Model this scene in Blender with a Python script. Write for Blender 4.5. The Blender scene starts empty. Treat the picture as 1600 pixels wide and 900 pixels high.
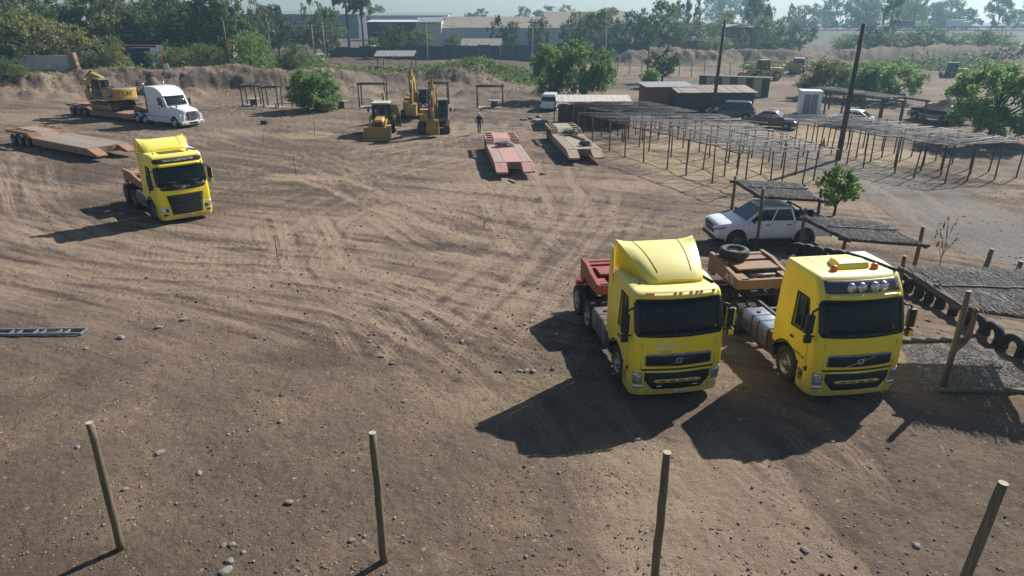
import bpy, bmesh, math, random
import numpy as np
from mathutils import Vector, Matrix, noise as mnoise

R = math.radians
random.seed(7)
scene = bpy.context.scene
COL = scene.collection

# ------------------------------------------------------------------ camera
F, H, YH = 1060.0, 9.5, 25.0          # focal length in photo pixels, eye height, horizon row
PITCH = math.atan((450 - YH) / F)
cam = bpy.data.objects.new('camera', bpy.data.cameras.new('camera'))
COL.objects.link(cam)
cam.location = (0, 0, H)
cam.rotation_euler = (R(90) - PITCH, 0, 0)
cam.data.sensor_width = 36.0
cam.data.lens = 36.0 * F / 1600.0
cam.data.clip_end = 6000
cam.data.clip_start = 0.1
scene.camera = cam

# ------------------------------------------------------------------ sky and sun
SUN_EL, SUN_AZ = 36.5, 42.5           # azimuth counter-clockwise from +X, towards the sun
W = bpy.data.worlds.new('World')
scene.world = W
W.use_nodes = True
wn = W.node_tree
sky = wn.nodes.new('ShaderNodeTexSky')
sky.sky_type = 'NISHITA'
sky.sun_disc = False
sky.sun_elevation = R(SUN_EL)
sky.sun_rotation = R(90 - SUN_AZ)
sky.air_density = 1.0
sky.dust_density = 0.6
sky.ozone_density = 1.6
bg = wn.nodes['Background']
bg.inputs['Strength'].default_value = 0.055
wn.links.new(sky.outputs[0], bg.inputs['Color'])
sl = bpy.data.lights.new('sun', 'SUN')
sl.energy = 5.0
sl.angle = R(0.5)
sl.color = (1.0, 0.955, 0.885)
sun = bpy.data.objects.new('sun', sl)
COL.objects.link(sun)
sd = Vector((math.cos(R(SUN_EL)) * math.cos(R(SUN_AZ)), math.cos(R(SUN_EL)) * math.sin(R(SUN_AZ)), math.sin(R(SUN_EL))))
sun.rotation_euler = sd.to_track_quat('Z', 'Y').to_euler()
sun.location = (40, 40, 60)

scene.view_settings.view_transform = 'Standard'
scene.view_settings.look = 'None'
scene.view_settings.gamma = 1.0
scene.view_settings.use_curve_mapping = False
scene.view_settings.exposure = 0.55
scene.render.engine = 'CYCLES'
scene.cycles.use_denoising = True
scene.cycles.max_bounces = 6
scene.cycles.volume_bounces = 0
scene.cycles.transparent_max_bounces = 8
scene.cycles.sample_clamp_indirect = 4.0


# ------------------------------------------------------------------ layout helpers
def G(px, py, z=0.0):
    """point at height z on the sight line of a photo pixel"""
    v = (py - 450) / F
    u = (px - 800) / F
    d = math.sin(PITCH) + v * math.cos(PITCH)
    f = math.cos(PITCH) - v * math.sin(PITCH)
    t = (H - z) / d
    return Vector((u * t, f * t, z))


def at(px, D, z=0.0):
    """point at ground distance D, height z, in the column px"""
    dep = D * math.cos(PITCH) + (H - z) * math.sin(PITCH)
    return Vector(((px - 800) / F * dep, D, z))


def zat(py, D):
    """height of the sight line of row py at ground distance D"""
    v = (py - 450) / F
    d = math.sin(PITCH) + v * math.cos(PITCH)
    f = math.cos(PITCH) - v * math.sin(PITCH)
    return H - D * d / f


def rnd(a, b):
    return random.uniform(a, b)


# ------------------------------------------------------------------ mesh builder
class MB:
    def __init__(s, M=None):
        s.v, s.f, s.m, s.s = [], [], [], []
        s.M = M or Matrix.Identity(4)

    def add(s, verts, faces, mi=0, smooth=False):
        o = len(s.v)
        M = s.M
        s.v += [tuple(M @ Vector(p)) for p in verts]
        for f in faces:
            s.f.append([i + o for i in f])
            s.m.append(mi)
            s.s.append(smooth)
        return s

    def box(s, x0, x1, y0, y1, z0, z1, mi=0):
        return s.add([(x0, y0, z0), (x1, y0, z0), (x1, y1, z0), (x0, y1, z0), (x0, y0, z1), (x1, y0, z1), (x1, y1, z1), (x0, y1, z1)],
                     [(0, 3, 2, 1), (4, 5, 6, 7), (0, 1, 5, 4), (1, 2, 6, 5), (2, 3, 7, 6), (3, 0, 4, 7)], mi)

    def beam(s, p0, p1, w, h=None, mi=0, up=(0, 0, 1)):
        """box bar from p0 to p1, w wide, h high"""
        h = w if h is None else h
        p0, p1 = Vector(p0), Vector(p1)
        d = (p1 - p0)
        L = d.length
        d.normalize()
        u = Vector(up)
        x = d.cross(u)
        if x.length < 1e-4:
            x = Vector((1, 0, 0))
        x.normalize()
        u = x.cross(d)
        vs = []
        for p in (p0, p1):
            for a, b in ((-1, -1), (1, -1), (1, 1), (-1, 1)):
                vs.append(p + x * (a * w / 2) + u * (b * h / 2))
        return s.add(vs, [(0, 1, 2, 3), (7, 6, 5, 4), (0, 4, 5, 1), (1, 5, 6, 2), (2, 6, 7, 3), (3, 7, 4, 0)], mi)

    def cyl(s, p0, p1, r0, r1=None, n=12, mi=0, smooth=True, caps=True):
        r1 = r0 if r1 is None else r1
        p0, p1 = Vector(p0), Vector(p1)
        d = (p1 - p0).normalized()
        a = d.orthogonal().normalized()
        b = d.cross(a)
        vs = []
        for p, r in ((p0, r0), (p1, r1)):
            for i in range(n):
                t = 2 * math.pi * i / n
                vs.append(p + a * (r * math.cos(t)) + b * (r * math.sin(t)))
        fs = [(i, (i + 1) % n, n + (i + 1) % n, n + i) for i in range(n)]
        s.add(vs, fs, mi, smooth)
        if caps:
            o = len(s.v) - 2 * n
            s.f.append([o + i for i in range(n)][::-1]); s.m.append(mi); s.s.append(False)
            s.f.append([o + n + i for i in range(n)]); s.m.append(mi); s.s.append(False)
        return s

    def tube(s, pts, r, n=8, mi=0, smooth=True):
        pts = [Vector(p) for p in pts]
        rs = r if isinstance(r, (list, tuple)) else [r] * len(pts)
        vs = []
        a = None
        for k, p in enumerate(pts):
            d = (pts[min(k + 1, len(pts) - 1)] - pts[max(k - 1, 0)]).normalized()
            if a is None:
                a = d.orthogonal().normalized()
            else:
                a = (a - d * a.dot(d))
                a = a.normalized() if a.length > 1e-5 else d.orthogonal().normalized()
            b = d.cross(a)
            for i in range(n):
                t = 2 * math.pi * i / n
                vs.append(p + (a * math.cos(t) + b * math.sin(t)) * rs[k])
        fs = []
        for k in range(len(pts) - 1):
            for i in range(n):
                fs.append((k * n + i, k * n + (i + 1) % n, (k + 1) * n + (i + 1) % n, (k + 1) * n + i))
        fs.append(tuple(range(n))[::-1])
        fs.append(tuple((len(pts) - 1) * n + i for i in range(n)))
        return s.add(vs, fs, mi, smooth)

    def lathe(s, prof, c=(0, 0, 0), axis='X', n=24, mi=0, smooth=True, closed=True):
        """profile of (radius, along-axis) turned about the axis through c; closed profile loops round"""
        c = Vector(c)
        vs = []
        for i in range(n):
            t = 2 * math.pi * i / n
            for r, h in prof:
                a, b = r * math.cos(t), r * math.sin(t)
                if axis == 'X':
                    q = (h, a, b)
                elif axis == 'Y':
                    q = (a, h, b)
                else:
                    q = (a, b, h)
                vs.append(c + Vector(q))
        k = len(prof)
        fs = []
        for i in range(n):
            j = (i + 1) % n
            for q in range(k if closed else k - 1):
                q2 = (q + 1) % k
                fs.append((i * k + q, i * k + q2, j * k + q2, j * k + q))
        return s.add(vs, fs, mi, smooth)

    def prism(s, poly, d0, d1, axis='X', mi=0, smooth=False):
        """polygon extruded along an axis; poly is (y,z) for X, (x,z) for Y, (x,y) for Z"""
        n = len(poly)
        def q(p, d):
            return (d, p[0], p[1]) if axis == 'X' else (p[0], d, p[1]) if axis == 'Y' else (p[0], p[1], d)
        vs = [q(p, d0) for p in poly] + [q(p, d1) for p in poly]
        fs = [tuple(range(n))[::-1], tuple(range(n, 2 * n))]
        fs += [(i, (i + 1) % n, n + (i + 1) % n, n + i) for i in range(n)]
        return s.add(vs, fs, mi, smooth)

    def loft(s, rings, mi=0, smooth=True, caps=True):
        n = len(rings[0])
        vs = [p for r in rings for p in r]
        fs = []
        for k in range(len(rings) - 1):
            for i in range(n):
                j = (i + 1) % n
                fs.append((k * n + i, k * n + j, (k + 1) * n + j, (k + 1) * n + i))
        s.add(vs, fs, mi, smooth)
        if caps:
            o = len(s.v) - len(vs)
            s.f.append([o + i for i in range(n)][::-1]); s.m.append(mi); s.s.append(False)
            q = o + (len(rings) - 1) * n
            s.f.append([q + i for i in range(n)]); s.m.append(mi); s.s.append(False)
        return s

    def grid(s, P, mi=0, smooth=True):
        """rows of points joined into a sheet"""
        n, m = len(P), len(P[0])
        return s.add([p for r in P for p in r],
                     [(i * m + j, i * m + j + 1, (i + 1) * m + j + 1, (i + 1) * m + j) for i in range(n - 1) for j in range(m - 1)], mi, smooth)

    def build(s, name, mats, parent=None, bevel=0.0, fix=True, seg=2, angle=40):
        me = bpy.data.meshes.new(name)
        me.from_pydata(s.v, [], s.f)
        mats = mats if isinstance(mats, (list, tuple)) else [mats]
        for m in mats:
            me.materials.append(m)
        me.polygons.foreach_set('material_index', s.m)
        me.polygons.foreach_set('use_smooth', s.s)
        if fix:
            bm = bmesh.new()
            bm.from_mesh(me)
            bmesh.ops.recalc_face_normals(bm, faces=bm.faces)
            bm.to_mesh(me)
            bm.free()
        me.update()
        o = bpy.data.objects.new(name, me)
        COL.objects.link(o)
        if parent:
            o.parent = parent
        if bevel > 0:
            b = o.modifiers.new('bevel', 'BEVEL')
            b.width = bevel
            b.segments = seg
            b.limit_method = 'ANGLE'
            b.angle_limit = R(angle)
        return o


def smooth_angle(o, deg=35):
    """smooth shading with hard creases above an angle"""
    me = o.data
    bm = bmesh.new()
    bm.from_mesh(me)
    for f in bm.faces:
        f.smooth = True
    for e in bm.edges:
        if len(e.link_faces) == 2 and e.calc_face_angle(0) > R(deg):
            e.smooth = False
    bm.to_mesh(me)
    bm.free()
    return o


def carve(o, cutters):
    """subtract closed cutter shapes from a mesh and keep the result as plain mesh data"""
    tmp = []
    for c in cutters:
        k = c.build('cutter', [], o.parent)
        m = o.modifiers.new('cut', 'BOOLEAN')
        m.object = k
        m.operation = 'DIFFERENCE'
        m.solver = 'EXACT'
        tmp.append(k)
    bpy.context.view_layer.update()
    dg = bpy.context.evaluated_depsgraph_get()
    me = bpy.data.meshes.new_from_object(o.evaluated_get(dg))
    o.modifiers.clear()
    old = o.data
    o.data = me
    bpy.data.meshes.remove(old)
    for k in tmp:
        d = k.data
        bpy.data.objects.remove(k)
        bpy.data.meshes.remove(d)
    return o


# ------------------------------------------------------------------ things
def thing(name, label, cat, loc=(0, 0, 0), rz=0.0, group=None):
    o = bpy.data.objects.new(name, None)
    o.empty_display_size = 0.3
    COL.objects.link(o)
    o.location = loc
    o.rotation_euler = (0, 0, rz)
    o['label'] = label
    o['category'] = cat
    if group:
        o['group'] = group
    return o


def tag(o, label, cat, group=None, kind=None):
    o['label'] = label
    o['category'] = cat
    if group:
        o['group'] = group
    if kind:
        o['kind'] = kind
    return o


def copy_tree(o, parent=None):
    c = o.copy()
    COL.objects.link(c)
    if parent:
        c.parent = parent
        c.matrix_parent_inverse = o.matrix_parent_inverse
    for ch in list(o.children):
        copy_tree(ch, c)
    return c


_txt = {}
def text_verts(txt, size):
    """flat lettering as (vertices, faces), centred"""
    key = (txt, size)
    if key not in _txt:
        cu = bpy.data.curves.new('lettering', 'FONT')
        cu.body = txt
        cu.size = size
        cu.align_x = 'CENTER'
        cu.align_y = 'CENTER'
        cu.offset = size * 0.012
        cu.resolution_u = 3
        o = bpy.data.objects.new('lettering', cu)
        COL.objects.link(o)
        bpy.context.view_layer.update()
        me = bpy.data.meshes.new_from_object(o.evaluated_get(bpy.context.evaluated_depsgraph_get()))
        _txt[key] = ([v.co.copy() for v in me.vertices], [tuple(p.vertices) for p in me.polygons])
        bpy.data.objects.remove(o)
        bpy.data.curves.remove(cu)
        bpy.data.meshes.remove(me)
    return _txt[key]


# ------------------------------------------------------------------ materials
def _nodes(name):
    m = bpy.data.materials.new(name)
    m.use_nodes = True
    nt = m.node_tree
    return m, nt, nt.nodes['Principled BSDF']


def hexa(c):
    return (*c, 1.0)


def mat(name, col, rough=0.6, metal=0.0, var=0.18, scale=3.0, dust=0.0, bump=0.0, bscale=40.0, coat=0.0, dustcol=(0.27, 0.20, 0.14), rust=0.0, spec=0.5, top_glare=None, splash=0.0):
    """painted, wooden, rubber ... surface with uneven tone, dust film and fine relief"""
    m, nt, p = _nodes(name)
    N, L = nt.nodes.new, nt.links.new
    tc = N('ShaderNodeTexCoord')
    n1 = N('ShaderNodeTexNoise')
    n1.inputs['Scale'].default_value = scale
    n1.inputs['Detail'].default_value = 6
    n1.inputs['Roughness'].default_value = 0.65
    L(tc.outputs['Object'], n1.inputs['Vector'])
    r = N('ShaderNodeMapRange')
    r.inputs['From Min'].default_value = 0.3
    r.inputs['From Max'].default_value = 0.7
    r.inputs['To Min'].default_value = 1 - var
    r.inputs['To Max'].default_value = 1 + var
    L(n1.outputs['Fac'], r.inputs['Value'])
    mul = N('ShaderNodeVectorMath')
    mul.operation = 'SCALE'
    mul.inputs[0].default_value = col
    L(r.outputs['Result'], mul.inputs['Scale'])
    c = mul.outputs['Vector']
    if rust > 0 or dust > 0:
        for amt, dc, sc, w in ((rust, (0.16, 0.07, 0.035), 5.0, 0.12), (dust, dustcol, 2.3, 0.22)):
            if amt <= 0:
                continue
            n2 = N('ShaderNodeTexNoise')
            n2.inputs['Scale'].default_value = sc
            n2.inputs['Detail'].default_value = 8
            n2.inputs['Roughness'].default_value = 0.7
            mp2 = N('ShaderNodeMapping')
            mp2.inputs['Scale'].default_value = (1.6, 1.6, 0.55)
            L(tc.outputs['Object'], mp2.inputs['Vector'])
            L(mp2.outputs['Vector'], n2.inputs['Vector'])
            n2.inputs['Distortion'].default_value = 0.4
            r2 = N('ShaderNodeMapRange')
            r2.inputs['From Min'].default_value = 0.5 - w * (0.3 + amt)
            r2.inputs['From Max'].default_value = 0.5 + w * (1.6 - amt)
            r2.inputs['To Max'].default_value = min(1.0, amt * 1.4)
            L(n2.outputs['Fac'], r2.inputs['Value'])
            mx = N('ShaderNodeMix')
            mx.data_type = 'RGBA'
            mx.inputs['B'].default_value = hexa(dc)
            L(c, mx.inputs['A'])
            L(r2.outputs['Result'], mx.inputs['Factor'])
            c = mx.outputs['Result']
    if top_glare:                                          # sun glare on upward faces, mixed into the paint colour
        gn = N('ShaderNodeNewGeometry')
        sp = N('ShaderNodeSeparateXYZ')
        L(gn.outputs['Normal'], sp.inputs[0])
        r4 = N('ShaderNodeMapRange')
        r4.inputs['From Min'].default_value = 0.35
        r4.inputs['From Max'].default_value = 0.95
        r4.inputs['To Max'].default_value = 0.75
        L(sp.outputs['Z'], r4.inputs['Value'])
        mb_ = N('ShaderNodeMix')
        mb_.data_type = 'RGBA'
        mb_.inputs['B'].default_value = hexa(top_glare)
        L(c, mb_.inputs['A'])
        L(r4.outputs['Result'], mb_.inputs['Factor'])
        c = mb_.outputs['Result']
    if splash:                                          # dried mud thrown up by the wheels
        sz = N('ShaderNodeSeparateXYZ')
        L(tc.outputs['Object'], sz.inputs[0])
        n5 = N('ShaderNodeTexNoise')
        n5.inputs['Scale'].default_value = 7.0
        n5.inputs['Detail'].default_value = 9
        n5.inputs['Roughness'].default_value = 0.75
        mp5 = N('ShaderNodeMapping')
        mp5.inputs['Scale'].default_value = (1.0, 1.0, 0.45)
        L(tc.outputs['Object'], mp5.inputs['Vector'])
        L(mp5.outputs['Vector'], n5.inputs['Vector'])
        r5 = N('ShaderNodeMapRange')
        r5.inputs['From Min'].default_value = 1.5
        r5.inputs['From Max'].default_value = 0.2
        r5.inputs['To Min'].default_value = -0.22
        r5.inputs['To Max'].default_value = 0.20
        L(sz.outputs['Z'], r5.inputs['Value'])
        ad = N('ShaderNodeMath'); ad.operation = 'ADD'
        L(n5.outputs['Fac'], ad.inputs[0]); L(r5.outputs['Result'], ad.inputs[1])
        r6 = N('ShaderNodeMapRange')
        r6.inputs['From Min'].default_value = 0.42
        r6.inputs['From Max'].default_value = 0.78
        r6.inputs['To Max'].default_value = splash
        L(ad.outputs[0], r6.inputs['Value'])
        m5 = N('ShaderNodeMix'); m5.data_type = 'RGBA'
        m5.inputs['B'].default_value = (0.36, 0.27, 0.18, 1)
        L(c, m5.inputs['A']); L(r6.outputs['Result'], m5.inputs['Factor'])
        c = m5.outputs['Result']
    L(c, p.inputs['Base Color'])
    rr = N('ShaderNodeMapRange')
    rr.inputs['To Min'].default_value = max(0.02, rough - 0.12 * (rough > 0.15))
    rr.inputs['To Max'].default_value = min(1, rough + 0.12)
    L(n1.outputs['Fac'], rr.inputs['Value'])
    L(rr.outputs['Result'], p.inputs['Roughness'])
    p.inputs['Metallic'].default_value = metal
    p.inputs['Coat Weight'].default_value = coat
    p.inputs['Coat Roughness'].default_value = 0.03 if coat in (0.5, 1.0) else 0.34
    p.inputs['Coat IOR'].default_value = 1.5 if coat in (0.5, 1.0) else 1.7
    p.inputs['Specular IOR Level'].default_value = spec
    if bump > 0:
        n3 = N('ShaderNodeTexNoise')
        n3.inputs['Scale'].default_value = bscale
        n3.inputs['Detail'].default_value = 5
        L(tc.outputs['Object'], n3.inputs['Vector'])
        b = N('ShaderNodeBump')
        b.inputs['Strength'].default_value = bump
        b.inputs['Distance'].default_value = 0.02
        L(n3.outputs['Fac'], b.inputs['Height'])
        L(b.outputs['Normal'], p.inputs['Normal'])
    return m


def mat_wood(name, col, dark=0.45, stretch=(14, 14, 0.9), dust=0.3):
    """weathered timber: grain drawn out along local z"""
    m, nt, p = _nodes(name)
    N, L = nt.nodes.new, nt.links.new
    tc = N('ShaderNodeTexCoord')
    mp = N('ShaderNodeMapping')
    mp.inputs['Scale'].default_value = stretch
    L(tc.outputs['Object'], mp.inputs['Vector'])
    n1 = N('ShaderNodeTexNoise')
    n1.inputs['Scale'].default_value = 2.2
    n1.inputs['Detail'].default_value = 7
    n1.inputs['Roughness'].default_value = 0.7
    L(mp.outputs['Vector'], n1.inputs['Vector'])
    cr = N('ShaderNodeValToRGB')
    cr.color_ramp.elements[0].position = 0.32
    cr.color_ramp.elements[0].color = (col[0] * dark, col[1] * dark, col[2] * dark, 1)
    cr.color_ramp.elements[1].position = 0.68
    cr.color_ramp.elements[1].color = hexa(col)
    L(n1.outputs['Fac'], cr.inputs['Fac'])
    n2 = N('ShaderNodeTexNoise')
    n2.inputs['Scale'].default_value = 3
    n2.inputs['Detail'].default_value = 5
    L(tc.outputs['Object'], n2.inputs['Vector'])
    mx = N('ShaderNodeMix')
    mx.data_type = 'RGBA'
    mx.inputs['B'].default_value = (0.2, 0.16, 0.12, 1)
    ml = N('ShaderNodeMath')
    ml.operation = 'MULTIPLY'
    ml.inputs[1].default_value = dust
    L(n2.outputs['Fac'], ml.inputs[0])
    L(ml.outputs[0], mx.inputs['Factor'])
    L(cr.outputs['Color'], mx.inputs['A'])
    L(mx.outputs['Result'], p.inputs['Base Color'])
    p.inputs['Roughness'].default_value = 0.85
    b = N('ShaderNodeBump')
    b.inputs['Strength'].default_value = 0.5
    b.inputs['Distance'].default_value = 0.01
    L(n1.outputs['Fac'], b.inputs['Height'])
    L(b.outputs['Normal'], p.inputs['Normal'])
    return m


def mat_leaf(name, col, var=0.45, trans=0.3):
    m, nt, p = _nodes(name)
    N, L = nt.nodes.new, nt.links.new
    at_ = N('ShaderNodeAttribute')
    at_.attribute_name = 'tone'
    oi = N('ShaderNodeObjectInfo')
    r = N('ShaderNodeMapRange')
    r.inputs['To Min'].default_value = 1 - var
    r.inputs['To Max'].default_value = 1 + var
    L(at_.outputs['Fac'], r.inputs['Value'])
    r2 = N('ShaderNodeMapRange')
    r2.inputs['To Min'].default_value = 0.8
    r2.inputs['To Max'].default_value = 1.2
    L(oi.outputs['Random'], r2.inputs['Value'])
    mm = N('ShaderNodeMath')
    mm.operation = 'MULTIPLY'
    L(r.outputs['Result'], mm.inputs[0])
    L(r2.outputs['Result'], mm.inputs[1])
    sc = N('ShaderNodeVectorMath')
    sc.operation = 'SCALE'
    sc.inputs[0].default_value = col
    L(mm.outputs[0], sc.inputs['Scale'])
    hs = N('ShaderNodeHueSaturation')
    r3 = N('ShaderNodeMapRange')
    r3.inputs['To Min'].default_value = 0.475
    r3.inputs['To Max'].default_value = 0.515
    L(at_.outputs['Fac'], r3.inputs['Value'])
    L(r3.outputs['Result'], hs.inputs['Hue'])
    L(sc.outputs['Vector'], hs.inputs['Color'])
    L(hs.outputs['Color'], p.inputs['Base Color'])
    p.inputs['Roughness'].default_value = 0.6
    p.inputs['Specular IOR Level'].default_value = 0.25
    tr = N('ShaderNodeBsdfTranslucent')
    L(hs.outputs['Color'], tr.inputs['Color'])
    ms = N('ShaderNodeMixShader')
    ms.inputs['Fac'].default_value = trans
    L(p.outputs[0], ms.inputs[1])
    L(tr.outputs[0], ms.inputs[2])
    L(ms.outputs[0], nt.nodes['Material Output'].inputs['Surface'])
    return m


def mat_glass(name, tint=(0.30, 0.37, 0.44), clear=0.72, rough=0.03):
    """vehicle glass: glossy, lets part of the light through"""
    m, nt, p = _nodes(name)
    N, L = nt.nodes.new, nt.links.new
    p.inputs['Base Color'].default_value = (0.02, 0.036, 0.058, 1)
    p.inputs['Roughness'].default_value = rough
    p.inputs['IOR'].default_value = 1.75
    tr = N('ShaderNodeBsdfTransparent')
    tr.inputs['Color'].default_value = hexa(tint)
    ms = N('ShaderNodeMixShader')
    ms.inputs['Fac'].default_value = clear
    L(p.outputs[0], ms.inputs[1])
    L(tr.outputs[0], ms.inputs[2])
    L(ms.outputs[0], nt.nodes['Material Output'].inputs['Surface'])
    return m


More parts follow.
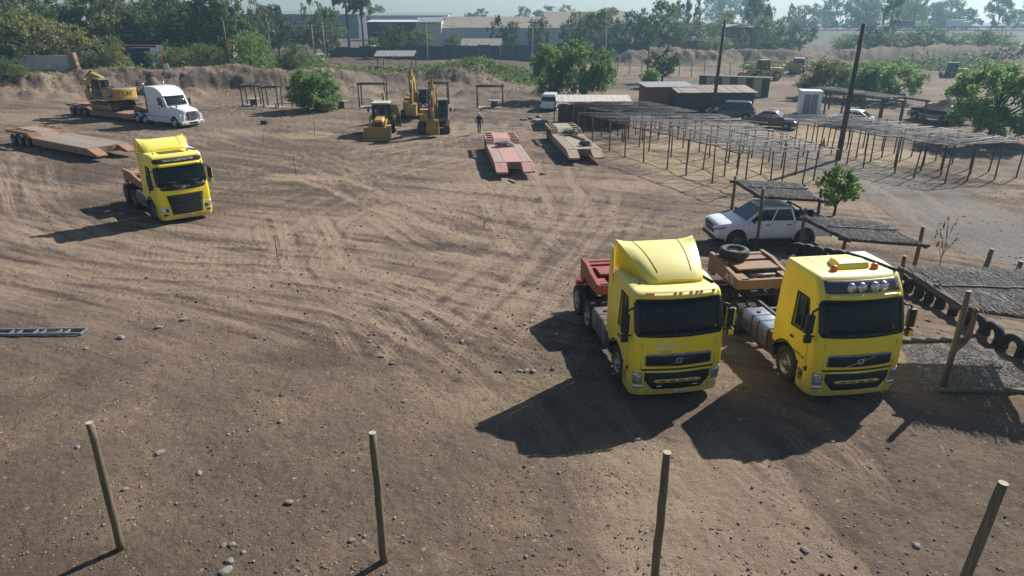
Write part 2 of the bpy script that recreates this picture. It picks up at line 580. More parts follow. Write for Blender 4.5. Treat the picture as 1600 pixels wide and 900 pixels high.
M = dict(
    yellow=mat('truck_yellow', (0.93, 0.70, 0.012), 0.45, splash=0.75, top_glare=(0.86, 0.80, 0.36), var=0.06, scale=1.3, dust=0.18, dustcol=(0.55, 0.44, 0.16), coat=0.35, bump=0.03, bscale=3),
    yellow_new=mat('truck_yellow_fresh', (0.93, 0.74, 0.015), 0.4, splash=0.6, top_glare=(0.88, 0.80, 0.25), var=0.05, scale=1.3, dust=0.12, dustcol=(0.55, 0.44, 0.16), coat=0.35),
    white=mat('white_paint', (0.82, 0.84, 0.87), 0.32, splash=0.5, var=0.04, scale=1.5, dust=0.1, coat=0.3),
    silver=mat('silver_paint', (0.42, 0.45, 0.48), 0.35, metal=0.3, var=0.05, dust=0.1, coat=0.3),
    darkgrey=mat('dark_grey_paint', (0.045, 0.052, 0.06), 0.3, var=0.06, dust=0.12, coat=0.4),
    darkgreen=mat('dark_teal_paint', (0.04, 0.075, 0.075), 0.3, var=0.06, dust=0.12, coat=0.4),
    black=mat('black_plastic', (0.012, 0.012, 0.013), 0.55, var=0.2, scale=6, dust=0.06),
    grille=mat('grille_black', (0.01, 0.01, 0.011), 0.5, var=0.2, scale=9, dust=0.04),
    gloss=mat('gloss_black', (0.006, 0.007, 0.009), 0.3, var=0.1, scale=2, dust=0.03),
    wornrim=mat('worn_rim', (0.42, 0.40, 0.38), 0.4, metal=0.7, var=0.3, scale=6, dust=0.35, rust=0.25),
    seam=mat('panel_gap', (0.02, 0.018, 0.012), 0.8, var=0.1),
    trim=mat('grey_trim', (0.3, 0.29, 0.26), 0.45, metal=0.3, var=0.1, dust=0.1),
    chrome=mat('bright_metal', (0.62, 0.63, 0.65), 0.22, metal=1.0, var=0.08),
    alu=mat('tank_aluminium', (0.5, 0.52, 0.55), 0.3, metal=0.95, var=0.12, scale=4, dust=0.12),
    steel=mat('dusty_steel', (0.16, 0.15, 0.145), 0.6, metal=0.4, var=0.25, dust=0.3),
    chassis=mat('chassis_black', (0.03, 0.028, 0.027), 0.65, var=0.25, dust=0.25, bump=0.2),
    rubber=mat('tyre_rubber', (0.022, 0.021, 0.021), 0.8, var=0.25, scale=5, dust=0.28, dustcol=(0.16, 0.13, 0.10)),
    oldtyre=mat('old_tyre', (0.02, 0.021, 0.023), 0.75, var=0.25, scale=5, dust=0.16, dustcol=(0.13, 0.11, 0.09)),
    lamp=mat('lamp_lens', (0.62, 0.66, 0.7), 0.12, metal=0.7, var=0.15, scale=14, coat=1.0),
    orange=mat('amber_lens', (0.75, 0.16, 0.02), 0.25, var=0.1),
    red=mat('red_lens', (0.4, 0.02, 0.02), 0.25, var=0.1),
    neckred=mat('gooseneck_red', (0.30, 0.055, 0.045), 0.6, var=0.25, dust=0.25, rust=0.2),
    neckorange=mat('gooseneck_rust_orange', (0.25, 0.135, 0.06), 0.75, var=0.25, dust=0.5, dustcol=(.33,.25,.18), rust=0.35),
    trailred=mat('trailer_faded_red', (0.46, 0.22, 0.18), 0.8, var=0.2, dust=0.55, dustcol=(.42,.32,.26), rust=0.15),
    trailrust=mat('trailer_rust', (0.36, 0.15, 0.07), 0.8, var=0.25, dust=0.6, dustcol=(.36,.27,.21), rust=0.4),
    trailtan=mat('trailer_tan', (0.40, 0.30, 0.20), 0.75, var=0.2, dust=0.4, rust=0.2),
    cat=mat('machine_yellow', (0.50, 0.31, 0.06), 0.5, var=0.15, dust=0.28, rust=0.08),
    catdark=mat('machine_ochre', (0.38, 0.24, 0.05), 0.55, var=0.15, dust=0.3, rust=0.1),
    track=mat('track_steel', (0.055, 0.052, 0.05), 0.6, metal=0.5, var=0.3, dust=0.35),
    letter_white=mat('lettering_white', (0.72, 0.72, 0.68), 0.5, var=0.05, dust=0.08),
    letter_black=mat('lettering_black', (0.015, 0.015, 0.015), 0.5, var=0.05),
    plate=mat('plate_white', (0.65, 0.65, 0.62), 0.45, var=0.06, dust=0.2),
    seat=mat('seat_fabric', (0.13, 0.135, 0.15), 0.9, var=0.2),
    dash=mat('dashboard', (0.15, 0.155, 0.165), 0.7, var=0.15, dust=0.1),
    glass=mat_glass('vehicle_glass'),
    carglass=mat('car_glass', (0.012, 0.016, 0.02), 0.06, var=0.1, coat=0.5, dust=0.04),
    glassdark=mat_glass('tinted_glass', (0.22, 0.25, 0.28), 0.5),
    post=mat_wood('post_wood', (0.24, 0.185, 0.12), 0.28),
    postcut=mat('post_end_grain', (0.42, 0.36, 0.26), 0.9, var=0.2, scale=14),
    pole=mat_wood('pole_dark_wood', (0.075, 0.06, 0.05), 0.5, dust=0.1),
    eucpost=mat_wood('slim_post_wood', (0.085, 0.068, 0.055), 0.5, dust=0.15),
    cane=mat_wood('bleached_cane', (0.66, 0.63, 0.60), 0.6, (3, 3, 3), 0.1),
    cane_dark=mat_wood('dark_cane', (0.21, 0.195, 0.185), 0.45, (3, 3, 3), 0.1),
    plank=mat_wood('deck_plank', (0.40, 0.34, 0.27), 0.6, (9, 0.7, 9), 0.35),
    plankred=mat_wood('deck_plank_pink', (0.47, 0.38, 0.33), 0.7, (9, 0.7, 9), 0.3),
    plankgrey=mat_wood('deck_plank_grey', (0.36, 0.31, 0.26), 0.6, (9, 0.7, 9), 0.35),
    concrete=mat('concrete', (0.30, 0.29, 0.27), 0.9, var=0.15, dust=0.2, bump=0.3),
    whitewall=mat('whitewashed_wall', (0.55, 0.53, 0.50), 0.9, var=0.12, scale=0.6, dust=0.15),
    bluewall=mat('pale_blue_wall', (0.46, 0.52, 0.58), 0.85, var=0.12, scale=0.4, dust=0.05),
    brownwall=mat('brown_board_wall', (0.06, 0.048, 0.04), 0.85, var=0.2, dust=0.1),
    darkred=mat('dark_red_container', (0.10, 0.03, 0.025), 0.8, var=0.15, dust=0.05),
    brick=mat('brick_red_wall', (0.22, 0.09, 0.065), 0.9, var=0.2, dust=0.15),
    roof_tan=mat('weathered_roof_sheet', (0.27, 0.225, 0.19), 0.85, var=0.15, scale=0.5, dust=0.1),
    roof_grey=mat('grey_roof_sheet', (0.24, 0.25, 0.26), 0.7, var=0.15, scale=0.5, dust=0.1),
    roof_light=mat('bleached_roof_sheet', (0.50, 0.46, 0.41), 0.7, var=0.12, scale=0.8, dust=0.2),
    navy=mat('dark_steel_fence', (0.05, 0.06, 0.08), 0.7, var=0.2, scale=0.6),
    blue=mat('blue_container', (0.02, 0.055, 0.13), 0.6, var=0.15, dust=0.1),
    bluedrum=mat('blue_drum', (0.05, 0.20, 0.42), 0.45, var=0.1),
    green_panel=mat('dark_green_panel', (0.03, 0.055, 0.045), 0.7, var=0.15, dust=0.1),
    cream_panel=mat('cream_panel', (0.45, 0.38, 0.22), 0.7, var=0.1, dust=0.15),
    tent=mat('black_canvas', (0.012, 0.012, 0.015), 0.9, var=0.2, spec=0.15),
    stone=mat('field_stone', (0.24, 0.21, 0.19), 0.9, var=0.3, scale=6, bump=0.5, bscale=18),
    stonelight=mat('pale_stone', (0.25, 0.225, 0.20), 0.9, var=0.25, scale=6, bump=0.5, bscale=18),
    galv=mat('galvanised_steel', (0.33, 0.36, 0.41), 0.45, metal=0.6, var=0.2, scale=6, dust=0.2),
    bark=mat_wood('bark', (0.13, 0.10, 0.075), 0.45, (6, 6, 1.0)),
    barkpale=mat_wood('pale_bark', (0.24, 0.21, 0.18), 0.5, (6, 6, 1.0)),
    leaf_willow=mat_leaf('leaf_willow', (0.20, 0.31, 0.085), 0.5, 0.45),
    leaf_bright=mat_leaf('leaf_bright', (0.19, 0.30, 0.07), 0.5, 0.45),
    leaf_dark=mat_leaf('leaf_dark', (0.105, 0.155, 0.045), 0.6, 0.38),
    leaf_mid=mat_leaf('leaf_mid', (0.16, 0.215, 0.065), 0.6, 0.38),
    leaf_olive=mat_leaf('leaf_olive', (0.22, 0.235, 0.085), 0.6, 0.38),
    leaf_grey=mat_leaf('leaf_grey_green', (0.16, 0.19, 0.11), 0.6, 0.38),
    leaf_pale=mat_leaf('leaf_pale', (0.15, 0.17, 0.085)),
    dry=mat_leaf('dry_grass_blade', (0.34, 0.25, 0.13), 0.35, 0.2),
)
# ------------------------------------------------------------------ terrain
_rs = np.random.RandomState(11)
_tab = _rs.rand(256, 256)


def vnoise(x, y):
    xi = np.floor(x).astype(int); yi = np.floor(y).astype(int)
    fx = x - xi; fy = y - yi
    fx = fx * fx * (3 - 2 * fx); fy = fy * fy * (3 - 2 * fy)
    a = _tab[xi & 255, yi & 255]; b = _tab[(xi + 1) & 255, yi & 255]
    c = _tab[xi & 255, (yi + 1) & 255]; d = _tab[(xi + 1) & 255, (yi + 1) & 255]
    return (a * (1 - fx) + b * fx) * (1 - fy) + (c * (1 - fx) + d * fx) * fy


def fbm(x, y, oct=4, g=0.5):
    t = 0.0; a = 1.0; n = 0.0
    for k in range(oct):
        t = t + a * vnoise(x * 2 ** k + 17.3 * k, y * 2 ** k + 5.1 * k)
        n += a; a *= g
    return t / n


def sstep(a, b, x):
    t = np.clip((x - a) / (b - a), 0, 1)
    return t * t * (3 - 2 * t)


def ridge(x, y, nodes):
    """earth bank along nodes (px, distance, height, half width)"""
    P = [(at(n[0], n[1]).x, n[1], n[2], n[3]) for n in nodes]
    xs = [p[0] for p in P]
    Y = np.interp(x, xs, [p[1] for p in P])
    Hh = np.interp(x, xs, [p[2] for p in P], left=P[0][2], right=0)
    Wd = np.interp(x, xs, [p[3] for p in P])
    wob = (fbm(x * 0.09, y * 0.0 + 3, 3) - 0.5) * 6
    d = (y - Y - wob) / Wd
    front = np.exp(-np.abs(np.minimum(d, 0)) ** 2.2 * 1.6)
    back = 0.42 + 0.58 * np.exp(-np.maximum(d, 0) ** 2 * 1.6)
    back = back * (1 - sstep(6, 14, d))
    prof = np.where(d < 0, front, back)
    return Hh * prof


BERM = [(-500, 96, 3.0, 8), (-100, 96, 2.9, 8), (0, 96, 3.0, 7), (100, 97, 2.9, 7), (200, 98, 3.2, 7), (300, 97, 3.5, 7), (380, 98, 3.6, 7), (440, 98, 3.2, 7), (520, 100, 3.0, 7),
        (600, 102, 2.4, 6), (660, 104, 2.2, 6), (720, 105, 3.0, 5), (750, 106, 3.2, 5), (800, 108, 1.7, 5), (850, 112, 0.3, 5), (870, 112, 0, 5)]
BANK = [(940, 150, 0, 6), (980, 150, 2.6, 6), (1060, 150, 2.8, 6), (1150, 152, 3.0, 6), (1250, 150, 2.6, 7), (1350, 152, 3.2, 7), (1480, 150, 4.0, 9), (1600, 146, 4.4, 9), (1800, 140, 4.2, 9), (2300, 140, 4, 9)]


def height(x, y):
    x = np.asarray(x, float); y = np.asarray(y, float)
    yard = sstep(70, 84, y)
    b = 0.85 * ridge(x, y, BERM) * (0.72 + 0.56 * fbm(x * 0.16 + 3, y * 0.16, 3))
    b = b + ridge(x, y, BANK) * (0.7 + 0.6 * fbm(x * 0.3 + 8, y * 0.3, 3))
    lump = np.maximum(fbm(x * 0.22 + 40, y * 0.3, 3) - 0.54, 0) * 3.5
    b = b + lump * np.exp(-((y - 90) / 5.0) ** 2) * (x < 12) * 1.2
    m2 = np.exp(-(((x + 6) / 5) ** 2 + ((y - 101) / 3.5) ** 2)) * 1.6 + np.exp(-(((x - 63) / 12) ** 2 + ((y - 122) / 5) ** 2)) * 1.2
    b = b + m2
    rough = (fbm(x * 0.9, y * 0.9, 5, 0.62) - 0.5) * (0.05 + 0.9 * np.clip(b, 0, 1.4))
    small = (fbm(x * 0.35 + 9, y * 0.35, 3) - 0.5) * 0.06
    return b + rough * 0.9 + small * (1 - yard)


def hz(x, y):
    return float(height(np.array([x]), np.array([y]))[0])


# wheel tracks: photo polylines laid on the yard (gauge of the wheels, depth, brightness)
TR = [
    ([(-60, 330), (120, 372), (300, 392), (480, 400), (640, 425), (800, 470), (900, 560)], 1.0),
    ([(-60, 350), (100, 392), (280, 412), (470, 420), (620, 450), (780, 520)], 1.0),
    ([(-60, 372), (150, 420), (350, 440), (560, 470), (740, 545), (860, 650)], 0.8),
    ([(-50, 400), (100, 430), (300, 455), (470, 470), (640, 510), (780, 590)], 0.8),
    ([(20, 240), (30, 290), (60, 340), (140, 376), (300, 398)], 1.2),
    ([(-10, 245), (5, 300), (40, 350), (120, 390), (260, 420)], 1.2),
    ([(60, 250), (52, 300), (80, 345), (170, 372)], 0.9),
    ([(340, 200), (420, 232), (520, 275), (600, 330), (680, 380), (800, 420)], 0.9),
    ([(300, 240), (420, 260), (540, 290), (660, 330), (760, 360), (880, 380)], 1.0),
    ([(520, 260), (560, 300), (640, 330), (760, 350), (900, 340), (1060, 330)], 0.8),
    ([(470, 330), (490, 380), (540, 420), (620, 470), (720, 560)], 1.2),
    ([(440, 330), (450, 370), (490, 420), (560, 480), (660, 580)], 1.0),
    ([(640, 290), (560, 320), (510, 350), (500, 400), (540, 450)], 0.9),
    ([(880, 280), (850, 320), (760, 380), (640, 440), (520, 520)], 0.9),
    ([(910, 290), (880, 340), (820, 400), (720, 470), (600, 560)], 0.9),
    ([(940, 300), (910, 350), (860, 420), (780, 500), (690, 590)], 0.8),
    ([(1000, 310), (960, 350), (920, 400), (880, 470), (800, 560)], 0.8),
    ([(780, 300), (800, 340), (830, 380), (880, 430)], 0.8),
    ([(860, 240), (870, 280), (885, 320), (900, 360)], 1.3),
    ([(720, 240), (640, 262), (540, 280), (400, 290), (200, 292)], 0.9),
    ([(740, 300), (640, 320), (500, 322), (340, 318)], 0.8),
    ([(620, 230), (600, 260), (500, 300), (400, 345), (340, 375)], 0.8),
    ([(1090, 330), (1000, 345), (900, 350), (760, 330), (620, 300)], 0.7),
    ([(1440, 960), (1340, 860), (1240, 770), (1150, 700)], 1.5),
    ([(1300, 960), (1210, 850), (1140, 770), (1080, 710)], 1.1),
    ([(1040, 900), (1000, 800), (960, 720), (900, 640), (860, 560)], 0.6),
    ([(1420, 660), (1440, 700), (1500, 760), (1560, 820)], 0.6),
    ([(700, 190), (660, 225), (560, 250), (420, 258), (260, 262)], 0.8),
    ([(860, 210), (780, 200), (700, 215), (560, 240), (400, 232), (330, 215)], 0.8),
    ([(0, 450), (160, 455), (330, 470), (500, 500), (640, 560)], 0.5),
    ([(300, 480), (470, 500), (640, 540), (780, 620)], 0.5),
    ([(1600, 430), (1520, 400), (1430, 350), (1340, 290), (1220, 240), (1100, 205), (1020, 190)], 1.2),
    ([(1600, 380), (1500, 350), (1400, 300), (1300, 255), (1180, 220)], 1.0),
    ([(1640, 350), (1500, 320), (1380, 280), (1280, 250)], 0.8),
]


def catmull(P, step=0.45):
    P = np.array(P)
    P = np.vstack([2 * P[0] - P[1], P, 2 * P[-1] - P[-2]])
    out = []
    for i in range(1, len(P) - 2):
        n = max(2, int(np.linalg.norm(P[i + 1] - P[i]) / step))
        t = np.linspace(0, 1, n, endpoint=False)[:, None]
        out.append(0.5 * (2 * P[i] + (P[i + 1] - P[i - 1]) * t + (2 * P[i - 1] - 5 * P[i] + 4 * P[i + 1] - P[i + 2]) * t ** 2 + (3 * P[i] - P[i - 1] - 3 * P[i + 1] + P[i + 2]) * t ** 3))
    out.append(P[-2][None, :])
    return np.vstack(out)


def along(x, y, C):
    """signed side distance and run length to a curve for points near it"""
    best = np.full(x.shape, 1e9); lat = np.full(x.shape, 1e9); run = np.zeros(x.shape)
    L = 0.0
    for a, b in zip(C[:-1], C[1:]):
        d = b - a
        l = math.hypot(*d)
        if l < 1e-6:
            continue
        u = d / l
        px, py = x - a[0], y - a[1]
        t = np.clip(px * u[0] + py * u[1], 0, l)
        dx, dy = px - t * u[0], py - t * u[1]
        q = dx * dx + dy * dy
        k = q < best
        best[k] = q[k]
        side = u[0] * py - u[1] * px
        lat[k] = (np.sqrt(q) * np.sign(side))[k]
        run[k] = (L + t)[k]
        L += l
    return lat, run, L


def make_ground():
    fine = np.radians(np.linspace(-52, 52, 980))
    coarse = np.radians(np.concatenate([np.arange(-180, -52, 4.0), np.arange(56, 180, 4.0)]))
    ang = np.sort(np.concatenate([fine, coarse]))
    rad = [2.0, 4.0, 6.0]
    while rad[-1] < 1200:
        r = rad[-1]
        st = max(0.045, r * r / 5200)
        if r < 165:
            st = min(st, 0.8)
        elif r < 400:
            st = min(st, 6)
        else:
            st = r * 0.08
        rad.append(r + st)
    rad = np.array(rad)
    na, nr = len(ang), len(rad)
    A, Rr = np.meshgrid(ang, rad)
    X = (np.sin(A) * Rr).ravel(); Y = (np.cos(A) * Rr).ravel()
    Z = height(X, Y)
    Z = np.where(Rr.ravel() > 700, 0, Z)
    n1 = fbm(X * 0.12, Y * 0.2, 4); n2 = fbm(X * 0.5 + 4, Y * 0.7, 4); n3 = fbm(X * 2.2, Y * 2.2, 3)
    light = np.clip(0.42 + 1.3 * (n1 - 0.5) + 0.7 * (n2 - 0.5), 0, 1)
    # the yard is dustier in the middle, stonier near the fence posts
    cx, cy = G(760, 400).x, G(760, 400).y
    dusty = np.exp(-(((X - cx) / 13) ** 2 + ((Y - cy - 3) / 9) ** 2)) + 0.8 * np.exp(-(((X - 3.6) / 2.6) ** 2 + ((Y - 10) / 4.5) ** 2))
    light = light + 0.28 * dusty
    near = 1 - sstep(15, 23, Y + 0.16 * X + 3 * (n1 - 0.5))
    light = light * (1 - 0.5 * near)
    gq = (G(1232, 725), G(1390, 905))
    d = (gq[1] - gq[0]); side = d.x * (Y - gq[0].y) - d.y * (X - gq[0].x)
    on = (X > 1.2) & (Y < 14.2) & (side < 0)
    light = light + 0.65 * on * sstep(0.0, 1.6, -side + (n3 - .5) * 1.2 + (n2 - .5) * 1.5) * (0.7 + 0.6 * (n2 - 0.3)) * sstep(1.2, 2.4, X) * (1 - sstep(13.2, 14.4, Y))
    yellow = np.clip((fbm(X * 0.9 + 31, Y * 0.9, 5, 0.65) - 0.47) * 3.6, 0, 1) * near * 0.3
    for px, py, rx, ry, k in ((485, 210, 3.2, 2.4, .9), (463, 277, 2.2, 1.3, .9), (1060, 250, 4.8, 10, 1), (1110, 255, 4.5, 8, 1), (1260, 212, 7, 6, 1), (1350, 242, 5.5, 5, 1), (1180, 195, 6, 6, .9), (1220, 285, 3, 4, .8), (745, 630, 1.6, 1.0, .4), (1470, 560, 2.2, 1.6, .35), (930, 190, 3, 4, .5)):
        c = G(px, py)
        yellow = np.maximum(yellow, k * sstep(1.15, 0.5, np.sqrt(((X - c.x) / rx) ** 2 + ((Y - c.y) / ry) ** 2) + (n2 - 0.5) * 0.9))
    road = catmull([tuple(G(*p))[:2] for p in ((1900, 470), (1600, 385), (1470, 325), (1330, 265), (1220, 232), (1120, 205), (1020, 182))], 1.0)
    gravel = np.zeros_like(X)
    k = (X > 3) & (X < 60) & (Y > 15) & (Y < 75)
    lat, run, L = along(X[k], Y[k], road)
    gravel[k] = sstep(3.6, 2.2, np.abs(lat) + (n2[k] - 0.5) * 1.6)
    dark = np.clip((fbm(X * 0.25 + 60, Y * 0.5, 4) - 0.5) * 3, 0, 1) * sstep(17, 26, Y) * (0.65 - 0.4 * sstep(35, 50, Y))
    for px, py, rx, ry, kk in ((40, 400, 4, 1.6, .8), (430, 395, 2.2, .8, .9), (640, 385, 2.5, .7, .7), (560, 315, 4, 1.0, .7), (820, 400, 1.8, .8, .6), (120, 270, 4, 3, .6), (470, 560, 3.5, 1.0, .5), (660, 520, 2.6, .8, .5), (500, 300, 6, .8, .4)):
        c = G(px, py)
        dark = np.maximum(dark, kk * sstep(1.2, 0.4, np.sqrt(((X - c.x) / rx) ** 2 + ((Y - c.y) / ry) ** 2) + (n2 - 0.5) * 1.2))
    bed = [G(1402, 530), G(1516, 528), G(1690, 610), G(1440, 612)]
    ins = np.full(X.shape, 1e9)
    for a_, b_ in zip(bed, bed[1:] + bed[:1]):
        e_ = (b_ - a_).normalized()
        ins = np.minimum(ins, -(e_.x * (Y - a_.y) - e_.y * (X - a_.x)))
    gravel = np.maximum(gravel, sstep(-.05, .35, ins + (n3 - .5) * .3))
    # banks and far fields
    far = sstep(80, 88, Y)
    slope = np.clip(Z, 0, 1.5) / 1.5
    dark = dark * (1 - far) + far * np.clip((fbm(X * 0.25 + 3, Y * 0.6, 5, 0.65) - 0.40) * 4.0, 0, 1) * slope
    yellow = yellow * (1 - far) + far * np.clip((fbm(X * 0.16 + 13, Y * 0.2, 4, 0.6) - 0.48) * 3.4, 0, 1) * 0.4
    weeds = np.where(X < 14, sstep(103, 110, Y), sstep(150, 158, Y))
    dark = np.maximum(dark, 0.85 * weeds * (0.75 + 0.5 * n2))
    yellow = yellow * (1 - 0.8 * weeds)
    back = sstep(38, 74, Y)
    dark = np.maximum(dark, back * (0.06 + 0.34 * n2) * (1 - np.clip(yellow, 0, 1)))
    # drifting streaks left by years of driving
    cx_, sx_ = math.cos(R(-24)), math.sin(R(-24))
    wob = 2.5 * fbm(X * 0.06, Y * 0.06 + 9, 2)
    U = (X * cx_ + Y * sx_); V = (-X * sx_ + Y * cx_) + wob
    st = fbm(U * 0.16 + 3, V * 2.2, 6, 0.68) - 0.5
    st2 = fbm(U * 0.5 + 31, V * 7.0, 4, 0.6) - 0.5
    mid = sstep(14, 21, Y + 0.1 * X) * (1 - far) * (1 - gravel)
    light = light + mid * (0.9 * st + 0.9 * st2)
    dark = dark + mid * np.clip((-st - 0.05) * 4.5, 0, 0.9)
    Z = Z + mid * (0.05 * st + 0.03 * st2)
    # tracks
    rng = np.random.RandomState(5)
    for ti, (poly, amp) in enumerate(TR):
        base = np.array([tuple(G(*p))[:2] for p in poly])
        for rep in range(3 if amp > 0.6 else 2):
            C = catmull(base + (rng.randn(*base.shape) * 0.35 + rng.randn(2) * 0.9) * (rep > 0), 0.6)
            lo, hi = C.min(0) - 2.5, C.max(0) + 2.5
            k = np.where((X > lo[0]) & (X < hi[0]) & (Y > lo[1]) & (Y < hi[1]))[0]
            if not len(k):
                continue
            lat, run, L = along(X[k], Y[k], C)
            fade = sstep(0, 4, run) * sstep(0, 4, L - run) * np.clip(-0.1 + 1.2 * vnoise(run * 0.3 + ti * 7, run * 0 + rep), 0, 1) * (0.35 + 1.1 * n3[k]) * amp
            for g in (-1.02, 1.02):
                q = np.abs(lat - g) + (n3[k] - 0.5) * 0.12
                band = sstep(0.36, 0.22, q)
                edge = np.exp(-((q - 0.42) / 0.1) ** 2)
                ribs = sstep(0.25, 0.75, 0.5 + 0.5 * np.cos((lat - g) * 2 * math.pi / 0.17))
                lug = sstep(0.3, 0.7, 0.5 + 0.5 * np.cos(run * 2 * math.pi / 0.30 + np.abs(lat - g) * 9))
                Z[k] += fade * (-0.006 * band + 0.007 * edge - 0.007 * band * ribs - 0.014 * band * lug * (ti % 3 == 0))
                light[k] += fade * (0.58 * band * (0.2 + 0.8 * ribs) - 0.26 * edge) - 0.25 * fade * band * lug * (ti % 3 == 0)
                gravel[k] *= 1 - 0.25 * band * fade
                dark[k] *= 1 - 0.5 * band * np.clip(fade, 0, 1)
    Z += (fbm(X * 3.6, Y * 3.6, 4, 0.62) - 0.5) * 0.075 * (1 - far)
    co = np.stack([X, Y, Z], 1)
    i = np.arange(nr - 1)[:, None] * na + np.arange(na)[None, :]
    j = np.arange(nr - 1)[:, None] * na + (np.arange(na)[None, :] + 1) % na
    faces = np.stack([i, j, j + na, i + na], 2).reshape(-1, 4)[:, ::-1]
    me = bpy.data.meshes.new('ground')
    # centre fan closes the ring under the eye point
    cidx = len(co)
    co = np.vstack([co, [[0, 0, 0]]])
    fan = np.stack([np.full(na, cidx), (np.arange(na) + 1) % na, np.arange(na)], 1)
    nq = len(faces)
    me.vertices.add(len(co))
    me.vertices.foreach_set('co', co.ravel())
    me.loops.add(nq * 4 + na * 3)
    me.loops.foreach_set('vertex_index', np.concatenate([faces.ravel(), fan.ravel()]).astype(np.int32))
    me.polygons.add(nq + na)
    me.polygons.foreach_set('loop_start', np.concatenate([np.arange(nq) * 4, nq * 4 + np.arange(na) * 3]).astype(np.int32))
    me.polygons.foreach_set('loop_total', np.concatenate([np.full(nq, 4), np.full(na, 3)]).astype(np.int32))
    me.polygons.foreach_set('use_smooth', np.ones(nq + na, bool))
    me.update(calc_edges=True)
    me.validate()
    soil = np.zeros((len(co), 4), np.float32)
    for c, a in enumerate((light, yellow, gravel, dark)):
        soil[:-1, c] = np.clip(a, 0, 1)
    at_ = me.attributes.new('soil', 'FLOAT_COLOR', 'POINT')
    at_.data.foreach_set('color', soil.ravel())
    o = bpy.data.objects.new('ground', me)
    COL.objects.link(o)
    o['kind'] = 'structure'
    # material
    m, nt, p = _nodes('yard_soil')
    N, L = nt.nodes.new, nt.links.new
    tc = N('ShaderNodeTexCoord')
    a = N('ShaderNodeAttribute'); a.attribute_name = 'soil'
    sx = N('ShaderNodeSeparateColor'); L(a.outputs['Color'], sx.inputs[0])
    def noise(sc, det=6, ro=0.65, dist=0.0):
        n = N('ShaderNodeTexNoise')
        n.inputs['Scale'].default_value = sc; n.inputs['Detail'].default_value = det
        n.inputs['Roughness'].default_value = ro; n.inputs['Distortion'].default_value = dist
        L(tc.outputs['Object'], n.inputs['Vector'])
        return n.outputs['Fac']
    def math_(op, x, y, clamp=False):
        n = N('ShaderNodeMath'); n.operation = op; n.use_clamp = clamp
        for q, v in enumerate((x, y)):
            if isinstance(v, (int, float)):
                n.inputs[q].default_value = v
            else:
                L(v, n.inputs[q])
        return n.outputs[0]
    def mix(f, A_, B_):
        n = N('ShaderNodeMix'); n.data_type = 'RGBA'
        L(f, n.inputs['Factor'])
        for k_, v in (('A', A_), ('B', B_)):
            if isinstance(v, tuple):
                n.inputs[k_].default_value = hexa(v)
            else:
                L(v, n.inputs[k_])
        return n.outputs['Result']
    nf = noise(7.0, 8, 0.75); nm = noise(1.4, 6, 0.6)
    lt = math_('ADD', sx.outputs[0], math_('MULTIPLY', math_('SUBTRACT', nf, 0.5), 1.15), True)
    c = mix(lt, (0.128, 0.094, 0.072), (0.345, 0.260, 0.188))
    yl = math_('MULTIPLY', sx.outputs[1], math_('MULTIPLY', math_('SUBTRACT', noise(11, 8, 0.8), 0.28), 3.0, True), True)
    c = mix(yl, c, (0.45, 0.35, 0.215))
    gv = math_('MULTIPLY', sx.outputs[2], math_('ADD', nm, 0.25), True)
    c = mix(gv, c, (0.235, 0.215, 0.20))
    dk = math_('MULTIPLY', a.outputs['Alpha'], math_('ADD', nf, 0.3), True)
    c = mix(dk, c, (0.082, 0.062, 0.050))
    vo = N('ShaderNodeTexVoronoi'); vo.inputs['Scale'].default_value = 9.0
    L(tc.outputs['Object'], vo.inputs['Vector'])
    speck = math_('LESS_THAN', vo.outputs['Distance'], 0.17)
    sep = N('ShaderNodeSeparateColor'); L(vo.outputs['Color'], sep.inputs[0])
    keep = math_('GREATER_THAN', sep.outputs[0], 0.45)
    sk = math_('MULTIPLY', math_('MULTIPLY', speck, keep), 0.7)
    pc = N('ShaderNodeValToRGB')
    pc.color_ramp.elements[0].color = (0.07, 0.06, 0.055, 1); pc.color_ramp.elements[1].color = (0.5, 0.46, 0.41, 1)
    L(sep.outputs[1], pc.inputs['Fac'])
    c = mix(sk, c, pc.outputs['Color'])
    v2 = N('ShaderNodeTexVoronoi'); v2.inputs['Scale'].default_value = 4.2; v2.inputs['Randomness'].default_value = 1.0
    L(tc.outputs['Object'], v2.inputs['Vector'])
    sp2 = N('ShaderNodeSeparateColor'); L(v2.outputs['Color'], sp2.inputs[0])
    sk2 = math_('MULTIPLY', math_('MULTIPLY', math_('LESS_THAN', v2.outputs['Distance'], 0.2), math_('GREATER_THAN', sp2.outputs[0], 0.74)), 0.75)
    pc2 = N('ShaderNodeValToRGB')
    pc2.color_ramp.elements[0].color = (0.05, 0.04, 0.033, 1); pc2.color_ramp.elements[1].color = (0.42, 0.36, 0.30, 1)
    L(sp2.outputs[1], pc2.inputs['Fac'])
    c = mix(sk2, c, pc2.outputs['Color'])
    grit = math_('ADD', 0.62, math_('MULTIPLY', noise(16, 5, 0.85), 0.76))
    gm = N('ShaderNodeVectorMath'); gm.operation = 'SCALE'
    L(c, gm.inputs[0]); L(grit, gm.inputs['Scale'])
    c = gm.outputs['Vector']
    L(c, p.inputs['Base Color'])
    p.inputs['Roughness'].default_value = 0.95
    p.inputs['Specular IOR Level'].default_value = 0.15
    b1 = N('ShaderNodeBump'); b1.inputs['Strength'].default_value = 0.95; b1.inputs['Distance'].default_value = 0.07
    hgt = math_('ADD', math_('MULTIPLY', noise(24, 7, 0.75), 0.9), math_('MULTIPLY', nf, 0.8))
    hgt = math_('ADD', hgt, math_('MULTIPLY', math_('ADD', sk, sk2), 0.7))
    L(hgt, b1.inputs['Height'])
    L(b1.outputs['Normal'], p.inputs['Normal'])
    me.materials.append(m)
    return o


ground = make_ground()


